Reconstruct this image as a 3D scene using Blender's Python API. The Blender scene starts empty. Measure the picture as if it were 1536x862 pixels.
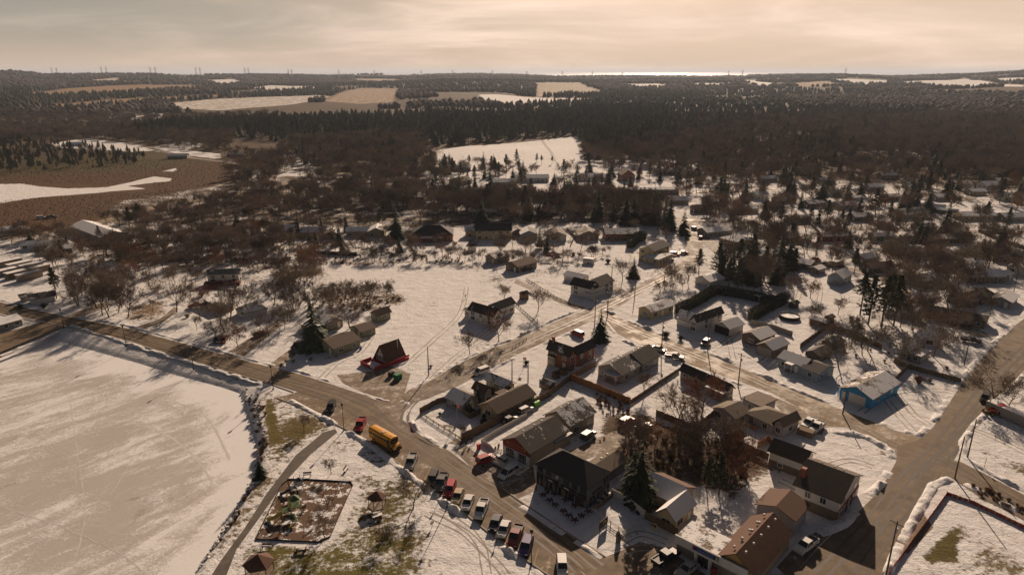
# winter village seen from above, low sun ahead
SKY_TINT = (.36, .275, .235, 1); VEIL = .95; VEIL_L = (3.7, 3.4, 2.85, 1); VEIL_R = (7.9, 6.0, 4.6, 1); HOR_COL = (6.9, 5.1, 3.75, 1); CLOUD_COL = (11.6, 8.8, 7.0, 1)
SUN_E = 5.0; SUN_COL = (1.0, .765, .57); EXPO = .26
HAZE = 0.00005
import bpy, bmesh, math, random
import numpy as np
from mathutils import Vector, Matrix

random.seed(7)
RNG = np.random.default_rng(11)
SC = bpy.context.scene
COL = SC.collection
FPX, TILT, CAMH = 1020.0, math.radians(17.6), 80.0
CT, ST = math.cos(TILT), math.sin(TILT)

# ---------------------------------------------------------------- survey
def P(x, y, z=0.0):
    """photo coordinate -> place on the level z"""
    nx = (x - 768) / FPX; ny = (y - 431) / FPX
    dy = CT - ny * ST; dz = -(ST + ny * CT)
    t = (z - CAMH) / dz
    return (nx * t, dy * t)

RIDGE_U = np.array([-900, 0, 45, 85, 130, 250, 400, 540, 680, 760, 850, 900, 1040, 1090, 1210, 1290, 1400, 1450, 1480, 1536, 2400.])
RIDGE_Z = np.array([66, 68, 62, 76, 52, 52, 44, 46, 56, 47, 40, 35, 35, 42, 52, 40, 50, 68, 78, 72, 66.])

def vnoise(x, y, s, seed):
    x = np.asarray(x, float) / s + seed * 17.3; y = np.asarray(y, float) / s + seed * 7.7
    xi = np.floor(x); yi = np.floor(y); fx = x - xi; fy = y - yi
    fx = fx * fx * (3 - 2 * fx); fy = fy * fy * (3 - 2 * fy)
    def h(a, b):
        v = np.sin(a * 127.1 + b * 311.7 + seed * 74.7) * 43758.5453
        return v - np.floor(v)
    return (h(xi, yi) * (1 - fx) + h(xi + 1, yi) * fx) * (1 - fy) + (h(xi, yi + 1) * (1 - fx) + h(xi + 1, yi + 1) * fx) * fy

def sstep(a, b, x):
    t = np.clip((x - a) / (b - a), 0, 1)
    return t * t * (3 - 2 * t)

ICE_PX = [(-300, 640), (-60, 562), (0, 533), (40, 517), (72, 508), (129, 524), (199, 543), (266, 564), (330, 581), (357, 590), (366, 606), (376, 630),
          (381, 648), (388, 668), (384, 697), (376, 728), (356, 764), (330, 806), (293, 862), (240, 935), (100, 1100), (-600, 1100)]
ICE_Z = -1.8
ICE = np.array([P(x, y, ICE_Z) for x, y in ICE_PX])

def inside(poly, X, Y):
    poly = np.asarray(poly); n = len(poly)
    c = np.zeros(X.shape, bool); j = n - 1
    for i in range(n):
        xi, yi = poly[i]; xj, yj = poly[j]
        k = ((yi > Y) != (yj > Y)) & (X < (xj - xi) * (Y - yi) / (yj - yi + 1e-12) + xi)
        c ^= k; j = i
    return c

def polydist(poly, X, Y, closed=True):
    poly = np.asarray(poly, float); d = np.full(X.shape, 1e9)
    n = len(poly)
    for i in range(n if closed else n - 1):
        a = poly[i]; b = poly[(i + 1) % n]; ab = b - a; L = max(ab @ ab, 1e-9)
        t = np.clip(((X - a[0]) * ab[0] + (Y - a[1]) * ab[1]) / L, 0, 1)
        d = np.minimum(d, np.hypot(X - a[0] - t * ab[0], Y - a[1] - t * ab[1]))
    return d

def terrain(X, Y):
    X = np.asarray(X, float); Y = np.asarray(Y, float)
    r = np.hypot(X, Y)
    u = 768 + FPX * X / np.maximum(Y, 1.0) * 0.953
    rz = np.interp(u, RIDGE_U, RIDGE_Z)
    z = rz * (0.55 * sstep(1000, 3600, r) + 0.45 * sstep(3600, 5200, r))
    z = z + (vnoise(X, Y, 520, 1) - .5) * 16 * sstep(800, 2200, r) + (vnoise(X, Y, 1400, 2) - .5) * 22 * sstep(1500, 3500, r)
    z = z * (1 - sstep(5600, 8200, r)) - 45 * sstep(5600, 9000, r)
    z = z + (vnoise(X, Y, 90, 3) - .5) * 3.0 * sstep(420, 900, r)
    near = (np.abs(X) < 260) & (Y < 300) & (Y > -50)
    if near.any():
        xn, yn = X[near], Y[near]
        d = polydist(ICE, xn, yn); d = np.where(inside(ICE, xn, yn), -d, d)
        k_ = .72 + 1.6 * sstep(148, 168, yn); zz = np.interp(d / k_, [-3, 0, .6, 2.4, 3.3], [ICE_Z - .6, ICE_Z - .02, ICE_Z + .7, -.15, 0.0])
        z = z.copy(); z[near] = z[near] + zz
    return z

def G(x, y):
    """photo coordinate -> place on the terrain"""
    nx = (x - 768) / FPX; ny = (y - 431) / FPX
    d = np.array([nx, CT - ny * ST, -(ST + ny * CT)])
    px, py = P(x, y) if d[2] < -0.002 else (1e9, 1e9)
    if 0 < math.hypot(px, py) < 900: return (px, py)
    t = 700.0
    while t < 9000:
        X, Y = d[0] * t, d[1] * t
        if CAMH + d[2] * t < float(terrain(np.array([X]), np.array([Y]))[0]): break
        t *= 1.008
    return (d[0] * t, d[1] * t)
_g = {}
def GP(pts):
    out = []
    for p in pts:
        if p not in _g: _g[p] = G(*p)
        out.append(_g[p])
    return out

# ---------------------------------------------------------------- mesh tools
class MB:
    def __init__(s): s.v = []; s.f = []; s.m = []
    def add(s, vs, fs, m=0):
        b = len(s.v); s.v += [tuple(v) for v in vs]; s.f += [tuple(i + b for i in f) for f in fs]; s.m += [m] * len(fs); return s
    def box(s, c, d, rz=0, m=0, taper=1.0):
        hx, hy, hz = d[0] / 2, d[1] / 2, d[2] / 2; ca, sa = math.cos(rz), math.sin(rz); vs = []
        for z, k in ((-hz, 1), (hz, taper)):
            for x, y in ((-hx, -hy), (hx, -hy), (hx, hy), (-hx, hy)):
                x *= k; y *= k
                vs.append((c[0] + x * ca - y * sa, c[1] + x * sa + y * ca, c[2] + z))
        return s.add(vs, [(3, 2, 1, 0), (4, 5, 6, 7), (0, 1, 5, 4), (1, 2, 6, 5), (2, 3, 7, 6), (3, 0, 4, 7)], m)
    def prism(s, pts, z0, z1, m=0):
        a = sum(pts[i - 1][0] * pts[i][1] - pts[i][0] * pts[i - 1][1] for i in range(len(pts)))
        if a < 0: pts = pts[::-1]
        n = len(pts)
        return s.add([(x, y, z0) for x, y in pts] + [(x, y, z1) for x, y in pts],
                     [tuple(range(n - 1, -1, -1)), tuple(range(n, 2 * n))] + [(i, (i + 1) % n, (i + 1) % n + n, i + n) for i in range(n)], m)
    def tube(s, pts, rads, k=6, m=0, cap=True):
        pts = [Vector(p) for p in pts]; n = len(pts)
        if isinstance(rads, (int, float)): rads = [rads] * n
        vs = []
        for i, p in enumerate(pts):
            d = (pts[min(i + 1, n - 1)] - pts[max(i - 1, 0)]).normalized()
            a = d.cross(Vector((0, 0, 1)) if abs(d.z) < .9 else Vector((1, 0, 0))).normalized(); b = d.cross(a)
            for j in range(k):
                t = 2 * math.pi * j / k
                vs.append(p + (a * math.cos(t) + b * math.sin(t)) * rads[i])
        fs = [(i * k + j, i * k + (j + 1) % k, (i + 1) * k + (j + 1) % k, (i + 1) * k + j) for i in range(n - 1) for j in range(k)]
        if cap: fs += [tuple(range(k)), tuple((n - 1) * k + j for j in range(k - 1, -1, -1))]
        return s.add(vs, fs, m)
    def cyl(s, c, r, h, k=12, m=0, r2=None, axis='z'):
        r2 = r if r2 is None else r2; vs = []
        for z, q in ((0, r), (h, r2)):
            for j in range(k):
                t = 2 * math.pi * j / k; a, b = q * math.cos(t), q * math.sin(t)
                vs.append((c[0] + a, c[1] + b, c[2] + z) if axis == 'z' else (c[0] + a, c[1] + z, c[2] + b))
        return s.add(vs, [(i, (i + 1) % k, (i + 1) % k + k, i + k) for i in range(k)] + [tuple(range(k - 1, -1, -1)), tuple(range(k, 2 * k))], m)
    def obj(s, name, mat, parent=None, loc=(0, 0, 0), attr=None):
        me = bpy.data.meshes.new(name); me.from_pydata(s.v, [], s.f)
        for q in (mat if isinstance(mat, (list, tuple)) else [mat]): me.materials.append(q)
        if any(s.m): me.polygons.foreach_set('material_index', s.m)
        if attr:
            for an, vals in attr.items():
                a = me.attributes.new(an, 'FLOAT', 'FACE'); a.data.foreach_set('value', np.array(vals, np.float32))
        me.update(); o = bpy.data.objects.new(name, me); COL.objects.link(o)
        o.location = loc
        if parent: o.parent = parent
        return o

def tag(o, label, cat, group=None, kind=None):
    if label: o['label'] = label
    if cat: o['category'] = cat
    if group: o['group'] = group
    if kind: o['kind'] = kind
    return o
def thing(name, label, cat, loc=(0, 0, 0), rz=0, group=None):
    o = bpy.data.objects.new(name, None); COL.objects.link(o); o.location = loc; o.rotation_euler = (0, 0, rz)
    o.empty_display_size = .3
    return tag(o, label, cat, group)
def kids(o): return [c for c in bpy.data.objects if c.parent == o]
KID = {}
def copy_thing(src, loc, rz=None, label=None, group=None, scale=None):
    if src.name not in KID: KID[src.name] = [(c, kids(c)) for c in kids(src)]
    r = src.copy(); COL.objects.link(r); r.location = loc
    if rz is not None: r.rotation_euler = (0, 0, rz)
    if scale: r.scale = scale if isinstance(scale, tuple) else (scale,) * 3
    if label: r['label'] = label
    if group: r['group'] = group
    for c, gs in KID[src.name]:
        d = c.copy(); COL.objects.link(d); d.parent = r
        for g in gs:
            e = g.copy(); COL.objects.link(e); e.parent = d
    return r

# ---------------------------------------------------------------- materials
class NT:
    def __init__(s, name, world=False):
        s.m = bpy.data.materials.new(name); s.m.use_nodes = True; s.t = s.m.node_tree; s.t.nodes.clear()
        s.out = s.n('ShaderNodeOutputMaterial'); s.p = s.n('ShaderNodeBsdfPrincipled'); s.l(s.p.outputs[0], s.out.inputs[0])
        s.p.inputs['Specular IOR Level'].default_value = .25
    def n(s, t, **k):
        o = s.t.nodes.new(t)
        for a, b in k.items(): setattr(o, a, b)
        return o
    def l(s, a, b): s.t.links.new(a, b)
    def val(s, i, v):
        if isinstance(v, (int, float)): i.default_value = v
        elif isinstance(v, tuple): i.default_value = v if len(v) == 4 else v + (1,)
        else: s.l(v, i)
    def pos(s, scale=(1, 1, 1), rot=0, obj=False):
        g = s.n('ShaderNodeTexCoord').outputs['Object'] if obj else s.n('ShaderNodeNewGeometry').outputs['Position']
        if scale == (1, 1, 1) and not rot: return g
        m = s.n('ShaderNodeMapping', vector_type='TEXTURE'); s.l(g, m.inputs[0]); m.inputs['Scale'].default_value = tuple(1 / c for c in scale); m.inputs['Rotation'].default_value = (0, 0, rot)
        return m.outputs[0]
    def noise(s, vec, sc, det=4, rough=.6, dist=0):
        n = s.n('ShaderNodeTexNoise'); s.l(vec, n.inputs['Vector']); n.inputs['Scale'].default_value = sc
        n.inputs['Detail'].default_value = det; n.inputs['Roughness'].default_value = rough; n.inputs['Distortion'].default_value = dist
        return n.outputs['Fac']
    def math(s, op, a, b=0, c=None, clamp=False):
        m = s.n('ShaderNodeMath', operation=op, use_clamp=clamp); s.val(m.inputs[0], a); s.val(m.inputs[1], b)
        if c is not None: s.val(m.inputs[2], c)
        return m.outputs[0]
    def mix(s, f, a, b, mode='MIX'):
        m = s.n('ShaderNodeMix', data_type='RGBA', blend_type=mode); s.val(m.inputs[0], f); s.val(m.inputs[6], a); s.val(m.inputs[7], b)
        return m.outputs[2]
    def ramp(s, f, lo, hi):
        m = s.n('ShaderNodeMapRange', interpolation_type='SMOOTHSTEP'); s.val(m.inputs[0], f); m.inputs[1].default_value = lo; m.inputs[2].default_value = hi
        return m.outputs[0]
    def attr(s, name, out='Fac'):
        a = s.n('ShaderNodeAttribute'); a.attribute_name = name; return a.outputs[out]
    def bump(s, h, st=.3, d=.1):
        b = s.n('ShaderNodeBump'); s.l(h, b.inputs['Height']); b.inputs['Strength'].default_value = st; b.inputs['Distance'].default_value = d
        s.l(b.outputs[0], s.p.inputs['Normal'])
    def base(s, c): s.val(s.p.inputs['Base Color'], c)
    def rough(s, r): s.val(s.p.inputs['Roughness'], r)

def pmat(name, col, rough=.7, var=.25, sc=1.5, metal=0, spec=.25, bump=0, each=0):
    t = NT(name); v = t.noise(t.pos(), sc, 3); d = tuple(c * (1 - var) for c in col); u = tuple(min(1, c * (1 + var * .6)) for c in col)
    c = t.mix(v, d, u)
    if each:
        oi = t.n('ShaderNodeObjectInfo'); hs = t.n('ShaderNodeHueSaturation'); t.l(c, hs.inputs['Color']); t.l(t.math('MULTIPLY_ADD', oi.outputs['Random'], 2 * each, 1 - each), hs.inputs['Value']); t.l(t.math('MULTIPLY_ADD', t.math('FRACT', t.math('MULTIPLY', oi.outputs['Random'], 7.3)), .05, .475), hs.inputs['Hue']); c = hs.outputs[0]
    t.base(c); t.rough(rough); t.p.inputs['Metallic'].default_value = metal; t.p.inputs['Specular IOR Level'].default_value = spec
    if bump: t.bump(v, bump, .03)
    return t.m

SNOW = (.76, .745, .73)
def ground_mat():
    t = NT('snowy_ground'); p = t.pos()
    n1 = t.noise(p, .09, 6, .62); n2 = t.noise(p, .9, 6, .65); n3 = t.noise(p, 5, 4, .7)
    stre = t.noise(t.pos((.35, 1.6, 1), .5), .35, 5, .65)
    n = t.math('ADD', t.math('ADD', t.math('MULTIPLY', n1, .34), t.math('MULTIPLY', n2, .34)), t.math('ADD', t.math('MULTIPLY', n3, .14), t.math('MULTIPLY', stre, .18)))
    s = t.attr('snow')
    f = t.math('ADD', t.math('MULTIPLY', t.math('SUBTRACT', s, .5), .36), t.math('SUBTRACT', n, .5))
    f = t.ramp(f, -.035, .035)
    bare = t.mix(t.noise(p, .5, 6, .7), t.mix(1.0, t.attr('bare', 'Color'), (.62, .6, .58), 'MULTIPLY'), t.mix(1.0, t.attr('bare', 'Color'), (1.4, 1.35, 1.25), 'MULTIPLY'))
    dirt = t.ramp(t.noise(p, .22, 6, .7), .42, .75)
    sn = t.mix(t.math('MULTIPLY', dirt, .5), SNOW, (.47, .44, .40))
    sn = t.mix(t.math('MULTIPLY', t.ramp(t.noise(p, 1.7, 5, .75),   .53, .68), .55), sn, (.36, .32, .26))
    t.base(t.mix(f, bare, sn)); t.rough(.92)
    t.p.inputs['Specular IOR Level'].default_value = .06
    h = t.math('ADD', t.math('MULTIPLY', t.noise(p, .35, 5, .6), 1.0), t.math('MULTIPLY', t.noise(p, 2.2, 5, .65), .32))
    h = t.math('ADD', h, t.math('MULTIPLY', f, .12))
    t.bump(h, .8, .55)
    return t.m
def road_mat(name, dark, light, wet=0, ang=0.0, snowy=0.0):
    t = NT(name); p = t.pos(); str_ = t.noise(t.pos((.06, 1.1, 1), ang), 1.0, 5, .6); n = t.noise(p, .35, 6, .65); f = t.noise(p, 4, 4, .7)
    m = t.math('ADD', t.math('MULTIPLY', str_, .28), t.math('ADD', t.math('MULTIPLY', n, .57), t.math('MULTIPLY', f, .15)))
    c = t.mix(t.ramp(m, .36, .64), dark, light)
    if snowy: c = t.mix(t.math('MULTIPLY', t.ramp(t.math('ADD', t.math('MULTIPLY', n, .5), t.math('MULTIPLY', t.noise(p, 1.2, 5, .7), .5)), .55 - snowy * .12, .62), .85), c, (.5, .47, .43))
    t.base(c)
    if wet:
        t.rough(t.math('SUBTRACT', .85, t.math('MULTIPLY', t.ramp(t.noise(p, .16, 5, .6), .42, .6), wet * .7))); t.p.inputs['Specular IOR Level'].default_value = .3
    else: t.rough(.8)
    t.bump(t.math('ADD', f, n), .35, .05)
    return t.m
def ice_mat():
    t = NT('pond_ice'); p = t.pos()
    a = t.noise(t.pos((.6, 1, 1), 1.0), .05, 8, .68, 1.2); b = t.noise(t.pos((.45, 1.5, 1), .85), .20, 7, .72, .6); c = t.noise(p, 1.6, 5, .75)
    m = t.math('ADD', t.math('MULTIPLY', a, .44), t.math('ADD', t.math('MULTIPLY', b, .38), t.math('MULTIPLY', c, .18)))
    m = t.math('ADD', m, t.math('MULTIPLY', t.attr('edge'), .14))
    f = t.ramp(m, .455, .575)
    g = t.mix(t.noise(p, .12, 6, .7), (.42, .39, .345), (.54, .505, .455))
    dk = t.ramp(t.noise(t.pos((.6, 1, 1), .7), .085, 8, .72, 1.5), .58, .70)
    g = t.mix(t.math('MULTIPLY', dk, .6), g, (.24, .21, .175))
    v = t.n('ShaderNodeTexVoronoi', feature='DISTANCE_TO_EDGE'); nz = t.n('ShaderNodeVectorMath', operation='ADD'); nn = t.n('ShaderNodeTexNoise'); t.l(p, nn.inputs['Vector']); nn.inputs['Scale'].default_value = .12; nn.inputs['Detail'].default_value = 6
    sc = t.n('ShaderNodeVectorMath', operation='SCALE'); t.l(nn.outputs['Color'], sc.inputs[0]); sc.inputs['Scale'].default_value = 16; t.l(p, nz.inputs[0]); t.l(sc.outputs[0], nz.inputs[1]); t.l(nz.outputs[0], v.inputs['Vector']); v.inputs['Scale'].default_value = .035
    cr = t.math('LESS_THAN', v.outputs['Distance'], .0045)
    col = t.mix(f, g, SNOW); col = t.mix(t.math('MULTIPLY', cr, .45), col, (.66, .64, .61))
    t.base(col); t.rough(t.math('ADD', .5, t.math('MULTIPLY', f, .35))); t.p.inputs['Specular IOR Level'].default_value = .2
    t.bump(t.math('ADD', f, t.math('MULTIPLY', c, .6)), .4, .15)
    return t.m
def roof_mat(name, col, stripe=0):
    t = NT(name); p = t.pos(); s = t.attr('snow')
    n = t.math('ADD', t.math('MULTIPLY', t.noise(p, .32, 5, .6), .6), t.math('MULTIPLY', t.noise(p, 2.2, 5, .7), .4))
    f = t.ramp(t.math('ADD', t.math('MULTIPLY', t.math('SUBTRACT', s, .5), .62), t.math('SUBTRACT', n, .5)), -.03, .05)
    br = t.noise(t.pos((.5, .5, 6)), 4.0, 3, .6)
    k = t.math('ADD', t.math('MULTIPLY', br, .5), t.math('MULTIPLY', t.noise(p, .5, 4, .6), .5))
    b = t.mix(k, tuple(c * .62 for c in col), tuple(c * 1.35 for c in col))
    t.base(t.mix(f, b, SNOW)); t.rough(.85)
    t.p.inputs['Specular IOR Level'].default_value = .3
    t.bump(t.math('ADD', t.math('MULTIPLY', f, 1.0), t.math('MULTIPLY', br, .3)), .5, .12)
    return t.m
def siding_mat(name, col, brick=False):
    t = NT(name); p = t.pos()
    if brick:
        b = t.n('ShaderNodeTexBrick'); t.l(t.pos((1, 1, 1), 0), b.inputs['Vector']); b.inputs['Scale'].default_value = 3
        base = t.mix(t.noise(p, 3, 3), tuple(c * .7 for c in col), tuple(c * 1.25 for c in col)); t.base(base)
    else:
        w = t.n('ShaderNodeTexWave', wave_type='BANDS', bands_direction='Z'); t.l(p, w.inputs['Vector']); w.inputs['Scale'].default_value = 2.2
        w.inputs['Distortion'].default_value = 0
        c1 = t.mix(t.noise(p, .6, 4, .65), tuple(c * .8 for c in col), tuple(min(1, c * 1.1) for c in col))
        t.base(c1); t.bump(w.outputs['Fac'], .4, .03)
    t.rough(.7); return t.m
M = {}
def mat(key, fn, *a, **k):
    if key not in M: M[key] = fn(key, *a, **k)
    return M[key]
M['ground'] = ground_mat(); M['ice'] = ice_mat()
M['road'] = road_mat('salted_asphalt', (.10, .07, .04), (.20, .142, .083), .12, math.radians(48))
M['road_side'] = road_mat('gritty_asphalt', (.10, .07, .045), (.225, .168, .108), .2, math.radians(-50), .25)
M['road_third'] = road_mat('wet_slushy_road', (.12, .083, .046), (.28, .20, .115), .3, math.radians(55), .2)
M['road_right'] = road_mat('worn_wide_road', (.105, .076, .048), (.20, .148, .093), .1, math.radians(-43))
M['lot'] = road_mat('parking_lane_asphalt', (.11, .078, .048), (.225, .165, .105), .1, math.radians(48), .05)
M['yard'] = road_mat('muddy_gravel', (.125, .088, .058), (.24, .18, .12), 0, .4, .55)
M['path'] = road_mat('dark_path_asphalt', (.075, .062, .05), (.13, .108, .086), 0, 0.5)
M['glass'] = pmat('dark_window_glass', (.02, .022, .025), .12, .3, 1, 0, .6)
M['trim'] = pmat('white_trim', (.66, .64, .6), .6, .1)
M['wood'] = pmat('weathered_fence_wood', (.17, .115, .07), .85, .45, 3, bump=.3)
M['cedar'] = pmat('fresh_cedar_boards', (.36, .17, .065), .8, .4, 3, bump=.3)
M['black'] = pmat('black_metal', (.02, .02, .02), .5, .2)
M['pole'] = pmat('creosote_pole_wood', (.12, .085, .06), .85, .3, 4)
M['rubber'] = pmat('tyre_rubber', (.018, .018, .018), .8, .2)
M['chrome'] = pmat('bright_metal', (.6, .6, .6), .3, .1, 2, .8)
M['brick'] = siding_mat('red_brick_wall', (.25, .085, .045), True)
M['snowy'] = pmat('settled_snow', SNOW, .7, .12, 1.5, bump=.5)
M['bark'] = pmat('grey_brown_bark', (.13, .092, .065), .9, .4, 3)
M['twig'] = pmat('red_brown_twigs', (.205, .155, .115), .9, .35, .15, each=.45)
M['rustleaf'] = pmat('rusty_brown_twigs', (.22, .115, .055), .9, .35, .3, each=.3)
M['needle'] = pmat('dark_green_needles', (.048, .064, .028), .8, .5, .25, each=.4)
M['needle2'] = pmat('olive_green_needles', (.088, .094, .034), .8, .5, .25, each=.35)
M['hedge'] = pmat('cedar_hedge_green', (.045, .05, .022), .85, .5, .8)
# ---------------------------------------------------------------- world, sun, camera
SUN_AZ, SUN_EL = math.radians(12.0), math.radians(23.0)    # azimuth to the right of the view direction (+Y)
w = bpy.data.worlds.new('World'); SC.world = w; w.use_nodes = True; wt = w.node_tree; wt.nodes.clear()
wo = wt.nodes.new('ShaderNodeOutputWorld'); bg = wt.nodes.new('ShaderNodeBackground'); wt.links.new(bg.outputs[0], wo.inputs[0])
sky = wt.nodes.new('ShaderNodeTexSky'); sky.sky_type = 'NISHITA'; sky.sun_disc = False; sky.sun_elevation = SUN_EL; sky.sun_rotation = SUN_AZ
sky.air_density = 1.0; sky.dust_density = 2.0; sky.ozone_density = 1.0; sky.altitude = 200
bg.inputs[1].default_value = .085
def wn(t, **k):
    o = wt.nodes.new(t)
    for a, b in k.items(): setattr(o, a, b)
    return o
tc = wn('ShaderNodeTexCoord')
def wnoise(scale, sc, det, rough, rot=(0, 0, 0)):
    mp = wn('ShaderNodeMapping'); wt.links.new(tc.outputs['Generated'], mp.inputs[0]); mp.inputs['Scale'].default_value = scale; mp.inputs['Rotation'].default_value = rot
    n = wn('ShaderNodeTexNoise'); wt.links.new(mp.outputs[0], n.inputs['Vector']); n.inputs['Scale'].default_value = sc; n.inputs['Detail'].default_value = det
    n.inputs['Roughness'].default_value = rough; n.inputs['Distortion'].default_value = .4
    return n.outputs['Fac']
def wmix(f, a, b, mode='MIX'):
    m = wn('ShaderNodeMix', data_type='RGBA', blend_type=mode)
    for i, v in ((0, f), (6, a), (7, b)):
        if isinstance(v, (int, float)): m.inputs[i].default_value = v
        elif isinstance(v, tuple): m.inputs[i].default_value = v
        else: wt.links.new(v, m.inputs[i])
    return m.outputs[2]
def wramp(f, a, b, c=0.0, d=1.0):
    m = wn('ShaderNodeMapRange', interpolation_type='SMOOTHSTEP'); wt.links.new(f, m.inputs[0])
    for i, v in ((1, a), (2, b), (3, c), (4, d)): m.inputs[i].default_value = v
    return m.outputs[0]
cir = wramp(wnoise((1.0, .8, 7.0), 2.6, 8, .60, (0, .16, .25)), .38, .80)
sep = wn('ShaderNodeSeparateXYZ'); wt.links.new(tc.outputs['Generated'], sep.inputs[0])
side = wramp(sep.outputs['X'], -.60, .25)
hor = wramp(sep.outputs['Z'], -.01, .06)
low0 = wramp(sep.outputs['Z'], .06, .24, 1.0, 0.0)
ahead = wramp(sep.outputs['Y'], -.25, .45, .35, 1.0)
def wmul(a, b):
    m = wn('ShaderNodeMath', operation='MULTIPLY')
    for i, v in ((0, a), (1, b)):
        if isinstance(v, float): m.inputs[i].default_value = v
        else: wt.links.new(v, m.inputs[i])
    return m.outputs[0]
low = wmul(low0, ahead)
base = wmix(1.0, sky.outputs[0], SKY_TINT, 'MULTIPLY')
vcol = wmix(hor, HOR_COL, wmix(side, VEIL_L, VEIL_R))
veil = wmix(wmul(low, VEIL), base, vcol)
cl = wmix(wmul(wmul(cir, low), wramp(sep.outputs['X'], -.62, .1, .30, 1.0)), veil, CLOUD_COL)
cl = wmix(wmul(wramp(sep.outputs['Z'], -.02, -.08), 1.0), cl, (1.2, 1.0, .8, 1))
wt.links.new(cl, bg.inputs[0])

sl = bpy.data.lights.new('sun', 'SUN'); sl.energy = SUN_E; sl.angle = math.radians(.6); sl.color = SUN_COL
so = bpy.data.objects.new('sun', sl); COL.objects.link(so); so.location = (0, 0, 300)
sd = Vector((math.sin(SUN_AZ) * math.cos(SUN_EL), math.cos(SUN_AZ) * math.cos(SUN_EL), math.sin(SUN_EL)))
so.rotation_euler = sd.to_track_quat('Z', 'Y').to_euler()

cam = bpy.data.cameras.new('camera'); co = bpy.data.objects.new('camera', cam); COL.objects.link(co); SC.camera = co
co.location = (0, 0, CAMH); co.rotation_euler = (math.pi / 2 - TILT, 0, 0)
cam.sensor_width = 36; cam.lens = 36 * FPX / 1536; cam.clip_start = .5; cam.clip_end = 90000
vs = SC.view_settings; vs.view_transform = 'Standard'; vs.look = 'None'; vs.exposure = EXPO; vs.gamma = 1; vs.use_curve_mapping = False
SC.render.engine = 'CYCLES'; cy = SC.cycles; cy.use_denoising = True; cy.max_bounces = 4; cy.diffuse_bounces = 2; cy.glossy_bounces = 2
cy.transmission_bounces = 2; cy.volume_bounces = 0; cy.transparent_max_bounces = 4; cy.use_adaptive_sampling = True; cy.adaptive_threshold = .02
cy.sample_clamp_indirect = 4

# ---------------------------------------------------------------- terrain
GRASS = (.10, .085, .038); MULCH = (.13, .08, .05); MUD = (.16, .125, .09); LITTER = (.10, .072, .05); MARSH = (.10, .062, .038)
TILLED = (.27, .185, .115); GREEN = (.115, .092, .034); PINEFLOOR = (.05, .045, .03)
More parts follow.
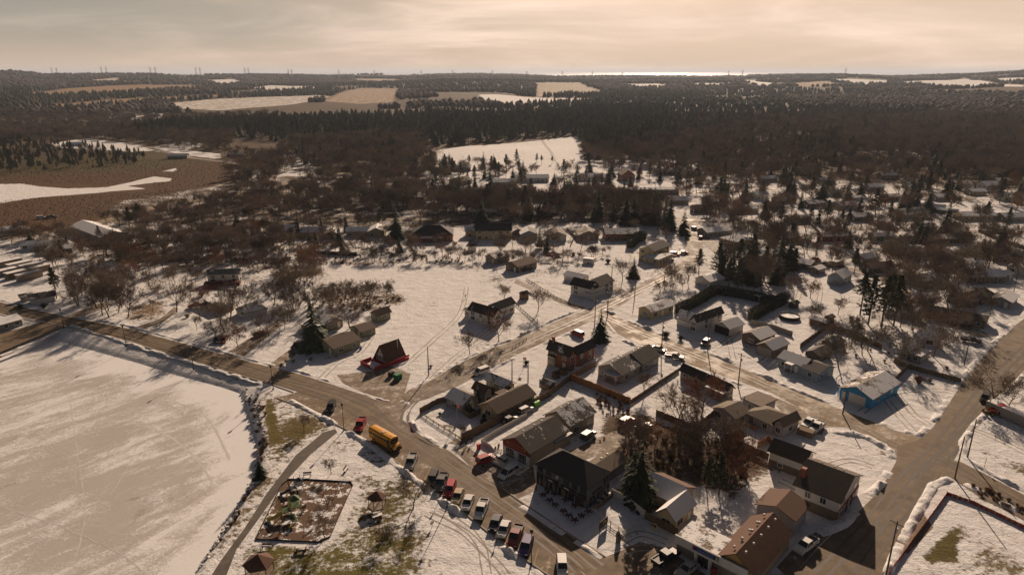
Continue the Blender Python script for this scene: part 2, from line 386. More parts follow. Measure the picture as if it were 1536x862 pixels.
# (polygon in photo coordinates, snow cover 0..1, bare ground colour, feather in metres)
PAINT = [
 # far country, back to front
 ([(-400, 108), (2000, 108), (2000, 200), (-400, 200)], .18, (.09, .07, .05), 0),
 ([(30, 141), (100, 133), (160, 129), (300, 128), (312, 132), (230, 137), (90, 144)], .06, TILLED, 8),
 ([(60, 158), (160, 150), (320, 142), (330, 145), (230, 151), (100, 163)], .06, TILLED, 8),
 ([(255, 155), (330, 148), (480, 143), (498, 146), (440, 157), (330, 166), (262, 163)], .50, (.30, .25, .19), 6),
 ([(420, 137), (380, 132), (405, 128), (480, 131), (520, 128)], .6, TILLED, 5),
 ([(290, 121), (350, 119), (372, 124), (330, 127)], .7, TILLED, 5),
 ([(486, 152), (512, 139), (540, 133), (596, 133), (590, 153), (540, 156)], .38, TILLED, 6),
 ([(530, 118), (600, 120), (600, 124), (540, 124)], .45, TILLED, 5),
 ([(140, 120), (175, 117), (180, 122), (150, 125)], .5, TILLED, 4),
 ([(719, 142), (745, 142), (800, 147), (888, 148), (884, 151), (830, 155), (760, 158), (720, 153)], .68, (.3, .25, .18), 5),
 ([(806, 124), (868, 124), (880, 130), (905, 138), (882, 143), (850, 140), (806, 146)], .36, (.3, .24, .17), 5),
 ([(1100, 122), (1130, 121), (1166, 129), (1140, 131)], .95, TILLED, 4),
 ([(1040, 126), (1070, 125), (1100, 128), (1050, 130)], .85, TILLED, 4),
 ([(1190, 125), (1240, 122), (1262, 129), (1200, 131)], .35, TILLED, 4),
 ([(1240, 119), (1330, 121), (1330, 126), (1280, 127)], .8, TILLED, 4),
 ([(1345, 123), (1390, 121), (1450, 118), (1536, 128), (1536, 131), (1400, 129)], .75, TILLED, 4),
 ([(1490, 118), (1536, 117), (1536, 123), (1500, 122)], .85, TILLED, 4),
 ([(920, 126), (985, 126), (1010, 131), (960, 132)], .85, TILLED, 4),
 ([(-400, 190), (2000, 175), (2000, 305), (1060, 262), (900, 246), (640, 250), (500, 262), (350, 262), (-400, 250)], .22, LITTER, 10),
 ([(655, 226), (700, 219), (800, 211), (867, 205), (873, 220), (872, 240), (860, 247), (800, 244), (740, 250), (660, 246)], .99, GRASS, 4),
 ([(930, 205), (1000, 205), (1050, 212), (1010, 218), (930, 212)], .2, LITTER, 4),
 ([(640, 248), (1060, 238), (1080, 300), (900, 300), (655, 306)], .80, LITTER, 6),
 ([(115, 168), (250, 170), (245, 178), (200, 180), (120, 174)], .55, GRASS, 5),
 ([(75, 216), (130, 208), (180, 214), (310, 232), (330, 238), (300, 240), (200, 228), (90, 222)], .8, GRASS, 3),
 ([(275, 224), (330, 232), (326, 243), (270, 236)], 1., GRASS, 3),
 ([(225, 222), (290, 208), (310, 218), (260, 228)], .6, GRASS, 3),
 ([(330, 262), (470, 214), (480, 262), (450, 275), (380, 278)], .55, LITTER, 6),
 ([(410, 262), (470, 255), (475, 268), (430, 274)], .97, GRASS, 3),
 ([(-200, 255), (0, 240), (130, 236), (260, 232), (345, 244), (350, 270), (330, 285), (230, 322), (100, 345), (-200, 352)], .03, MARSH, 6),
 ([(0, 240), (230, 226), (330, 240), (210, 256), (0, 264)], .03, (.085, .07, .035), 8),
 ([(-200, 278), (34, 276), (60, 280), (100, 283), (160, 281), (195, 273), (218, 267), (232, 264), (257, 267), (256, 271), (224, 274), (190, 279), (220, 283), (180, 286), (150, 289), (100, 293), (60, 296), (0, 305), (-200, 310)], 1.05, MARSH, 1),
 ([(245, 257), (266, 252), (262, 257)], 1, MARSH, .5),
 # village ground
 ([(-200, 380), (50, 360), (145, 343), (250, 315), (345, 302), (425, 284), (560, 270), (1060, 262), (1900, 330), (1900, 470), (-200, 430)], .64, LITTER, 8),
 ([(180, 300), (420, 262), (640, 268), (660, 318), (1000, 300), (1000, 330), (620, 342), (200, 345), (150, 320)], .42, LITTER, 5),
 ([(-200, 430), (1900, 430), (1900, 1200), (-400, 1200)], .73, (.14, .10, .062), 4),
 ([(-200, 400), (90, 400), (210, 430), (360, 430), (470, 440), (480, 520), (300, 520), (120, 480), (-200, 440)], .88, LITTER, 6),
 ([(90, 365), (280, 372), (440, 385), (620, 395), (640, 410), (500, 395), (470, 420), (330, 400), (170, 395)], .45, LITTER, 5),
 ([(215, 350), (300, 332), (350, 335), (300, 362), (240, 370)], .8, LITTER, 4),
 ([(195, 455), (250, 450), (262, 470), (210, 487), (180, 480)], .5, (.19, .13, .08), 3),
 ([(490, 400), (620, 398), (700, 408), (720, 440), (690, 500), (640, 540), (600, 500), (660, 470), (600, 445), (520, 428)], .92, GRASS, 5),
 ([(480, 425), (600, 436), (610, 452), (560, 470), (470, 455)], .45, LITTER, 3),
 ([(610, 448), (665, 446), (680, 458), (640, 466)], .64, GRASS, 3),
 ([(610, 560), (680, 545), (720, 540), (760, 536), (740, 550), (660, 572)], .6, GREEN, 2.5),
 ([(560, 575), (610, 540), (625, 548), (600, 565)], .6, GREEN, 2),
 ([(690, 520), (720, 528), (700, 545), (680, 545)], .66, GREEN, 2),
 ([(640, 610), (662, 606), (690, 638), (672, 650)], .55, GREEN, 1),
 ([(975, 585), (1040, 560), (1060, 590), (1010, 620)], .68, GREEN, 2),
 ([(880, 560), (900, 553), (912, 565), (890, 575)], .8, GREEN, 2),
 ([(905, 625), (950, 620), (1010, 640), (1110, 668), (1150, 700), (1100, 745), (1020, 722), (960, 705), (900, 690)], .24, LITTER, 2),
 ([(1195, 440), (1330, 420), (1500, 440), (1480, 520), (1400, 540), (1300, 520), (1220, 500)], .7, LITTER, 4),
 # shore bank and park
 ([(392, 585), (440, 590), (540, 640), (505, 645), (440, 680), (390, 740), (345, 820), (310, 862), (280, 900), (300, 862), (362, 764), (385, 700), (392, 660), (382, 620)], .53, (.15, .115, .06), 2),
 ([(420, 640), (455, 632), (478, 640), (450, 668), (420, 676)], .30, GREEN, 3),
 ([(402, 600), (410, 610), (418, 660), (408, 664), (398, 630)], .2, (.12, .10, .03), .7),
 ([(505, 650), (560, 650), (700, 760), (850, 900), (200, 960), (345, 825), (400, 750), (460, 690)], .64, GREEN, 3),
 ([(505, 690), (560, 670), (610, 700), (700, 800), (760, 862), (600, 862), (560, 780), (530, 740)], .53, GREEN, 4),
 ([(540, 730), (580, 735), (640, 770), (660, 800), (610, 850), (550, 830), (520, 780)], .44, GREEN, 4),
 ([(345, 862), (372, 818), (480, 822), (580, 800), (620, 862), (600, 930), (300, 950)], .40, (.13, .115, .035), 3),
 ([(527, 727), (537, 725), (512, 790), (500, 806), (488, 808)], 1.0, GREEN, .8),
 ([(385, 808), (478, 816), (480, 822), (380, 812)], 1.0, GREEN, .5),
 ([(650, 760), (720, 800), (800, 862), (700, 900), (650, 830)], .85, GREEN, 4),
 ([(455, 718), (525, 724), (470, 700), (530, 690), (520, 675), (480, 690), (445, 712)], .8, GREEN, 2),
 # right lots
 ([(1290, 560), (1330, 545), (1440, 575), (1390, 655), (1250, 612)], 1.0, GRASS, 2),
 ([(1435, 640), (1490, 615), (1560, 650), (1560, 730), (1440, 690)], .93, GRASS, 2),
 ([(1460, 672), (1490, 695), (1560, 730), (1560, 700), (1500, 680)], .5, (.16, .125, .075), 1.5),
 ([(1395, 720), (1420, 712), (1560, 780), (1560, 1000), (1290, 1000), (1330, 830)], .92, GRASS, 1),
 ([(1455, 728), (1480, 735), (1536, 768), (1536, 780), (1470, 752)], .5, LITTER, 1),
 ([(1385, 835), (1405, 812), (1425, 790), (1440, 785), (1465, 795), (1450, 812), (1435, 820), (1440, 842), (1400, 845)], .15, GREEN, 1),
 ([(1440, 790), (1470, 793), (1560, 850), (1560, 900), (1440, 880), (1450, 830)], .60, (.17, .14, .075), 1.5),
 ([(1370, 850), (1440, 840), (1440, 900), (1360, 900)], .58, (.15, .12, .07), 1.5),
]
def build_terrain():
    az = np.concatenate([np.radians(np.arange(-75, -42, 1.5)), np.radians(np.arange(-42, 42.01, .19)), np.radians(np.arange(43.5, 76, 1.5))])
    rr = [55.0]
    while rr[-1] < 45000: rr.append(rr[-1] * (1.0052 if rr[-1] < 1500 else (1.009 if rr[-1] < 7000 else 1.05)))
    rr = np.array(rr); A, R = np.meshgrid(az, rr); X = (R * np.sin(A)).ravel(); Y = (R * np.cos(A)).ravel()
    Z = terrain(X, Y)
    snow = np.full(X.shape, .5); bare = np.tile(np.array(LITTER), (len(X), 1))
    rad = np.hypot(X, Y); snow = np.where(rad > 5200, .15, snow)
    for poly, s, c, fe in PAINT:
        q = np.array(GP(poly)); mn = q.min(0) - fe - 1; mx = q.max(0) + fe + 1
        k = np.where((X > mn[0]) & (X < mx[0]) & (Y > mn[1]) & (Y < mx[1]))[0]
        if not len(k): continue
        d = polydist(q, X[k], Y[k]); ins = inside(q, X[k], Y[k]); sg = np.where(ins, d, -d)
        wgt = np.clip(sg / max(fe, .01) * .5 + .5, 0, 1)
        snow[k] = snow[k] * (1 - wgt) + s * wgt; bare[k] = bare[k] * (1 - wgt[:, None]) + np.array(c) * wgt[:, None]
    nr, na = len(rr), len(az); i = np.arange(nr - 1)[:, None] * na + np.arange(na - 1)[None, :]
    F = np.stack([i, i + 1, i + 1 + na, i + na], -1).reshape(-1, 4)
    me = bpy.data.meshes.new('ground'); me.vertices.add(len(X)); me.vertices.foreach_set('co', np.stack([X, Y, Z], 1).astype(np.float32).ravel())
    me.loops.add(F.size); me.loops.foreach_set('vertex_index', F.ravel().astype(np.int32)); me.polygons.add(len(F))
    me.polygons.foreach_set('loop_start', (np.arange(len(F)) * 4).astype(np.int32)); me.polygons.foreach_set('use_smooth', np.ones(len(F), bool))
    me.update(calc_edges=True)
    a = me.attributes.new('snow', 'FLOAT', 'POINT'); a.data.foreach_set('value', snow.astype(np.float32))
    a = me.attributes.new('bare', 'FLOAT_COLOR', 'POINT'); a.data.foreach_set('color', np.concatenate([bare, np.ones((len(X), 1))], 1).astype(np.float32).ravel())
    me.materials.append(M['ground']); o = bpy.data.objects.new('ground', me); COL.objects.link(o)
    tag(o, 'snow dusted ground with grass, leaf litter and ploughed fields', 'ground', kind='structure')
build_terrain()

def sheet(name, pts, z, m, label, world=False, cat='road'):
    q = pts if world else [P(*p) for p in pts]
    a = sum(q[i - 1][0] * q[i][1] - q[i][0] * q[i - 1][1] for i in range(len(q)))
    if a < 0: q = q[::-1]
    if name not in ('terrace', 'playground_floor'): ROADS.append(np.array(q))
    from mathutils.geometry import tessellate_polygon
    tr = []
    for t in tessellate_polygon([[Vector((x, y, 0)) for x, y in q]]):
        a, b, c = (q[k] for k in t); ar = (b[0] - a[0]) * (c[1] - a[1]) - (b[1] - a[1]) * (c[0] - a[0])
        if abs(ar) > 1e-6: tr.append(tuple(t) if ar > 0 else tuple(t)[::-1])
    me = bpy.data.meshes.new(name); me.from_pydata([(x, y, z) for x, y in q], [], tr); me.materials.append(M[m]); o = bpy.data.objects.new(name, me); COL.objects.link(o)
    return tag(o, label, cat, kind='structure')
def ribbon(name, pts, wd, z, m, label, world=False):
    q = [Vector(p) for p in (pts if world else [P(*p) for p in pts])]; L = []; Rr = []
    for i, p in enumerate(q):
        d = (q[min(i + 1, len(q) - 1)] - q[max(i - 1, 0)]).normalized(); n = Vector((-d.y, d.x)); ww = wd[i] if isinstance(wd, list) else wd
        L.append(tuple(p + n * ww / 2)); Rr.append(tuple(p - n * ww / 2))
    return sheet(name, L + Rr[::-1], z, m, label, True)

# pond ice
def ice():
    bm = bmesh.new(); ext = [(-520, 1110), (-520, 300)]
    X, Y = np.meshgrid(np.arange(-330, -10, 1.6), np.arange(20, 225, 1.6)); nx = X.shape[1]
    ins = inside(ICE, X.ravel(), Y.ravel()); d = polydist(ICE, X.ravel(), Y.ravel()); keep = (ins | (d < 4)).reshape(X.shape)
    sg = np.where(ins, d, -d)
    V = np.stack([X.ravel(), Y.ravel(), np.full(X.size, ICE_Z + .12)], 1); F = []
    for j in range(X.shape[0] - 1):
        for i in range(nx - 1):
            if keep[j, i] and keep[j, i + 1] and keep[j + 1, i] and keep[j + 1, i + 1]:
                a = j * nx + i; F.append((a, a + 1, a + 1 + nx, a + nx))
    me = bpy.data.meshes.new('pond_ice'); me.from_pydata(V.tolist(), [], F)
    a = me.attributes.new('edge', 'FLOAT', 'POINT'); a.data.foreach_set('value', np.clip(1 - sg / 14, 0, 1).astype(np.float32))
    me.materials.append(M['ice']); o = bpy.data.objects.new('pond_ice', me); COL.objects.link(o)
    tag(o, 'frozen pond with windblown snow and grey ice', 'frozen pond', kind='structure')
ice()
lk = MB().add([(-2500, 9000, -40), (14000, 9000, -40), (60000, 80000, -40), (-30000, 80000, -40)], [(0, 1, 2, 3)])
M['lake'] = pmat('far_lake_water', (.14, .14, .14), .45, .2, .01, 0, .2)
tag(lk.obj('lake_water', M['lake']), 'distant lake shining under the low sun on the horizon', 'lake', kind='structure')

# roads
ROADS = []
MAIN_U = [(-260, 412), (-60, 439), (0, 453), (95, 474), (190, 492), (290, 519), (380, 544), (450, 561), (497, 576), (545, 592), (575, 604), (640, 660), (671, 674), (730, 718), (752, 732), (780, 750), (843, 793), (907, 833), (960, 868), (1060, 940)]
MAIN_L = [(900, 1010), (880, 862), (860, 846), (831, 828), (780, 794), (703, 740), (651, 702), (601, 664), (557, 634), (509, 610), (447, 587), (400, 573), (300, 543), (190, 510), (95, 487), (0, 470), (-60, 456), (-260, 425)]
sheet('road', MAIN_U + MAIN_L, .03, 'road', 'salted asphalt main road running past the pond')
sheet('parking_lane', [(447, 587), (509, 610), (557, 634), (601, 664), (651, 702), (703, 740), (780, 794), (831, 828), (862, 848), (884, 868), (920, 1015), (868, 880), (828, 866), (790, 840), (767, 823), (733, 798), (703, 774), (664, 745), (632, 722), (603, 699), (557, 664), (530, 649), (505, 637), (468, 618), (438, 605), (416, 597)], .026, 'lot', 'brown parking lane with painted bays beside the park')
sheet('side_road', [(555, 600), (601, 594), (618, 582), (637, 576), (683, 548), (733, 524), (768, 512), (829, 484), (870, 468), (901, 457), (947, 434), (987, 413), (1022, 394), (1030, 372), (1026, 350), (1015, 330), (1045, 330), (1056, 350), (1054, 378), (1048, 396), (1010, 415), (965, 436), (925, 462), (888, 480), (870, 489), (820, 511), (768, 535), (729, 556), (688, 578), (643, 597), (622, 603), (607, 617), (604, 632), (618, 652), (650, 672), (671, 680), (600, 645)], .042, 'road_side', 'gritty side road climbing from the junction')
sheet('back_street', [(872, 474), (900, 462), (940, 482), (1000, 507), (1060, 530), (1130, 560), (1200, 590), (1290, 625), (1345, 646), (1385, 655), (1400, 640), (1420, 690), (1340, 720), (1345, 690), (1330, 665), (1270, 640), (1235, 640), (1200, 612), (1160, 590), (1100, 568), (1040, 548), (985, 528), (930, 502)], .036, 'road_third', 'wet slushy back street between the houses')
sheet('wide_road', [(1700, 360), (1536, 478), (1525, 486), (1470, 540), (1445, 572), (1400, 640), (1375, 662), (1345, 668), (1345, 690), (1332, 715), (1310, 745), (1290, 765), (1240, 808), (1190, 862), (1150, 915), (1290, 940), (1325, 862), (1345, 820), (1400, 725), (1425, 700), (1436, 680), (1437, 660), (1455, 635), (1500, 590), (1536, 555), (1700, 460)], .048, 'road_right', 'wide worn road crossing the right side')
sheet('crossing_road', [(1415, 690), (1440, 692), (1480, 712), (1536, 742), (1640, 790), (1640, 830), (1536, 780), (1470, 745), (1425, 715), (1400, 712)], .054, 'road_right', 'road leaving the junction to the far right')
sheet('pond_side_road', [(60, 484), (100, 478), (96, 490), (60, 503), (0, 528), (-100, 570), (-160, 560), (-60, 520), (0, 500)], .036, 'road', 'dark road branching off beside the pond')
sheet('path', [(503, 643), (485, 648), (443, 683), (399, 741), (368, 790), (332, 839), (316, 864), (270, 930), (300, 930), (339, 864), (355, 823), (390, 775), (425, 725), (465, 682), (506, 648)], .02, 'path', 'dark asphalt footpath curving along the pond bank', cat='path')
# yards and drives
YARDS = [([(505, 562), (560, 556), (578, 545), (616, 560), (606, 592), (585, 600), (548, 590), (515, 575)], 'muddy gravel yard in front of the A-frame house', 'yard'),
 ([(680, 674), (700, 668), (728, 690), (760, 690), (800, 700), (806, 735), (775, 748), (755, 735), (712, 706)], 'gravel forecourt beside the red shop', 'yard'),
 ([(690, 668), (740, 640), (830, 592), (812, 590), (724, 636), (672, 664)], 'snowy driveway between the fence and the red shop', 'yard'),
 ([(850, 678), (900, 655), (950, 635), (962, 650), (925, 672), (875, 690)], 'driveway behind the pub', 'yard'),
 ([(1150, 590), (1200, 612), (1240, 640), (1232, 652), (1206, 645), (1170, 615)], 'driveway with parked pickups by the back street', 'yard'),
 ([(930, 826), (960, 812), (1000, 822), (1060, 862), (1090, 890), (1000, 900), (900, 838)], 'bare asphalt forecourt of the shop with the blue sign', 'lot'),
 ([(1165, 850), (1200, 812), (1235, 790), (1262, 786), (1230, 816), (1185, 868)], 'asphalt strip beside the brown roofed shop', 'lot'),
 ([(95, 476), (130, 462), (160, 452), (168, 456), (130, 472), (112, 480)], 'driveway under the big bare trees', 'yard'),
 ([(196, 493), (240, 478), (262, 460), (268, 463), (248, 482), (206, 497)], 'driveway curving up to the white house', 'yard'),
 ([(330, 535), (420, 478), (432, 480), (360, 538)], 'muddy driveway between the cottages', 'yard'),
 ([(385, 560), (440, 520), (452, 524), (410, 560)], 'driveway with a dark car', 'yard'),
 ([(840, 455), (780, 428), (770, 424), (776, 420), (850, 452), (880, 462), (870, 466)], 'narrow lane joining the side road', 'yard'),
 ([(915, 425), (930, 432), (948, 440), (935, 444), (905, 430)], 'short driveway by the white house', 'yard'),
 ([(1340, 700), (1395, 760), (1390, 790), (1350, 800), (1330, 790)], 'x', None),
 ([(1352, 786), (1385, 770), (1400, 790), (1362, 830), (1345, 822)], 'bare patch beside the orange fence', 'lot')]
for i, (pp, lb, mm) in enumerate(YARDS):
    if mm: sheet('driveway', pp, .014 + .0007 * i, mm, lb, cat='driveway')
def far_ribbon(name, pts, wd, m, label):
    q = GP(pts); out = []; e_ = [Vector(c) for c in q]
    for a_, b_ in zip(e_, e_[1:]):
        n_ = (b_ - a_).orthogonal().normalized() * (wd / 2 + 1) if 0 else Vector((-(b_ - a_).y, (b_ - a_).x)).normalized() * (wd / 2 + 1.5); ROADS.append(np.array([tuple(a_ + n_), tuple(b_ + n_), tuple(b_ - n_), tuple(a_ - n_)]))
    for i in range(len(q) - 1):
        a, b = np.array(q[i]), np.array(q[i + 1]); n = max(1, int(np.hypot(*(b - a)) / 12))
        out += [tuple(a + (b - a) * k / n) for k in range(n)]
    out.append(q[-1]); V = []; F = []
    for i, p in enumerate(out):
        d = np.array(out[min(i + 1, len(out) - 1)]) - np.array(out[max(i - 1, 0)]); d = d / (np.hypot(*d) + 1e-9); n = np.array((-d[1], d[0])) * wd / 2
        for s in (1, -1):
            x, y = p[0] + n[0] * s, p[1] + n[1] * s; V.append((x, y, float(terrain(np.array([x]), np.array([y]))[0]) + .15))
        if i: F.append((2 * i - 2, 2 * i - 1, 2 * i + 1, 2 * i))
    o = MB().add(V, F).obj(name, M[m]); tag(o, label, 'road', kind='structure')
far_ribbon('marsh_road', [(-60, 364), (50, 352), (145, 335), (250, 307), (345, 294), (420, 277), (470, 266), (520, 259)], 8, 'road_third', 'pale road skirting the brown marsh')
far_ribbon('valley_road', [(150, 205), (230, 223), (290, 238), (345, 245), (420, 257)], 6, 'yard', 'snowy road at the far side of the marsh')
far_ribbon('rear_street', [(180, 357), (420, 333), (620, 329), (760, 327), (900, 326), (1020, 330), (1150, 336), (1250, 342), (1420, 346), (1560, 352)], 7, 'road_third', 'long pale street behind the back row of houses')
far_ribbon('upper_street', [(640, 292), (760, 291), (900, 294), (945, 290), (1000, 292), (1080, 286), (1200, 282), (1300, 290), (1450, 300)], 6, 'road_third', 'upper street with slushy glare')
far_ribbon('hill_lane', [(1450, 300), (1500, 270), (1470, 250), (1400, 240), (1320, 215)], 6, 'yard', 'lane curling into the wooded hillside')
far_ribbon('field_lane', [(813, 209), (828, 232), (832, 243)], 3, 'path', 'narrow track crossing the snowy field')
far_ribbon('inner_street', [(1048, 350), (1090, 388), (1150, 392), (1260, 400), (1330, 420), (1420, 480), (1478, 505)], 5.5, 'yard', 'snowy lane through the right side houses')

# kerbs, painted lines
def strip3d(name, pts, wd, z0, z1, m, label, cat, kind='structure', closed=False):
    q = [Vector(P(*p)) for p in pts]; mb = MB()
    for i in range(len(q) - 1):
        a, b = q[i], q[i + 1]; c = (a + b) / 2; d = b - a
        mb.box((c.x, c.y, (z0 + z1) / 2 + i * .0007), (d.length + wd * .3, wd, z1 - z0), math.atan2(d.y, d.x))
    return tag(mb.obj(name, M[m]), label, cat, kind=kind)
M['kerb'] = pmat('concrete_kerb', (.36, .31, .25), .85, .25, 2)
M['paint_y'] = pmat('worn_yellow_paint', (.42, .28, .08), .7, .4, 2)
strip3d('kerb', [(416, 597), (438, 605), (468, 618), (505, 637), (530, 649), (557, 664), (603, 699), (632, 722), (664, 745), (703, 774), (733, 798), (767, 823), (790, 840), (828, 866)], .3, -.05, .17, 'kerb', 'concrete kerb along the parking lane', 'kerb')
strip3d('kerb', [(0, 472), (95, 489), (190, 512), (300, 545), (400, 574), (440, 588)], .3, -.05, .15, 'kerb', 'concrete kerb above the pond embankment', 'kerb')
strip3d('kerb', [(755, 733), (780, 751), (843, 794), (907, 834)], .3, -.05, .15, 'kerb', 'concrete kerb in front of the pub', 'kerb')
bays = MB()
for (x, y) in [(480, 612), (520, 634), (545, 646), (612, 690), (640, 712), (662, 728), (683, 744), (700, 757), (718, 770), (737, 785), (762, 802), (783, 817), (804, 835), (822, 848), (846, 862)]:
    c = P(x, y); bays.box((c[0], c[1], .032), (4.6, .11, .004), math.radians(78))
tag(bays.obj('bay_markings', M['paint_y']), 'faded yellow parking bay lines', 'road marking', kind='structure')
# mulch play area floor
M['mulch'] = (lambda t: (t.base(t.mix(t.ramp(t.math('ADD', t.math('MULTIPLY', t.noise(t.pos(), .45, 5, .6), .7), t.math('MULTIPLY', t.noise(t.pos(), 2.5, 5, .7), .3)), .515, .55), (.125, .072, .044), SNOW)), t.rough(.9), t.bump(t.noise(t.pos(), 3, 5, .7), .7, .1), t.m)[-1])(NT('bark_mulch_with_snow'))
PLAY = [(384, 807), (422, 728), (433, 719), (458, 719), (526, 723), (529, 728), (495, 805), (477, 813), (386, 809)]
sheet('playground_floor', PLAY, .05, 'mulch', 'brown bark mulch floor of the playground', cat='playground floor')

# snow banks ploughed along the roads
def bank(pts, h, wd, label, seed):
    q = [np.array(P(*p)) for p in pts]; c = []
    for a, b in zip(q, q[1:]):
        n = max(1, int(np.hypot(*(b - a)) / .45)); c += [a + (b - a) * k / n for k in range(n)]
    c.append(q[-1]); c = np.array(c); n = len(c); K = 9
    t = np.gradient(c, axis=0); t /= np.hypot(t[:, 0], t[:, 1])[:, None] + 1e-9; nn = np.stack([-t[:, 1], t[:, 0]], 1)
    V = []; F = []
    for i in range(n):
        e = min(1, i / 5, (n - 1 - i) / 5)
        hh = .9 * h * e * (-.55 + 1.9 * float(vnoise(c[i][0], c[i][1], 3.1, seed)) + .5 * float(vnoise(c[i][0], c[i][1], 1.1, seed + 3)) - .25)
        for k in range(K):
            s = k / (K - 1) * 2 - 1; off = s * wd / 2 * (1 + .3 * (float(vnoise(c[i][0], c[i][1], 4, seed + 5)) - .5))
            x, y = c[i] + nn[i] * off
            z = max(0, hh) * (1 - s * s) * (.25 + 1.0 * float(vnoise(x, y, .9, seed + 9)) + .6 * float(vnoise(x, y, .45, seed + 2))) - .06 * (abs(s) > .95)
            V.append((x, y, z + .03 if hh > .02 else -.08))
        if i: F += [((i - 1) * K + k, (i - 1) * K + k + 1, i * K + k + 1, i * K + k) for k in range(K - 1)]
    o = MB().add(V, F).obj('snow_bank', M['bank'])
    o.data.polygons.foreach_set('use_smooth', [True] * len(o.data.polygons))
    tag(o, label, 'snow bank', kind='stuff')
def bank_mat():
    t = NT('ploughed_snow'); p = t.pos(); n = t.math('ADD', t.math('MULTIPLY', t.noise(p, .8, 5, .7), .5), t.math('MULTIPLY', t.noise(p, 4, 5, .7), .5))
    t.base(t.mix(t.ramp(n, .50, .66), SNOW, (.30, .25, .19))); t.rough(.8); t.bump(t.noise(p, 3, 5, .65), .7, .25); return t.m
M['bank'] = bank_mat()
BANKS = [([(420, 592), (450, 608), (500, 634), (560, 670), (604, 704), (665, 751), (735, 804), (770, 830), (815, 866)], .55, 1.8, 'snow ploughed along the park kerb'),
 ([(610, 602), (612, 625), (625, 645), (650, 662), (668, 672)], .8, 1.6, 'snow heap around the corner garden'),
 ([(545, 590), (575, 600), (600, 602), (625, 596)], .25, .8, 'thin snow ridge at the yard edge'),
 ([(617, 584), (637, 573), (683, 544), (733, 520), (768, 509), (829, 480), (870, 464)], .5, 1.6, 'snow bank on the near edge of the side road'),
 ([(688, 582), (729, 559), (768, 538), (820, 514), (860, 498)], .4, 1.4, 'snow bank below the side road'),
 ([(900, 455), (960, 425), (1010, 398), (1020, 370)], .5, 1.5, 'snow bank climbing beside the upper road'),
 ([(905, 464), (940, 480), (1000, 504), (1060, 527), (1130, 557), (1200, 587), (1290, 621), (1340, 641), (1375, 652)], .7, 2.0, 'snow bank on the far side of the back street'),
 ([(930, 508), (985, 532), (1040, 552), (1100, 572), (1150, 592)], .5, 1.6, 'snow bank on the near side of the back street'),
 ([(1240, 645), (1300, 655), (1335, 675), (1340, 695), (1325, 722), (1295, 750)], .9, 2.2, 'snow heaps on the street corner'),
 ([(1375, 655), (1400, 632), (1440, 572), (1470, 535), (1525, 480)], .6, 1.8, 'snow bank along the wide road'),
 ([(1538, 560), (1500, 597), (1460, 640), (1444, 662), (1446, 685), (1480, 706), (1540, 738)], .5, 1.6, 'snow bank at the right junction corner'),
 ([(1330, 862), (1350, 815), (1400, 727), (1430, 716), (1480, 742), (1540, 775)], .6, 2.0, 'snow bank in front of the orange fence'),
 ([(780, 757), (840, 797), (905, 838)], .35, 1.4, 'snow strip before the pub terrace'),
 ([(1225, 800), (1262, 785), (1285, 765)], .7, 2.6, 'snow heap beside the corner shop'),
 ([(0, 450), (95, 470), (190, 488), (290, 515), (380, 540), (450, 557), (500, 573)], .3, 1.3, 'snow strip on the cottage side of the main road'),
 ([(105, 487), (190, 514), (300, 547), (395, 575)], .35, 1.5, 'snow strip above the pond'),
 ([(0, 533), (60, 510), (90, 495)], .4, 1.5, 'snow strip beside the branching road'),
 ([(820, 500), (860, 487), (905, 478), (930, 508), (900, 500)], .3, 1.2, 'low snow ridge by the tall spruce')]
for i, b in enumerate(BANKS): bank(*b, i)

# tyre and foot tracks pressed into the snow, pale trails on the ice
M['track'] = pmat('packed_dirty_snow', (.34, .30, .25), .85, .35, 1.2)
M['trail'] = pmat('pale_snow_trail', (.60, .58, .54), .8, .25, 1)
def tracks(pts, gap, wd, m, label, z=.012, zz=0.0, nm='tyre_tracks', seed=0, cat='tyre tracks'):
    q = [np.array(P(*p, zz)) for p in pts]; c = []
    for i in range(len(q) - 1):
        p0, p1, p2, p3 = q[max(i - 1, 0)], q[i], q[i + 1], q[min(i + 2, len(q) - 1)]; n = max(2, int(np.hypot(*(p2 - p1)) / .8))
        for k in range(n): u = k / n; c.append(.5 * (2 * p1 + (p2 - p0) * u + (2 * p0 - 5 * p1 + 4 * p2 - p3) * u * u + (3 * p1 - p0 - 3 * p2 + p3) * u ** 3))
    c.append(q[-1]); c = np.array(c); t = np.gradient(c, axis=0); t /= np.hypot(t[:, 0], t[:, 1])[:, None] + 1e-9; nn = np.stack([-t[:, 1], t[:, 0]], 1); mb = MB(); V = []; F = []
    for sgn in ((-1, 1) if gap else (0,)):
        b0 = len(V)
        for i in range(len(c)):
            w_ = wd * (.35 + 1.1 * float(vnoise(c[i][0], c[i][1], 1.7, 31 + seed))); o = c[i] + nn[i] * sgn * gap / 2 + nn[i] * .25 * (float(vnoise(c[i][0], c[i][1], 2.5, 5 + seed)) - .5)
            for s2 in (-1, 1): x, y = o + nn[i] * s2 * w_ / 2; V.append((x, y, zz + z))
            if i: F.append((b0 + 2 * i - 2, b0 + 2 * i - 1, b0 + 2 * i + 1, b0 + 2 * i))
    tag(mb.add(V, F).obj(nm, M[m]), label, cat, kind='stuff')
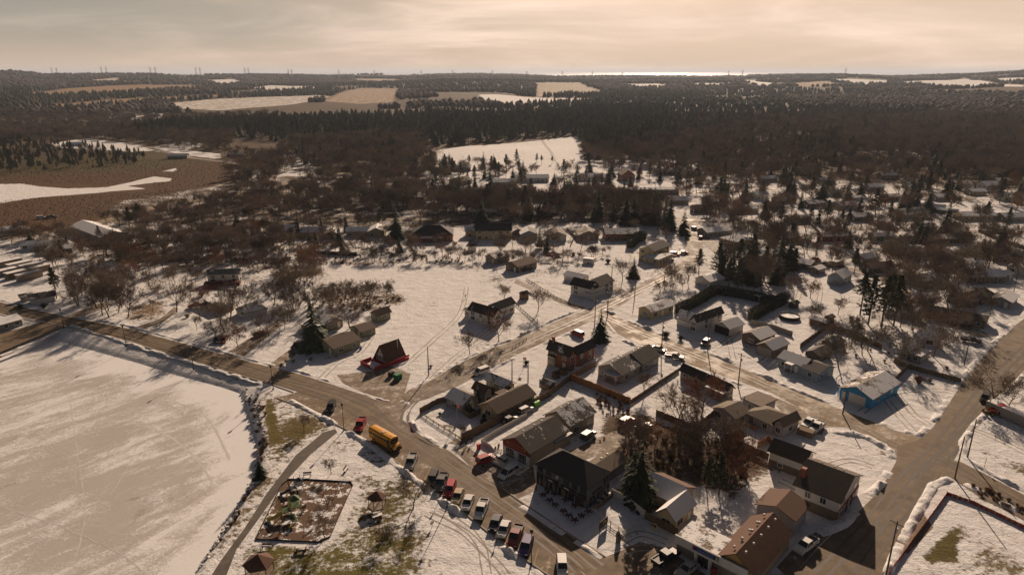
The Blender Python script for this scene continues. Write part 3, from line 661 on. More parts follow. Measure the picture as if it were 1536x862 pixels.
TR = [([(1272, 640), (1300, 612), (1340, 590), (1400, 585), (1440, 590)], 'curving tyre tracks on the lot by the blue garage'), ([(1330, 600), (1350, 625), (1372, 648)], 'tyre tracks turning out of the blue garage lot'), ([(1345, 590), (1370, 620), (1392, 636)], 'second pair of tracks on the blue garage lot'),
 ([(1452, 640), (1490, 655), (1540, 680)], 'tyre tracks crossing the lot by the tractor'), ([(1140, 545), (1160, 530), (1170, 520)], 'tracks before the brown garage'), ([(1150, 552), (1168, 535), (1180, 526)], 'second tracks before the brown garage'),
 ([(1060, 530), (1085, 515), (1105, 500)], 'tracks up to the double garage'), ([(1100, 540), (1095, 515), (1092, 500)], 'tracks in front of the double garage'), ([(655, 765), (690, 785), (720, 815), (730, 860)], 'long tyre tracks across the park snow'), ([(640, 770), (700, 800), (760, 862)], 'second long tyre tracks across the park snow'),
 ([(700, 520), (735, 490), (770, 470), (800, 480)], 'tracks around the white farmhouse yard'), ([(608, 548), (650, 510), (690, 470), (700, 430)], 'faint tracks crossing the snow field'), ([(480, 570), (505, 545), (540, 528), (560, 500)], 'tracks between the green cottage and the A-frame'),
 ([(640, 575), (690, 530), (740, 500)], 'tracks beside the side road'), ([(1180, 400), (1200, 430), (1190, 460)], 'tracks behind the two low houses'), ([(1215, 395), (1230, 430), (1225, 470)], 'tracks running down the sunlit slope'), ([(440, 600), (475, 590), (500, 575)], 'tracks at the lane edge'),
 ([(1000, 812), (960, 800), (930, 815)], 'tracks before the pub yard'), ([(985, 820), (950, 822), (920, 830)], 'tracks on the forecourt edge'), ([(700, 700), (725, 712), (745, 735)], 'tracks over the gravel forecourt'), ([(200, 520), (260, 475), (300, 470), (360, 490)], 'tracks across the lawns above the road'), ([(900, 430), (870, 440), (830, 430)], 'tracks behind the white corner farmhouse'),
 ([(1240, 700), (1275, 690), (1310, 700)], 'tracks on the corner snow'), ([(1170, 720), (1200, 735), (1215, 750)], 'tracks between the brown roofs'), ([(860, 600), (900, 610), (935, 612)], 'tracks in the sunlit back garden'), ([(985, 560), (1010, 590), (1050, 610)], 'tracks in the garden behind the long bungalow')]
for i, (pp, lb) in enumerate(TR): tracks(pp, 1.5, .32, 'track', lb, .010 + .0006 * i, seed=i)
ICET = [([(105, 600), (111, 640), (118, 690), (127, 746), (126, 786), (106, 861), (90, 900)], .24, 'long pale trail winding down the pond ice'), ([(208, 662), (191, 702), (166, 742)], .2, 'short pale scrape across the pond ice'), ([(51, 646), (70, 664), (91, 684)], .16, 'short faint scrape near the left of the ice'),
 ([(190, 632), (248, 652), (288, 682), (312, 712), (320, 735)], .7, 'broad pale arc of drifted snow on the ice'), ([(240, 600), (290, 612), (320, 640), (345, 690)], .5, 'curved drift near the pond corner'), ([(150, 665), (180, 655), (205, 650)], .16, 'thin scrape line in the middle of the ice'), ([(0, 760), (90, 790), (180, 830), (220, 862)], .25, 'pale trail at the lower left of the ice')]
for i, (pp, wd, lb) in enumerate(ICET): tracks(pp, 0, wd, 'trail', lb, .135 + .001 * i, ICE_Z, 'ice_trail', i, 'ice trail')

M['rut'] = pmat('wheel_darkened_asphalt', (.085, .062, .042), .6, .45, .5)
M['salt'] = pmat('dry_salt_crust', (.27, .215, .155), .9, .4, .8)
for i, (pp, g_, w_, m_, z_, lb) in enumerate([
 ([(-60, 444), (95, 478), (190, 498), (290, 527), (400, 561), (497, 586), (560, 612), (620, 652), (680, 694), (760, 748), (830, 796), (900, 850)], 1.7, .55, 'rut', .034, 'dark wheel ruts on the far lane of the main road'),
 ([(-60, 451), (95, 483), (190, 505), (290, 535), (400, 569), (490, 598), (550, 628), (605, 662), (660, 702), (740, 758), (810, 808), (870, 855)], 1.7, .55, 'rut', .035, 'dark wheel ruts on the pond lane of the main road'),
 ([(95, 480), (190, 501), (290, 531), (400, 565), (497, 592), (556, 620), (612, 657), (670, 698), (750, 753), (820, 802), (885, 852)], 0, .3, 'salt', .036, 'pale salt line down the middle of the main road'),
 ([(606, 640), (612, 612), (640, 590), (690, 565), (768, 525), (840, 492), (890, 470), (955, 438), (1015, 408)], 1.6, .6, 'rut', .046, 'wheel ruts turning into the side road'),
 ([(905, 474), (960, 499), (1040, 532), (1120, 565), (1200, 600), (1280, 635), (1350, 672)], 1.6, .5, 'rut', .040, 'wheel ruts on the slushy back street'),
 ([(1230, 862), (1290, 800), (1360, 715), (1410, 665), (1470, 590), (1540, 520)], 1.8, .7, 'rut', .052, 'wheel ruts on the near lane of the wide road'),
 ([(1290, 862), (1330, 800), (1385, 722), (1430, 670), (1490, 598), (1560, 530)], 1.8, .7, 'rut', .053, 'wheel ruts on the far lane of the wide road'),
 ([(1400, 680), (1450, 712), (1536, 758)], 1.7, .5, 'rut', .058, 'wheel ruts leaving the junction')]): tracks(pp, g_, w_, m_, lb, z_, 0, 'wheel_ruts', i + 40, 'road wear')
# ---------------------------------------------------------------- trees
def rvec(rng): 
    v = rng.normal(size=3); return v / np.linalg.norm(v)
class Soup:
    """loose triangles and bars gathered fast"""
    def __init__(s): s.V = []; s.F = []; s.n = 0
    def tri(s, a, b, c): s.V += [a, b, c]; s.F.append((s.n, s.n + 1, s.n + 2)); s.n += 3
    def quad(s, a, b, c, d): s.V += [a, b, c, d]; s.F.append((s.n, s.n + 1, s.n + 2, s.n + 3)); s.n += 4
    def limb(s, pts, rads, k):
        base = s.n; m = len(pts)
        for i in range(m):
            d = pts[min(i + 1, m - 1)] - pts[max(i - 1, 0)]; d = d / (np.linalg.norm(d) + 1e-9)
            a = np.cross(d, (0, 0, 1.) if abs(d[2]) < .9 else (1., 0, 0)); a /= np.linalg.norm(a) + 1e-9; b = np.cross(d, a)
            for j in range(k):
                t = 6.2832 * j / k; s.V.append(pts[i] + (a * math.cos(t) + b * math.sin(t)) * rads[i])
        for i in range(m - 1):
            for j in range(k): s.F.append((base + i * k + j, base + i * k + (j + 1) % k, base + (i + 1) * k + (j + 1) % k, base + (i + 1) * k + j))
        s.n += m * k
    def mesh(s, name, m):
        me = bpy.data.meshes.new(name); me.from_pydata([tuple(v) for v in s.V], [], s.F); me.materials.append(m); me.update(); return me

def bare_meshes(seed, H=10.0, spread=.62, tw=1.0, trunkh=.22, col='twig', twlen=.085):
    rng = np.random.default_rng(seed); T = Soup(); C = Soup()
    def grow(p, d, L, r, lev):
        n = 3 if lev < 2 else 2; pts = [p]; q = p.copy(); dd = d.copy()
        for i in range(n):
            dd = dd + rng.normal(size=3) * (.10 + .05 * lev) + np.array((0, 0, .09 if lev else .0)); dd /= np.linalg.norm(dd); q = q + dd * L / n; pts.append(q)
        rads = [r * (1 - .55 * i / n) for i in range(n + 1)]
        (T if lev < 2 else C).limb(pts, rads, 6 if lev == 0 else (5 if lev == 1 else 3))
        if lev < 4:
            nb = (6, 5, 4, 3)[lev]
            for k in range(nb):
                f = (trunkh + .25 + (1 - trunkh - .25) * (k + .6) / nb) if lev == 0 else .35 + .65 * (k + 1) / nb
                f = min(f, 1) * n; i = min(int(f), n - 1); bp = pts[i] + (pts[i + 1] - pts[i]) * (f - i)
                az = k * 2.4 + rng.random() * 1.2; a = np.cross(dd, rvec(rng)); a /= np.linalg.norm(a) + 1e-9
                if lev == 0: out = np.array((math.cos(az), math.sin(az), 0)); nd = out * spread + np.array((0, 0, 1.0 - .35 * spread + .25 * rng.random()))
                else: nd = dd + a * (.55 + .35 * rng.random()) + np.array((0, 0, .12))
                nd /= np.linalg.norm(nd)
                grow(bp, nd, L * ((.78 if lev == 0 else .66) * (.75 + .4 * rng.random())), rads[i] * (.62 if lev else .6), lev + 1)
        if lev >= 2:
            for k in range(7 if lev == 4 else 4):
                bp = pts[1] + (pts[-1] - pts[1]) * rng.random(); a = rvec(rng); nd = dd + a * .75 + np.array((0, 0, .15)); nd /= np.linalg.norm(nd)
                wv = np.cross(nd, rvec(rng)); wv = wv / (np.linalg.norm(wv) + 1e-9) * (.0034 * H * tw); C.tri(bp - wv, bp + wv, bp + nd * H * twlen * (.6 + .9 * rng.random()))
    grow(np.array((0, 0, -.05)), np.array((rng.normal() * .04, rng.normal() * .04, 1.)), H * .50, H * .021, 0)
    zmax = max(v[2] for v in C.V); k = H / zmax
    for S in (T, C): S.V = [v * k for v in S.V]
    return T.mesh('trunk', M['bark']), C.mesh('crown', M[col])

def spruce_meshes(seed, H=10.0, R=.22, mname='needle', gap=.0, low=.04, droop=.35, whorls=26):
    rng = np.random.default_rng(seed); T = Soup(); C = Soup()
    T.limb([np.array((0, 0, -.1)), np.array((0, 0, H * .5)), np.array((0, 0, H * .98))], [H * .018, H * .011, H * .002], 6)
    for w in range(whorls):
        f = (w + rng.random() * .6) / whorls; z = H * (low + (1 - low) * f); rr = H * R * ((1 - f) ** .85 + .03) * (.8 + .4 * rng.random())
        nb = max(4, int(10 * (1 - f) + 4))
        for k in range(nb):
            if rng.random() < gap: continue
            az = 6.2832 * (k + rng.random() * .9) / nb; r = rr * (.65 + .5 * rng.random()); o = np.array((math.cos(az), math.sin(az), 0)); s_ = np.array((-o[1], o[0], 0))
            z0 = z + rng.normal() * .01 * H; dz = -droop * r * (.6 + .7 * rng.random())
            p0 = np.array((0, 0, z0)); tip = o * r + np.array((0, 0, z0 + dz)); wd = r * .20 + .04
            for q in range(4):
                f0 = .12 + .2 * q; a = p0 + (tip - p0) * f0; b = p0 + (tip - p0) * min(1, f0 + .38)
                up = np.array((0, 0, .05 * r + .02 * H * rng.random() * (1 - f)))
                C.tri(a + up, b + s_ * wd * (1.1 - f0 * .6) + rng.normal(size=3) * .03, b * 1.0 + (b - a) * .4 - up * .5)
                C.tri(a + up, b + (b - a) * .4 - up * .5, b - s_ * wd * (1.1 - f0 * .6) + rng.normal(size=3) * .03)
    return T.mesh('trunk', M['bark']), C.mesh('crown', M[mname])

def pine_meshes(seed, H=10.0, mname='needle2', low=.35, R=.2, n=60):
    rng = np.random.default_rng(seed); T = Soup(); C = Soup()
    T.limb([np.array((0, 0, -.1)), np.array((.02 * H, 0, H * .5)), np.array((0, 0, H * .96))], [H * .018, H * .012, H * .003], 6)
    for k in range(n):
        f = k / n; z = H * (low + (.97 - low) * f); prof = math.sin(min(1, (f * .9 + .25)) * math.pi) ** .7 * (1 - .35 * f)
        r = H * R * prof * (.5 + .7 * rng.random()); az = k * 2.4 + rng.random(); o = np.array((math.cos(az), math.sin(az), .18)); c = o * r + np.array((0, 0, z))
        T.limb([np.array((0, 0, z - .02 * H)), c], [H * .004, H * .0015], 3)
        for q in range(3):
            cc = c * np.array((1 - .33 * q,) * 2 + (1,)) + rng.normal(size=3) * .012 * H
            for j in range(9):
                d = rvec(rng) * np.array((1, 1, .55)); e = np.cross(d, rvec(rng)); e /= np.linalg.norm(e) + 1e-9
                C.tri(cc - e * .013 * H, cc + e * .013 * H, cc + d * H * .062 * (.6 + .7 * rng.random()))
    return T.mesh('trunk', M['bark']), C.mesh('crown', M[mname])

def shrub_mesh(seed, H=1.0, col='rustleaf', n=110):
    rng = np.random.default_rng(seed); C = Soup()
    for k in range(n):
        az = rng.random() * 6.28; t = rng.random() * .9; d = np.array((math.cos(az) * t, math.sin(az) * t, 1.)); d /= np.linalg.norm(d)
        L = H * (.55 + .45 * rng.random()) * (1 - .15 * t); b = np.array((math.cos(az) * .14 * rng.random() * H, math.sin(az) * .14 * rng.random() * H, -.03))
        w = np.cross(d, rvec(rng)); w = w / (np.linalg.norm(w) + 1e-9) * .018 * H; m = b + d * L * .6
        C.quad(b - w, b + w, m + w * .6, m - w * .6)
        for q in range(3):
            dd = d + rvec(rng) * .55; dd /= np.linalg.norm(dd); w2 = np.cross(dd, rvec(rng)); w2 = w2 / (np.linalg.norm(w2) + 1e-9) * .014 * H
            C.tri(m - w2, m + w2, m + dd * L * .5)
    return C.mesh('shrub', M[col])

PROTO = {
 'bare': [bare_meshes(1, spread=.7), bare_meshes(2, spread=.95, trunkh=.1), bare_meshes(3, spread=.5), bare_meshes(4, spread=.8, trunkh=.15), bare_meshes(5, spread=.6, trunkh=.3)],
 'wide': [bare_meshes(21, spread=1.2, trunkh=0.0, tw=.9), bare_meshes(22, spread=1.0, trunkh=.05, tw=.9)],
 'rust': [bare_meshes(31, spread=.9, trunkh=0, tw=1.15, col='rustleaf'), bare_meshes(32, spread=.8, trunkh=.1, tw=1.15, col='rustleaf')],
 'spruce': [spruce_meshes(41, R=.25), spruce_meshes(42, R=.30, gap=.08), spruce_meshes(43, R=.20, gap=.15)],
 'pine': [pine_meshes(51), pine_meshes(52, low=.2, R=.24, mname='needle'), pine_meshes(53, low=.45)],
 'cedar': [spruce_meshes(61, R=.13, whorls=34, droop=-.5, low=.0), spruce_meshes(62, R=.16, whorls=34, droop=-.5, low=.0)],
}
SHRUB = [shrub_mesh(71), shrub_mesh(72, col='twig'), shrub_mesh(73, col='hedge', n=150)]
TYPES = {'bare': ('bare_tree', 'tree'), 'wide': ('bare_tree', 'tree'), 'rust': ('bare_tree', 'tree'), 'spruce': ('spruce_tree', 'conifer'), 'pine': ('pine_tree', 'conifer'), 'cedar': ('cedar_tree', 'conifer')}
TRUNKOBJ = {}
NTREE = 0
def tree(kind, x, y, h, label, group=None, seed=None, wide=1.0):
    global NTREE
    NTREE += 1
    s = NTREE if seed is None else seed; ms = PROTO[kind][s % len(PROTO[kind])]; nm, cat = TYPES[kind]
    z = float(terrain(np.array([x]), np.array([y]))[0])
    t = thing(nm, label, cat, (x, y, z - .02), (s * 2.399) % 6.283, group); t.scale = (h / 10 * wide, h / 10 * wide, h / 10)
    a = bpy.data.objects.new('trunk', ms[0]); b = bpy.data.objects.new('crown', ms[1])
    for o in (a, b): COL.objects.link(o); o.parent = t
    TRUNKOBJ.setdefault((kind, s % len(PROTO[kind])), (a, b))
    return t
def treepx(kind, x, y, h, label, group=None, **k):
    q = G(x, y); return tree(kind, q[0], q[1], h, label, group, **k)
def shrub(x, y, h, label, group=None, k=0, wide=1.2):
    q = P(x, y); z = float(terrain(np.array([q[0]]), np.array([q[1]]))[0]); o = bpy.data.objects.new('shrub', SHRUB[k]); COL.objects.link(o); o.location = (q[0], q[1], z); o.scale = (h * wide, h * wide, h)
    o.rotation_euler = (0, 0, x * .7); return tag(o, label, 'shrub', group)

# single trees that stand out: kind, x, y of the foot in the photo, height m, label
SOLO = [
 ('wide', 265, 468, 12, 'wide crowned bare tree standing alone on the snowy lawn above the main road'),
 ('wide', 192, 476, 13, 'big leaning bare tree right beside the main road, last of the roadside clump'),
 ('wide', 145, 462, 14, 'big tangled bare tree at the driveway mouth by the road'),
 ('bare', 118, 458, 11, 'thin bare tree on the left of the tangled roadside clump'),
 ('bare', 163, 466, 12, 'upright bare tree in the middle of the roadside clump'),
 ('bare', 345, 482, 15, 'tall thin bare tree rising before the flat snowy roof'),
 ('bare', 337, 498, 13, 'tall slim bare tree nearer the two parked cars'),
 ('wide', 375, 475, 13, 'spreading bare tree between the raised white house and the round-roofed shed'),
 ('rust', 357, 520, 8, 'russet bare tree beside the two parked cars'),
 ('wide', 322, 512, 8, 'low bare tree on a brown grass patch by the parked cars'),
 ('bare', 388, 522, 7, 'small bare tree in the yard of the red car'),
 ('bare', 441, 452, 15, 'tall bare tree at the end of the dark thicket'),
 ('rust', 470, 412, 14, 'round rusty crowned willow on the edge of the snow field'),
 ('wide', 525, 492, 13, 'spreading russet tree over the small green shed'),
 ('bare', 497, 470, 11, 'bare tree behind the dark-roofed bungalow'),
 ('spruce', 472, 522, 16, 'tall dark spruce beside the long pale green cottage'),
 ('spruce', 465, 463, 4.5, 'little spruce behind the dark-roofed bungalow'),
 ('bare', 427, 493, 8, 'bare tree in front of the dark-roofed bungalow'),
 ('bare', 580, 455, 10, 'slim bare tree on the tip of the brush strip in the snow field'),
 ('bare', 705, 532, 8, 'small round bare tree on the lawn near the side road'),
 ('rust', 748, 512, 11, 'russet bare tree on the right of the white T-shaped house'),
 ('bare', 756, 455, 8, 'bare tree behind the white T-shaped house'),
 ('bare', 807, 467, 9, 'feathery bare tree beside the narrow lane'),
 ('spruce', 900, 512, 11, 'full dark spruce by the street corner, before the red van'),
 ('spruce', 950, 417, 9, 'neat spruce in the corner garden beside a slim bare tree'),
 ('bare', 934, 421, 10, 'slim bare tree left of the neat corner spruce'),
 ('cedar', 809, 372, 11.5, 'columnar dark cedar between two back street houses'),
 ('spruce', 595, 358, 17, 'huge dark spruce in the middle of the back row of houses'),
 ('spruce', 448, 356, 13, 'dark spruce behind the house with the pale green roof'),
 ('pine', 1048, 412, 11, 'yellow-green pine at the bend of the upper road'),
 ('pine', 1080, 418, 11, 'green pine left of the dark conifer mass'),
 ('spruce', 1112, 425, 15, 'first dark conifer of the mass behind the cedar hedge'),
 ('spruce', 1128, 415, 16, 'tallest dark conifer of the mass behind the cedar hedge'),
 ('pine', 1146, 421, 14, 'broad dark pine right of the conifer mass'),
 ('pine', 1092, 435, 12, 'dark pine at the low side of the conifer mass'),
 ('pine', 1281, 411, 11, 'open crowned pine standing over the pale blue gabled house'),
 ('pine', 1302, 487, 17, 'tall pine on the left of the grove of long bare stems'),
 ('pine', 1322, 492, 18, 'tallest pine of the grove with long bare stems'),
 ('pine', 1340, 488, 17, 'tall pine on the right of the grove with long bare stems'),
 ('pine', 1331, 478, 16, 'pine standing behind the grove with long bare stems'),
 ('pine', 1290, 472, 15, 'pine at the back left corner of the stemmed grove'),
 ('wide', 1258, 552, 12, 'big gnarled bare tree between the pale blue bungalow and the bright blue garage'),
 ('bare', 1190, 446, 9, 'round bare tree on the lawn below the two low grey houses'),
 ('bare', 1222, 502, 6, 'little bare tree in the pool garden'),
 ('wide', 1400, 535, 10, 'bare tree at the garden edge before the long wooden fence'),
 ('wide', 1345, 548, 11, 'bare tree in the yard behind the bright blue garage'),
 ('wide', 1490, 606, 11, 'bushy brown bare tree overhanging the wide road by the red tractor'),
 ('wide', 1512, 612, 9, 'second bare tree beside the red tractor'),
 ('bare', 1485, 472, 8, 'bare tree by the lane mouth on the wide road'),
 ('rust', 1052, 625, 13, 'tall russet tree behind the long black-roofed house'),
 ('wide', 1014, 640, 10, 'bare tree just inside the long back garden fence'),
 ('bare', 966, 590, 7, 'small bare tree in the garden of the twin-gabled grey house'),
 ('spruce', 960, 757, 16, 'tall black-green spruce between the pub and the cream house'),
 ('spruce', 950, 740, 11, 'smaller dark spruce tucked behind the tall one by the pub'),
 ('pine', 1078, 742, 9, 'dark conifer in the tangled lot behind the cream house'),
 ('pine', 1060, 733, 7, 'low conifer left in the tangled lot behind the cream house'),
 ('cedar', 726, 636, 4.8, 'narrow cedar at the patio of the long brown-roofed bungalow'),
 ('cedar', 697, 617, 5.4, 'first narrow cedar of the row beside the grey cottage'),
 ('cedar', 708, 622, 5.0, 'last narrow cedar of the row beside the grey cottage'),
 ('cedar', 717, 606, 5.8, 'narrow cedar in front of the little two-storey house'),
 ('cedar', 730, 598, 5.2, 'narrow cedar right of the little two-storey house'),
 ('cedar', 738, 592, 5.8, 'narrow cedar nearest the snowy metal roof'),
 ('spruce', 391, 716, 5.2, 'lone small spruce on the rocky pond shore'),
 ('bare', 456, 647, 5, 'spindly bare tree on the grassy bank above the footpath'),
 ('bare', 497, 710, 4, 'thin bare sapling at the upper edge of the playground'),
 ('wide', 488, 807, 6, 'bare tree in a round bed at the playground corner'),
 ('wide', 620, 762, 6.5, 'round bare tree in the park near the parked cars'),
 ('bare', 572, 812, 3.5, 'slim sapling in the lower park'),
 ('bare', 692, 655, 3.5, 'small bare tree inside the corner garden'),
 ('spruce', 1257, 350, 9, 'spruce on the left above the stemmed grove, by the pale street'),
 ('spruce', 1190, 345, 11, 'dark spruce beside the pale inner street'),
 ('pine', 1240, 335, 13, 'broad pine in the upper right neighbourhood'),
 ('pine', 1262, 338, 9, 'dark bushy pine next to the broad one'),
 ('pine', 1405, 282, 19, 'tall olive pine towering over the upper right houses'),
 ('pine', 1392, 290, 15, 'shorter pine beside the towering olive one'),
 ('spruce', 736, 306, 22, 'big dark spruce in the belt below the white bungalow'),
 ('spruce', 850, 302, 17, 'ragged spruce in the belt before the snowy yards'),
 ('spruce', 793, 330, 16, 'dark spruce cluster leader above the back street'),
 ('spruce', 912, 282, 17, 'dark conifer beside the red-brick gabled house'),
 ('spruce', 990, 272, 13, 'pointed spruce in an open snowy yard'),
 ('spruce', 1003, 345, 12, 'spruce at the top of the side road'),
 ('spruce', 1025, 352, 13, 'slender spruce just right of the side road top'),
 ('spruce', 985, 338, 15, 'dark spruce left of the side road top'),
 ('spruce', 965, 335, 13, 'wide dark spruce by the back street'),
 ('spruce', 920, 331, 11, 'spruce among bare trees above the brick house'),
 ('pine', 210, 340, 13, 'broad olive pine at the end of the marsh road'),
 ('pine', 195, 344, 12, 'left pine of the pair by the big snowy barn'),
 ('pine', 150, 362, 8, 'low pine in front of the big snowy barn'),
 ('pine', 85, 448, 12, 'leaning pine beside the hut near the main road'),
 ('pine', 180, 393, 7, 'small pine over the white garden shed'),
 ('pine', 1510, 345, 12, 'dark pine at the far right street'),
 ('rust', 1520, 368, 11, 'round russet tree crown at the right edge'),
 ('bare', 1452, 378, 11, 'bare tree behind the walled garden'),
 ('bare', 1187, 322, 14, 'large open bare tree in the upper neighbourhood'),
 ('bare', 1250, 283, 14, 'twin stemmed bare tree by the white square house'),
 ('bare', 560, 268, 10, 'bare tree at the wood edge of the snowy fields'),
]
for k, x, y, h, lb in SOLO: treepx(k, x, y, h * 1.03, lb)

# belts and groves: polygon in the photo, spacing m, height range, mix of kinds, label, group
def scatter_poly(pts, spacing, rng, jitter=1.7):
    q = np.array(GP(pts)); mn = q.min(0); mx = q.max(0); xs = np.arange(mn[0], mx[0], spacing); ys = np.arange(mn[1], mx[1], spacing)
    X, Y = np.meshgrid(xs, ys); X = X.ravel() + (rng.random(X.size) - .5) * spacing * jitter; Y = Y.ravel() + (rng.random(Y.size) - .5) * spacing * jitter
    k = inside(q, X, Y); return X[k], Y[k]
BELTS = [
 ([(905, 682), (960, 650), (1010, 655), (1090, 672), (1140, 705), (1100, 745), (1070, 715), (1000, 700), (930, 700)], 4.3, (6, 9.5), {'bare': .5, 'wide': .3, 'rust': .2}, 'bare tree tangled in the dark lot behind the pub and cream house'),
 ([(1325, 440), (1440, 440), (1480, 480), (1430, 515), (1350, 505)], 9.5, (8, 12), {'bare': .55, 'wide': .45}, 'bare tree crowding the gardens right of the stemmed pine grove'),
 ([(1230, 505), (1290, 520), (1330, 535), (1300, 555), (1240, 530)], 8, (7, 10), {'wide': .6, 'bare': .4}, 'bare tree along the fence behind the blue garage'),
 ([(1310, 400), (1420, 395), (1500, 420), (1480, 445), (1330, 440)], 11, (9, 13), {'bare': .7, 'wide': .2, 'rust': .1}, 'bare tree in the brown patch above the pine grove'),
 ([(1140, 380), (1230, 375), (1310, 392), (1290, 402), (1180, 400)], 13, (7, 10), {'bare': .8, 'pine': .2}, 'tree in the gardens between the inner lane and back gardens'),
 ([(430, 455), (480, 440), (590, 448), (560, 462), (480, 470), (440, 470)], 6.5, (6, 9), {'bare': .5, 'wide': .5}, 'bare tree in the brush strip above the cottages'),
 ([(395, 430), (430, 400), (480, 392), (470, 430), (440, 460), (400, 465)], 8, (8, 12), {'bare': .6, 'wide': .4}, 'bare tree in the thicket between two snowy lots'),
 ([(250, 385), (320, 372), (430, 375), (440, 392), (380, 398), (270, 398)], 9, (7, 11), {'bare': .8, 'wide': .2}, 'bare tree on the brushy bank behind the raised white house'),
 ([(150, 372), (220, 392), (260, 412), (250, 420), (190, 405), (140, 385)], 9, (7, 10), {'bare': .8, 'rust': .2}, 'bare tree by the white garden shed'),
 ([(60, 398), (120, 400), (110, 425), (70, 420)], 10, (9, 12), {'bare': 1.}, 'bare tree at the edge of the trailer park'),
 ([(440, 385), (600, 378), (700, 385), (780, 395), (770, 403), (640, 398), (500, 392)], 9, (4, 7), {'bare': .7, 'wide': .3}, 'low bare tree in the hedge line above the snow field'),
 ([(870, 440), (925, 418), (1005, 398), (1010, 404), (960, 430), (890, 455)], 30, (5, 8), {'bare': 1.}, 'small bare tree near the white gabled corner house'),
 ([(975, 430), (1015, 412), (1040, 425), (1000, 440)], 9, (7, 10), {'bare': .6, 'wide': .4}, 'bare tree beside the bend of the side road'),
 ([(1055, 436), (1085, 405), (1130, 400), (1185, 395), (1195, 410), (1160, 442), (1110, 440)], 8, (12, 17), {'bare': .2, 'pine': .4, 'spruce': .4}, 'tree massed behind the cedar hedge'),
 ([(1160, 420), (1185, 395), (1200, 412), (1180, 440)], 9, (8, 11), {'pine': .5, 'spruce': .5}, 'conifer behind the two low grey houses'),
 ([(1080, 350), (1180, 348), (1200, 372), (1150, 395), (1120, 372)], 9, (8, 12), {'bare': .85, 'rust': .15}, 'bare tree round the inner street houses'),
 ([(1430, 500), (1480, 500), (1440, 545), (1400, 530)], 40, (6, 8), {'wide': 1.}, 'lone bare tree before the wide road'),
 ([(650, 500), (700, 470), (720, 505), (760, 500), (770, 520), (720, 520)], 40, (6, 8), {'bare': 1.}, 'bare sapling before the white T-shaped house'),
 ([(1200, 350), (1300, 345), (1450, 350), (1450, 372), (1330, 372), (1210, 366)], 15, (8, 12), {'bare': .75, 'wide': .15, 'spruce': .1}, 'tree scattered below the pale rear street on the right'),
]
MORE = [
 ([(640, 322), (900, 318), (1010, 322), (1010, 334), (700, 336), (620, 336)], 10, (9, 13), {'bare': .75, 'spruce': .25}, 'tree in the verge behind the back street houses'),
 ([(200, 345), (420, 336), (620, 336), (620, 345), (400, 352), (190, 368)], 13, (7, 11), {'bare': .8, 'spruce': .2}, 'tree behind the left half of the back row'),
 ([(440, 366), (640, 368), (640, 380), (440, 378)], 9, (6, 9), {'bare': .8, 'wide': .2}, 'bare tree in the yards between the back row and the hedge line'),
 ([(700, 372), (860, 368), (930, 372), (930, 382), (780, 388), (700, 384)], 12, (6, 9), {'bare': .8, 'spruce': .2}, 'tree in the yards below the white bay-windowed house'),
 ([(880, 331), (1030, 331), (1020, 350), (985, 345), (900, 338)], 9, (12, 18), {'bare': .5, 'spruce': .5}, 'tree between the brick house row and the upper road'),
 ([(1055, 320), (1090, 322), (1130, 326), (1180, 330), (1180, 345), (1060, 343)], 11, (9, 13), {'rust': .5, 'bare': .5}, 'russet tree over the street corner houses'),
 ([(1180, 350), (1340, 346), (1500, 352), (1540, 372), (1500, 372), (1340, 366), (1190, 368)], 12, (8, 12), {'bare': .7, 'wide': .15, 'spruce': .15}, 'tree along the pale rear street on the right'),
 ([(1290, 372), (1400, 378), (1540, 390), (1540, 430), (1420, 425), (1300, 400)], 11, (8, 12), {'bare': .7, 'wide': .3}, 'bare tree in the crowded right side gardens'),
 ([(1195, 470), (1290, 500), (1320, 560), (1240, 560), (1210, 520)], 16, (6, 9), {'bare': .7, 'wide': .3}, 'bare tree in the yards left of the blue garage'),
 ([(120, 385), (250, 372), (250, 398), (190, 420), (140, 410)], 9, (7, 10), {'bare': .8, 'rust': .2}, 'bare tree on the slope between barn and garden shed'),
 ([(100, 430), (190, 435), (215, 465), (170, 478), (110, 462)], 8, (9, 13), {'wide': .6, 'bare': .4}, 'bare tree of the tangled roadside clump'),
 ([(260, 365), (350, 350), (440, 360), (440, 385), (300, 385)], 9, (7, 11), {'bare': .9, 'wide': .1}, 'bare tree on the brush slope below the snowy paddock'),
 ([(0, 348), (90, 352), (130, 362), (60, 372), (0, 372)], 8, (6, 9), {'bare': .8, 'spruce': .2}, 'tree fringe behind the trailer park'),
 ([(300, 470), (380, 465), (440, 480), (430, 520), (340, 525)], 15, (6, 9), {'bare': .7, 'wide': .3}, 'bare tree scattered round the cottages'),
 ([(1000, 280), (1150, 285), (1400, 300), (1400, 325), (1150, 312), (1010, 305)], 17, (8, 12), {'bare': .75, 'spruce': .1, 'pine': .15}, 'tree in the upper street gardens'),
]
CAND = []
rngb = np.random.default_rng(5)
NB = sum(1 for q in SOLO if q[0] in ('bare', 'wide', 'rust')); OVER = []
for pts, sp, hr, mix, lb in BELTS + sorted(MORE, key=lambda b: -sum(p[1] for p in b[0]) / len(b[0])):
    X, Y = scatter_poly(pts, sp, rngb); ks = list(mix); pr = np.array([mix[k] for k in ks]); pr /= pr.sum()
    for x, y in zip(X, Y):
        k = ks[int(rngb.choice(len(ks), p=pr))]; h = 1.1 * (hr[0] + (hr[1] - hr[0]) * rngb.random())
        if k in ('bare', 'wide', 'rust'):
            NB += 1
            if NB > 298: OVER.append((x, y, h)); continue
        tree(k, x, y, h, lb.replace('bare tree', 'leafless tree') if 0 else lb, lb.replace('tree', 'trees', 1).replace('conifer ', 'conifers ', 1))
print('trees', NTREE, NB, len(OVER))
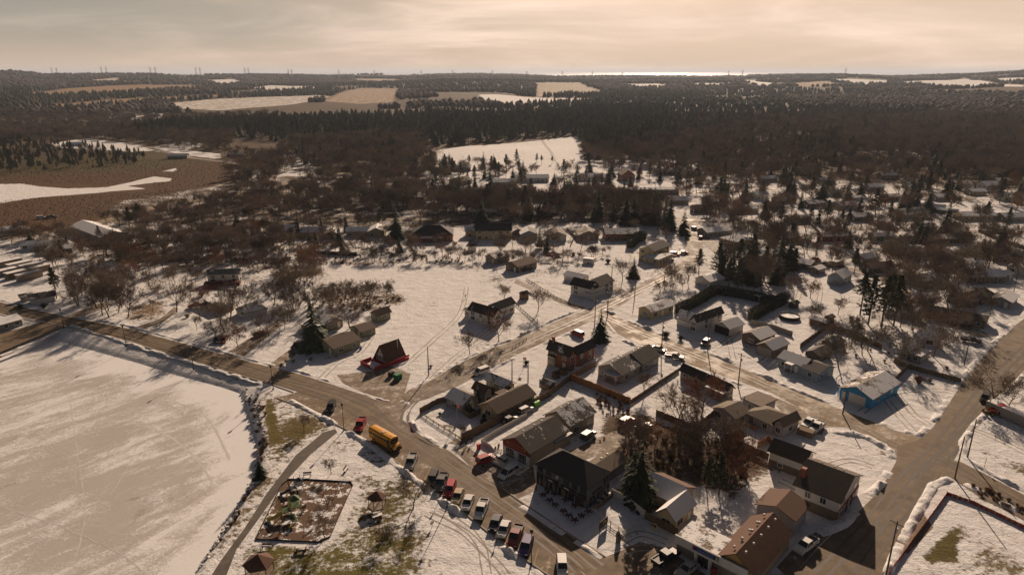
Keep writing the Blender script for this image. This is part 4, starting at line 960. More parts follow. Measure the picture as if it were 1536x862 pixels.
for k in PROTO:
    for i in range(len(PROTO[k])):
        if (k, i) not in TRUNKOBJ: print('missing proto', k, i)

# woods: masses nobody could count, built of the same trees
def wood(name, label, X, Y, H, protos, cat='woodland', sink=0.0):
    me = bpy.data.meshes.new(name); Z = terrain(X, Y) - sink
    me.vertices.add(len(X)); me.vertices.foreach_set('co', np.stack([X, Y, Z], 1).astype(np.float32).ravel())
    a = me.attributes.new('tree_scale', 'FLOAT', 'POINT'); a.data.foreach_set('value', (H / 10).astype(np.float32)); me.update()
    o = bpy.data.objects.new(name, me); COL.objects.link(o); tag(o, label, cat, kind='stuff')
    ng = bpy.data.node_groups.new(name, 'GeometryNodeTree'); ng.interface.new_socket('Geometry', in_out='INPUT', socket_type='NodeSocketGeometry'); ng.interface.new_socket('Geometry', in_out='OUTPUT', socket_type='NodeSocketGeometry')
    N = ng.nodes; L = ng.links; gi = N.new('NodeGroupInput'); go = N.new('NodeGroupOutput')
    iop = N.new('GeometryNodeInstanceOnPoints'); L.new(gi.outputs[0], iop.inputs['Points']); L.new(iop.outputs[0], go.inputs[0])
    jn = N.new('GeometryNodeJoinGeometry'); L.new(jn.outputs[0], iop.inputs['Instance']); iop.inputs['Pick Instance'].default_value = True
    for tr, cr in protos:
        j = N.new('GeometryNodeJoinGeometry')
        for ob in (tr, cr):
            if ob is None: continue
            oi = N.new('GeometryNodeObjectInfo'); oi.inputs['Object'].default_value = ob; oi.transform_space = 'ORIGINAL'; L.new(oi.outputs['Geometry'], j.inputs[0])
        gt = N.new('GeometryNodeGeometryToInstance'); L.new(j.outputs[0], gt.inputs[0]); L.new(gt.outputs[0], jn.inputs[0])
    ri = N.new('FunctionNodeRandomValue'); ri.data_type = 'INT'; ri.inputs[4].default_value = 0; ri.inputs[5].default_value = len(protos) - 1; ri.inputs['Seed'].default_value = 3
    L.new([q for q in ri.outputs if q.type == 'INT'][0], iop.inputs['Instance Index'])
    rr = N.new('FunctionNodeRandomValue'); rr.data_type = 'FLOAT_VECTOR'; rr.inputs[0].default_value = (0, 0, 0); rr.inputs[1].default_value = (.06, .06, 6.28)
    L.new(rr.outputs[0], iop.inputs['Rotation'])
    na = N.new('GeometryNodeInputNamedAttribute'); na.data_type = 'FLOAT'; na.inputs['Name'].default_value = 'tree_scale'; L.new([q for q in na.outputs if q.type == 'VALUE'][0], iop.inputs['Scale'])
    md = o.modifiers.new('scatter', 'NODES'); md.node_group = ng
    return o
def protos(*ks):
    out = []
    for k in ks:
        kk, i = k if isinstance(k, tuple) else (k, None)
        out += [TRUNKOBJ[(kk, j)] for j in (range(len(PROTO[kk])) if i is None else [i]) if (kk, j) in TRUNKOBJ]
    return out
CLEAR = [p for p, s, c, f in PAINT if s >= .8 and min(q[1] for q in p) > 195 and c in (GRASS, MARSH)] 
rw = np.random.default_rng(9)
def gather(specs):
    XX = []; YY = []; HH = []
    for pts, sp, h0, h1 in specs:
        X, Y = scatter_poly(pts, sp, rw); k = np.ones(len(X), bool)
        for c in CLEAR: k &= ~inside(np.array(GP(c)), X, Y)
        X, Y = X[k], Y[k]; XX.append(X); YY.append(Y); HH.append(h0 + (h1 - h0) * rw.random(len(X)))
    return np.concatenate(XX), np.concatenate(YY), np.concatenate(HH)
X, Y, H = gather([
 ([(345, 262), (410, 235), (440, 215), (640, 205), (650, 245), (655, 300), (640, 318), (560, 315), (500, 300), (460, 272), (420, 282), (350, 300)], 10.5, 9, 17),
 ([(150, 338), (230, 325), (345, 302), (430, 285), (520, 290), (600, 300), (640, 322), (420, 330), (180, 352)], 7, 7, 12),
 ([(640, 322), (655, 308), (760, 312), (880, 310), (1000, 315), (1010, 325), (760, 325)], 6.0, 11, 15),
 ([(640, 300), (760, 298), (930, 302), (1000, 310), (1000, 318), (655, 314)], 7.5, 10, 15),
 ([(430, 352), (640, 352), (700, 372), (700, 396), (560, 394), (440, 392)], 9, 4, 8), ([(640, 252), (700, 250), (780, 252), (780, 266), (650, 272)], 13, 8, 12), ([(900, 240), (1060, 236), (1060, 262), (900, 262)], 15, 10, 16),
 ([(60, 352), (180, 356), (300, 352), (440, 350), (440, 395), (330, 400), (200, 392), (90, 380)], 13, 5, 9), ([(700, 384), (860, 384), (940, 378), (940, 388), (800, 396), (700, 396)], 8, 3.5, 6),
 ([(-200, 200), (0, 195), (120, 200), (250, 190), (350, 200), (345, 226), (220, 215), (80, 210), (-200, 235)], 9, 10, 15), ([(-300, 172), (120, 168), (260, 178), (420, 172), (400, 190), (200, 200), (-300, 200)], 14, 9, 14),
 ([(870, 225), (1000, 215), (1100, 225), (1180, 222), (1300, 205), (1400, 200), (1800, 190), (1800, 240), (1536, 250), (1440, 252), (1350, 240), (1250, 240), (1150, 250), (1060, 255), (960, 250), (880, 248)], 10.5, 10, 20),
 ([(1000, 180), (1200, 178), (1400, 172), (1800, 168), (1800, 200), (1300, 205), (1100, 222), (1000, 214)], 14, 14, 18),
 ([(200, 215), (330, 225), (440, 245), (430, 262), (340, 245), (215, 228)], 14, 8, 12),
 ([(1000, 255), (1130, 255), (1130, 278), (1000, 275)], 13, 10, 14),
 ([(1060, 255), (1250, 245), (1500, 255), (1700, 262), (1700, 280), (1450, 275), (1300, 268), (1060, 270)], 13, 11, 16),
 ([(1400, 255), (1536, 250), (1700, 265), (1700, 280), (1500, 272)], 12, 12, 15),
 ([(1040, 320), (1130, 305), (1250, 310), (1400, 330), (1600, 325), (1600, 345), (1300, 340), (1100, 340)], 26, 9, 14),
 ([(180, 372), (215, 352), (240, 372), (440, 378), (440, 368), (300, 362), (420, 350), (440, 380), (200, 385)], 10, 5, 8),
])
wood('bare_woodland', 'leafless brown woods belting the village and covering the slope behind', X, Y, H, protos('bare'))
print('bare wood', len(X))
if OVER:
    ov = np.array(OVER); wood('garden_trees', 'further leafless trees standing among the upper village gardens', ov[:, 0], ov[:, 1], ov[:, 2], protos('bare', 'wide'), 'garden trees')
X, Y, H = gather([
 ([(180, 205), (260, 190), (380, 185), (520, 178), (640, 175), (640, 205), (440, 215), (350, 205), (300, 208)], 10, 14, 19),
 ([(640, 176), (760, 178), (900, 165), (1000, 168), (1010, 215), (876, 238), (873, 215), (868, 203), (800, 207), (720, 214), (650, 220), (630, 205)], 9.5, 15, 22),
 ([(1000, 172), (1200, 170), (1400, 166), (1400, 178), (1200, 188), (1080, 200), (1010, 205)], 14, 15, 20),
 ([(1150, 235), (1200, 215), (1260, 212), (1280, 235), (1200, 245)], 20, 14, 19),
 ([(520, 305), (600, 285), (640, 300), (600, 315)], 12, 8, 12),
 ([(660, 258), (720, 262), (720, 285), (660, 280)], 22, 9, 13),
 ([(1390, 225), (1440, 240), (1430, 262), (1385, 258)], 20, 14, 19),
 ([(-200, 215), (0, 210), (120, 222), (230, 232), (230, 245), (0, 262), (-200, 270)], 9, 5, 11), ([(880, 200), (1100, 190), (1536, 180), (1700, 200), (1536, 245), (1250, 235), (1060, 248), (900, 245)], 32, 13, 20), ([(440, 215), (640, 210), (640, 250), (500, 262), (440, 250)], 24, 11, 17),
 ([(775, 240), (845, 238), (850, 250), (780, 252)], 16, 7, 10), ([(655, 308), (1000, 306), (1010, 325), (655, 325)], 20, 12, 18), ([(640, 246), (780, 244), (775, 262), (650, 268)], 18, 10, 15), ([(640, 330), (1010, 330), (1010, 338), (640, 340)], 26, 8, 13), ([(1050, 250), (1500, 245), (1536, 340), (1100, 345)], 38, 9, 15), ([(240, 345), (640, 340), (640, 350), (240, 362)], 24, 8, 12),
 ([(520, 262), (560, 268), (560, 285), (525, 280)], 11, 6, 9),
])
wood('pine_woodland', 'dark evergreen woods standing behind the snowy field', X, Y, H, protos('pine', ('spruce', 2)))
print('pine wood', len(X))
# marsh brush
X, Y, H = gather([([(-150, 262), (0, 258), (260, 236), (345, 248), (345, 270), (230, 300), (230, 268), (160, 278), (0, 274)], 2.6, 1.2, 2.4)])
k = ~inside(np.array(GP(PAINT[29][0])), X, Y)
so1 = shrub(395, 612, 1.0, 'low russet shrub on the pond bank nearest the embankment'); so1.name = 'shrub'
so2 = shrub(398, 622, .9, 'low brown shrub on the pond bank', k=1)
X2, Y2 = scatter_poly([(-150, 308), (60, 298), (190, 290), (260, 285), (330, 285), (230, 310), (100, 334), (-150, 345)], 2.3, rw)
XX = np.concatenate([X, X2]); YY = np.concatenate([Y, Y2])
wood('marsh_brush', 'rust brown reeds and brush filling the marsh', XX, YY, 10 * (.22 + .42 * rw.random(len(XX))), [(None, so1)], 'marsh brush')
# shore and garden undergrowth
sx = []; sy = []
for pts, sp in [([(372, 595), (388, 590), (396, 640), (402, 668), (394, 700), (382, 728), (374, 726), (386, 690), (388, 668)], 1.3), ([(355, 764), (374, 730), (382, 735), (362, 775), (330, 815), (322, 812)], 1.6),
                ([(905, 682), (960, 650), (1010, 655), (1090, 672), (1140, 705), (1100, 750), (1070, 725), (1000, 705), (930, 705)], 1.9),
                ([(430, 452), (480, 440), (600, 447), (608, 455), (560, 468), (480, 472)], 2.6), ([(440, 385), (600, 382), (700, 388), (700, 397), (600, 396), (470, 398)], 3.0),
                ([(120, 385), (280, 378), (440, 382), (430, 398), (350, 402), (200, 400)], 3.4), ([(385, 440), (430, 400), (478, 395), (470, 430), (420, 466)], 3.2),
                ([(1455, 727), (1480, 732), (1545, 768), (1530, 772), (1470, 745)], 1.2), ([(820, 632), (850, 622), (852, 640), (838, 650)], 1.5), ([(888, 592), (935, 592), (950, 618), (925, 628), (895, 618)], 1.4),
                ([(1010, 650), (1100, 655), (1110, 665), (1060, 668)], 1.6), ([(60, 365), (130, 372), (240, 362), (170, 352), (60, 355)], 3.2), ([(885, 662), (900, 652), (915, 660), (895, 672)], 1.3),
                ([(1005, 600), (1035, 590), (1060, 640), (1030, 645)], 3.0), ([(1210, 498), (1300, 520), (1330, 545), (1260, 535)], 3.5), ([(1310, 500), (1420, 515), (1380, 540), (1330, 530)], 3.5)]:
    a, b = scatter_poly(pts, sp, rw); sx.append(a); sy.append(b)
sx = np.concatenate(sx); sy = np.concatenate(sy)
wood('undergrowth', 'brown leafless undergrowth along the shore, fences and thickets', sx, sy, 10 * (.35 + .95 * rw.random(len(sx))), [(None, so1), (None, so2)], 'undergrowth')
# far wooded hills: crowns only a few pixels tall
def far_woods():
    rng = np.random.default_rng(3); V = []; F = []; mi = []; n0 = 0
    fields = [np.array(GP(p)) for p, s, c, f in PAINT[1:19] if s != .18]
    def ring(r0, r1, sp, hm):
        n = int((r1 * r1 - r0 * r0) * math.radians(84) / 2 / sp ** 2); r = np.sqrt(r0 ** 2 + (r1 * r1 - r0 * r0) * rng.random(n)); a = np.radians(-42 + 84 * rng.random(n))
        x = r * np.sin(a); y = r * np.cos(a); k = vnoise(x, y, 260, 5) * .6 + vnoise(x, y, 900, 8) * .4 > .34
        for q in fields: k &= ~(inside(q, x, y) | (polydist(q, x, y) < 6))
        return x[k], y[k], (.7 + .5 * rng.random(k.sum())) * hm
    P_ = [ring(1500, 2600, 17, 13), ring(2600, 4200, 25, 14), ring(4200, 6300, 34, 15)]
    x = np.concatenate([p[0] for p in P_]); y = np.concatenate([p[1] for p in P_]); h = np.concatenate([p[2] for p in P_])
    z = terrain(x, y); n = len(x); rr = np.hypot(x, y); con = (vnoise(x, y, 400, 12) + .25 * rng.random(n)) > .60
    w = h * np.where(con, .30, .48) * np.clip(rr / 2600, 1, 1.9)
    K = 6; ang = np.arange(K) * 6.2832 / K
    base = np.stack([np.cos(ang), np.sin(ang)], 1)
    jr = .75 + .5 * rng.random((n, K)); lv = []
    for f0, wf, wc in ((.05, .75, 1.0), (.55, 1.0, .62)):
        ww = w * np.where(con, wc, wf); q = np.zeros((n, K, 3)); q[..., 0] = x[:, None] + base[None, :, 0] * ww[:, None] * jr; q[..., 1] = y[:, None] + base[None, :, 1] * ww[:, None] * jr
        q[..., 2] = (z + h * f0)[:, None] + rng.normal(size=(n, K)) * h[:, None] * .05; lv.append(q)
    top = np.stack([x, y, z + h], 1)[:, None, :]; vv = np.concatenate(lv + [top], 1); m = 2 * K + 1
    f = []
    for j in range(K):
        j2 = (j + 1) % K; f += [(j, j2, K + j2), (j, K + j2, K + j), (K + j, K + j2, 2 * K)]
    F = (np.arange(n)[:, None, None] * m + np.array(f)[None]).reshape(-1, 3)
    me = bpy.data.meshes.new('far_woods'); me.vertices.add(n * m); me.vertices.foreach_set('co', vv.astype(np.float32).ravel())
    me.loops.add(F.size); me.loops.foreach_set('vertex_index', F.ravel().astype(np.int32)); me.polygons.add(len(F)); me.polygons.foreach_set('loop_start', (np.arange(len(F)) * 3).astype(np.int32))
    me.materials.append(M['farbare']); me.materials.append(M['farcon']); me.polygons.foreach_set('material_index', np.repeat(con.astype(np.int32), len(f))); me.update(calc_edges=True)
    o = bpy.data.objects.new('far_woods', me); COL.objects.link(o); tag(o, 'far wooded hills and tree lines on the horizon', 'far woods', kind='stuff'); print('far trees', n)
M['farbare'] = pmat('far_bare_crowns', (.085, .068, .052), .95, .35, .01); M['farcon'] = pmat('far_evergreen_crowns', (.038, .045, .026), .95, .35, .01)
far_woods()
# ---------------------------------------------------------------- houses
ROOFC = {'black': (.038, .034, .033), 'grey': (.085, .075, .065), 'brown': (.10, .065, .042), 'tan': (.15, .115, .08), 'rust': (.115, .058, .035), 'green': (.13, .15, .115), 'brown2': (.085, .064, .048), 'white': (.5, .48, .45), 'dark': (.065, .053, .044)}
WALLC = {'white': (.58, .56, .53), 'cream': (.46, .37, .22), 'beige': (.30, .24, .17), 'grey': (.27, .26, .255), 'lilac': (.33, .31, .32), 'green': (.24, .235, .14), 'blue': (.27, .32, .37), 'brown': (.15, .105, .075), 'bright': (.03, .235, .47), 'yellow': (.42, .29, .09), 'dark': (.07, .06, .05), 'red': (.24, .035, .03), 'teal': (.05, .16, .13), 'slate': (.11, .115, .13)}
def rm(k): return mat('shingles_' + k, roof_mat, ROOFC[k])
def wm(k): return M['brick'] if k == 'brick' else mat('siding_' + k, siding_mat, WALLC[k])
M['awning'] = pmat('near_black_fascia', (.03, .022, .02), .7, .2)
WINM = {}
def winmesh(w, h, far):
    k = (w, h, far)
    if k not in WINM:
        f = MB().box((0, 0, 0), (w + .24, .10, h + .24)); g = MB().box((0, -.035, 0), (w, .08, h))
        if not far: g.box((0, -.082, 0), (.06, .012, h), m=1)
        a = f.obj('window', M['trim']); b = g.obj('pane', [M['glass'], M['trim']]); WINM[k] = (a.data, b.data)
        bpy.data.objects.remove(a); bpy.data.objects.remove(b)
    return WINM[k]
NWIN = 0
FRAMES = []
def add_window(root, loc, nrm, w=1.1, h=1.2, far=False, name='window', dark=False):
    global NWIN
    NWIN += 1
    ms = winmesh(w, h, far); o = bpy.data.objects.new(name, ms[0]); COL.objects.link(o); o.parent = root
    o.location = (loc[0] - root.location.x + nrm[0] * .02, loc[1] - root.location.y + nrm[1] * .02, loc[2]); o.rotation_euler = (0, 0, math.atan2(nrm[0], -nrm[1]))
    if dark: o.material_slots[0].link = 'OBJECT'; o.material_slots[0].material = M['awning']
    p = bpy.data.objects.new('pane', ms[1]); COL.objects.link(p); p.parent = o
    return o
def add_door(root, loc, nrm, w=1.0, h=2.05, m='trim', name='door'):
    o = MB().box((0, 0, h / 2), (w, .12, h)).obj(name, M[m]); o.parent = root
    o.location = (loc[0] - root.location.x + nrm[0] * .03, loc[1] - root.location.y + nrm[1] * .03, loc[2]); o.rotation_euler = (0, 0, math.atan2(nrm[0], -nrm[1]))
    k = MB().box((w * .38, -.09, h * .48), (.08, .06, .12)).obj('handle', M['chrome'], o)
    return o
class Fr:
    """one wing: centre, ridge direction a, side direction b, length, width, eave and ridge level"""
    def __init__(s, c, ang, L, W, ze, zr, kind): s.c = Vector(c); s.a = Vector((math.cos(ang), math.sin(ang))); s.b = Vector((-s.a.y, s.a.x)); s.L, s.W, s.ze, s.zr, s.kind, s.ang = L, W, ze, zr, kind, ang
    def at(s, u, v): p = s.c + s.a * u + s.b * v; return (p.x, p.y)
    def has(s, p, m=.3): q = Vector(p[:2]) - s.c; return abs(q.dot(s.a)) < s.L / 2 + m and abs(q.dot(s.b)) < s.W / 2 + m
def snapang(a, grid):
    if grid is None: return a
    best = min((grid + k * 90 for k in range(-4, 5)), key=lambda g: abs((math.degrees(a) - g + 180) % 360 - 180)); return math.radians(best)
def lower(w):
    """the low northern storeys of this village"""
    w = list(w); k = w[0]
    if k in 'gh': zr, ze = w[7], w[8]; w[8] = ze * .84; w[7] = w[8] + (zr - ze) * .88
    elif k == 'c': w[7] *= .84
    elif k == 'p': zr, ze = w[6], w[7]; w[7] = ze * .84; w[6] = w[7] + (zr - ze) * .88
    return tuple(w)
def frame(w, grid):
    w = lower(w); k = w[0]
    if k in 'gh':
        _, x1, y1, x2, y2, xe, ye, zr, ze = w[:9]; p, q = Vector(P(x1, y1, zr)), Vector(P(x2, y2, zr)); d = q - p
        a = snapang(math.atan2(d.y, d.x), grid); c = (p + q) / 2; ax = Vector((math.cos(a), math.sin(a))); e = Vector(P(xe, ye, ze)) - c
        W = 2 * abs(e.dot(Vector((-ax.y, ax.x)))); L = d.length; sn = w[9:11]
        return Fr(c, a, L, min(max(W, 3), 22), ze, zr, k), sn
    if k == 'c':
        _, ax_, ay, bx, by, cx, cy_, ze, rise, typ = w[:10]; A, B, C = Vector(P(ax_, ay, ze)), Vector(P(bx, by, ze)), Vector(P(cx, cy_, ze))
        d = B - A; a = snapang(math.atan2(d.y, d.x), grid); u = Vector((math.cos(a), math.sin(a))); v = Vector((-u.y, u.x)); L = (B - A).length; W = abs((C - B).dot(v)); s = 1 if (C - B).dot(v) > 0 else -1
        c = (A + B) / 2 + v * s * W / 2
        return Fr(c, a, L, W, ze, ze + rise, typ), w[10:12]
    if k == 'p':
        _, x, y, ang, L, W, zr, ze, typ = w[:9]; return Fr(G(x, y), math.radians(ang), L, W, ze, zr, typ), w[9:11]
def house(name, label, wings, wall, roof, grid=None, far=False, cat='house', group=None, wins=True, chim=None, door='trim', walls2=None, verbose=False, roofs=None, over=.4):
    frs = [frame(w, grid) for w in wings]; f0 = frs[0][0]; z0 = float(terrain(np.array([f0.c.x]), np.array([f0.c.y]))[0])
    root = thing(name, label, cat, (f0.c.x, f0.c.y, z0), group=group); R_ = Vector((f0.c.x, f0.c.y, 0))
    wb = MB(); fr_out = []
    for i, (f, sn) in enumerate(frs):
        fr_out.append(f); FRAMES.append(f)
        if verbose or f.L > 26 or f.W > 16 or f.L < 4: print('WING', label[:34], i, 'L %.1f W %.1f ang %.0f c %.0f %.0f' % (f.L, f.W, math.degrees(f.ang), f.c.x, f.c.y))
        def q(u, v, z): p = f.c + f.a * u + f.b * v; return (p.x - R_.x, p.y - R_.y, z)
        l, h, ze, zr = f.L / 2 - (.25 if f.kind in 'gh' else 0), f.W / 2 - over, f.ze - .12, f.zr; eps = i * .004
        l -= eps; h -= eps; base = -.6 - eps
        if f.kind == 'g':
            za = ze + 0; zt = za + (zr - .16 - za) * (h / (f.W / 2)) * 1.0; zt = za + (zr - f.ze) * h / (f.W / 2)
            vs = [q(s * l, v, z) for s in (-1, 1) for v, z in ((-h, base), (h, base), (h, za), (0, zt), (-h, za))]
            wb.add(vs, [(0, 1, 2, 3, 4), (9, 8, 7, 6, 5), (0, 5, 6, 1), (1, 6, 7, 2), (2, 7, 8, 3), (3, 8, 9, 4), (4, 9, 5, 0)])
        else:
            vs = [q(s * l, v, z) for z in (base, ze) for s, v in ((-1, -h), (1, -h), (1, h), (-1, h))]
            wb.add(vs, [(3, 2, 1, 0), (4, 5, 6, 7), (0, 1, 5, 4), (1, 2, 6, 5), (2, 3, 7, 6), (3, 0, 4, 7)])
        # roof
        rb = MB(); hw = f.W / 2; hl = f.L / 2 + (.25 if f.kind == 'g' else 0.0); near = 1 if (f.b.dot(-f.c) > 0) else -1; s_n, s_f = (sn + (0, 0))[:2] if len(sn) else (0, 0); at = []
        if f.kind == 'g':
            t = .16 + eps; e0 = f.ze - (.35 / hw) * (zr - f.ze) * 0
            for s in (near, -near):
                vs = [q(-hl, 0, zr), q(hl, 0, zr), q(hl, s * hw, e0), q(-hl, s * hw, e0), q(-hl, 0, zr - t), q(hl, 0, zr - t), q(hl, s * hw, e0 - t), q(-hl, s * hw, e0 - t)]
                rb.add(vs, [(0, 1, 2, 3), (7, 6, 5, 4), (3, 2, 6, 7), (0, 3, 7, 4), (1, 5, 6, 2)]); sv = s_n if s == near else s_f; at += [sv, 0, sv * .5, 0, 0]
        elif f.kind == 'h':
            r = max(0.0, hl - hw) if f.L >= f.W else 0; t = .2
            rv = [q(-r, 0, zr), q(r, 0, zr)] if f.L >= f.W else [q(0, 0, zr), q(0, 0, zr)]
            ev = [q(-hl, -hw, f.ze), q(hl, -hw, f.ze), q(hl, hw, f.ze), q(-hl, hw, f.ze)]; bv = [(x, y, z - t) for x, y, z in ev]
            rb.add(rv + ev + bv, [(2, 3, 1, 0), (4, 5, 0, 1), (3, 4, 1), (5, 2, 0), (6, 7, 3, 2), (7, 8, 4, 3), (8, 9, 5, 4), (9, 6, 2, 5), (9, 8, 7, 6)])
            sv = (s_n, s_f) if near < 0 else (s_f, s_n); m_ = (s_n + s_f) / 2; at += [sv[0], sv[1], m_, m_, 0, 0, 0, 0, 0]
        else:
            rb.box(q(0, 0, f.ze + .05), (f.L + .3, f.W + .3, .3), f.ang); at += [0, s_n, 0, 0, 0, 0]
        ro = rb.obj('roof', rm((roofs or {}).get(i, roof)), root, attr={'snow': at})
        if chim and chim[0] == i:
            p = f.at(chim[1] * f.L / 2, chim[2] * f.W / 2); cb = MB().box((p[0] - R_.x, p[1] - R_.y, zr + .1), (.7, .7, 2.0), f.ang).box((p[0] - R_.x, p[1] - R_.y, zr + 1.15), (.85, .85, .16), f.ang)
            cb.obj('chimney', M['brick'] if len(chim) < 4 else M[chim[3]], ro)
        if f.kind == 'g' and not far and f.L > 8:
            vb = MB(); s = near
            for u in (-.45, .1, .5): vb.box(q(u * f.L / 2, -s * hw * .22, zr - .22 * (zr - f.ze) + .12), (.32, .32, .34), f.ang)
            vb.obj('roof_vent', M['chrome'] if False else M['ventm'], ro)
    wb.obj('wall', wm(wall), root)
    if wins:
        nd = 0
        for i, f in enumerate(fr_out):
            l, h = f.L / 2 - .25, f.W / 2 - over; l -= i * .004; h -= i * .004
            for nv, hwid, hl in ((f.a, h, l), (-f.a, h, l), (f.b, l, h), (-f.b, l, h)):
                fc = f.c + nv * hl
                if nv.dot(-fc.normalized()) < .12: continue
                t = Vector((-nv.y, nv.x)); n = max(1, int(2 * hwid / 3.1)); floors = [1.35] if f.ze < 3.75 else [1.3, f.ze - .95]
                for z in floors:
                    for k in range(n):
                        u = (k + .5) / n * 2 - 1; p = fc + t * u * hwid * (1 if n > 1 else .3)
                        if any(g is not f and g.has(p) for g in fr_out): continue
                        if z < 1.34 + .02 and nd == 0 and k == n // 2 and i == 0 and n > 1:
                            add_door(root, (p.x, p.y, 0.02), nv, m=door); nd += 1; continue
                        add_window(root, (p.x, p.y, z), nv, 1.1 if (k + i) % 3 else 1.7, 1.15, far)
    return root, fr_out
M['ventm'] = pmat('pale_vent_metal', (.45, .43, .4), .5, .1)

A = 47
R = {}
def H(name, label, wings, wall, roof, **k):
    r = house(name, label, wings, wall, roof, **k); R[label] = r; return r
# centre block between the main road and the back street
red_shop = H('shop', 'beige shop with a dark red gable front and white terrace railing facing the main road', [('g', 773, 655, 832, 623, 797, 680, 6.8, 4.2, .35, .2), ('c', 834, 664, 858, 650, 846, 640, 3.2, .2, 'f', .8)], 'beige', 'dark', grid=A, wins=False, cat='shop')
H('building', 'beige building with a grey-brown roof half cleared of snow behind the red fronted shop', [('g', 838, 617, 871, 594, 860, 638, 6.5, 3.6, .5, 0)], 'beige', 'grey', grid=A)
pub = H('pub', 'two-storey dark grey pub with a black hipped roof and a snowy front terrace', [('c', 802, 694, 881, 734, 921, 709, 5.6, 2.9, 'h', .12, 0), ('g', 880, 706, 925, 673, 940, 690, 4.6, 3.2, .1, 0)], 'slate', 'black', grid=A, wins=False, cat='pub', roofs={1: 'tan'})
brick = H('brick_house', 'red brick house with an L-shaped black roof beside the side road', [('g', 827, 508, 858, 521, 829, 526, 8.4, 5.4, .35, 0), ('g', 859, 519, 890, 508, 880, 524, 7.0, 4.6, .3, 0)], 'brick', 'black', grid=A, chim=(0, -.7, 0))
twin = H('bungalow', 'pale grey bungalow with twin parallel grey gable roofs and a porch', [('g', 914, 545, 944, 531, 936, 562, 5.6, 3.2, .4, .0), ('g', 946, 529, 974, 516, 968, 545, 5.8, 3.2, .1, 0)], 'grey', 'grey', grid=A)
longb = H('bungalow', 'long low tan bungalow with a black roof lying along the back street', [('g', 1021, 546, 1102, 573, 1092, 588, 4.9, 2.9, .3, 0)], 'beige', 'black', grid=-55 + 90)
H('house', 'rambling lilac grey house with a flat brown extension beside the back street', [('g', 1089, 612, 1106, 600, 1103, 628, 4.6, 3.0, .3, 0), ('h', 1130, 604, 1176, 622, 1150, 634, 4.6, 3.0, .35, .1), ('g', 1176, 630, 1187, 613, 1197, 624, 5.2, 3.4, .2, 0), ('c', 1111, 598, 1142, 609, 1161, 596, 3.3, .2, 'f', .0)], 'lilac', 'tan', grid=35)
corner = H('corner_shop', 'two-storey white corner shop with a deep red ground floor facing the wide road', [('g', 1217, 684, 1276, 716, 1247, 749, 8.6, 5.3, 0, 0), ('g', 1163, 656, 1216, 676, 1203, 695, 6.4, 4.3, 0, 0)], 'white', 'brown2', grid=A, wins=False, cat='shop')
brown = H('commercial_building', 'large plain brown roofed building behind the blue signed shop', [('g', 1103, 828, 1161, 769, 1142, 859, 6.6, 3.6, 0, 0)], 'beige', 'rust', grid=A, wins=False, cat='building')
H('annex_building', 'smaller brown roofed building tucked between the corner shop and the large brown roof', [('g', 1163, 757, 1187, 735, 1195, 781, 5.9, 4.3, 0, 0)], 'lilac', 'rust', grid=A, wins=False, cat='building')
bluesign = H('shop', 'flat roofed white fronted shop carrying a long blue sign', [('c', 1018, 802, 1118, 862, 1146, 838, 3.9, .1, 'f', .55)], 'beige', 'tan', grid=A, wins=False, cat='shop')
H('house', 'cream house with a snow covered L-shaped hip roof beside the tall black-green spruce', [('g', 1000, 760, 1030, 734, 1038, 762, 5.4, 3.0, .95, .9), ('g', 984, 707, 1028, 731, 975, 738, 5.2, 3.0, .95, .3)], 'cream', 'rust', grid=A)
H('bungalow', 'long cream bungalow with a brown roof behind the row of narrow cedars', [('g', 731, 603, 789, 575, 747, 620, 5.0, 2.9, .28, 0), ('c', 742, 590, 757, 595, 775, 584, 2.9, .2, 'f', .1)], 'cream', 'brown', grid=A)
H('cottage', 'grey cottage with a snowy near roof slope at the street corner garden', [('g', 681, 580, 706, 592, 693, 608, 4.9, 2.9, .95, .15)], 'grey', 'tan', grid=A)
H('cottage', 'little two-storey cottage with a brown roof between the grey cottage and the snowy metal roof', [('g', 713, 571, 734, 578, 712, 584, 6.0, 4.2, .25, 0)], 'grey', 'brown', grid=A)
H('house', 'low house with a dark ribbed roof streaked with snow, parked white car beside it', [('g', 737, 557, 764, 571, 729, 570, 4.6, 2.9, .6, .2)], 'beige', 'dark', grid=A)
H('shed', 'small tan garden shed between the cream bungalow and the brick house', [('g', 817, 566, 828, 572, 812, 575, 3.2, 2.2, .5, .0)], 'brown', 'tan', grid=A, wins=False, cat='shed')
# cottages along the main road
H('cottage', 'long pale green cottage with a brown roof beside the dark spruce', [('g', 491, 511, 523, 495, 502, 523, 4.8, 3.0, .08, 0)], 'green', 'brown', grid=48)
H('shed', 'small pale green shed with a brown roof between the two green cottages', [('g', 534, 489, 553, 481, 546, 497, 4.0, 2.6, .05, 0)], 'green', 'brown', grid=48, cat='shed')
H('cottage', 'pale green cottage with white windows at the end of the cottage row', [('g', 563, 466, 578, 458, 576, 471, 4.8, 3.0, .05, 0)], 'green', 'brown', grid=48)
H('shed', 'small white hut half hidden by the dark spruce', [('p', 459, 521, 48, 4, 3.5, 3.2, 2.3, 'g', .4, 0)], 'white', 'dark', wins=False, cat='shed')
H('bungalow', 'low cluttered bungalow with a dark snow-patched roof among small bare trees', [('g', 478, 469, 503, 477, 483, 486, 4.4, 2.8, .5, .2), ('c', 448, 486, 468, 492, 480, 482, 2.4, .2, 'f', .6)], 'beige', 'dark', grid=48)
H('bungalow', 'flat snowy roofed bungalow with a red truck at its side', [('c', 292, 452, 340, 456, 352, 446, 3.0, .2, 'f', .95)], 'beige', 'tan', grid=48)
H('quonset_shed', 'round-roofed white shed among the bare trees', [('p', 378, 470, 40, 9, 7, 4.6, 2.2, 'h', .6, .5)], 'white', 'green', wins=False, cat='shed')
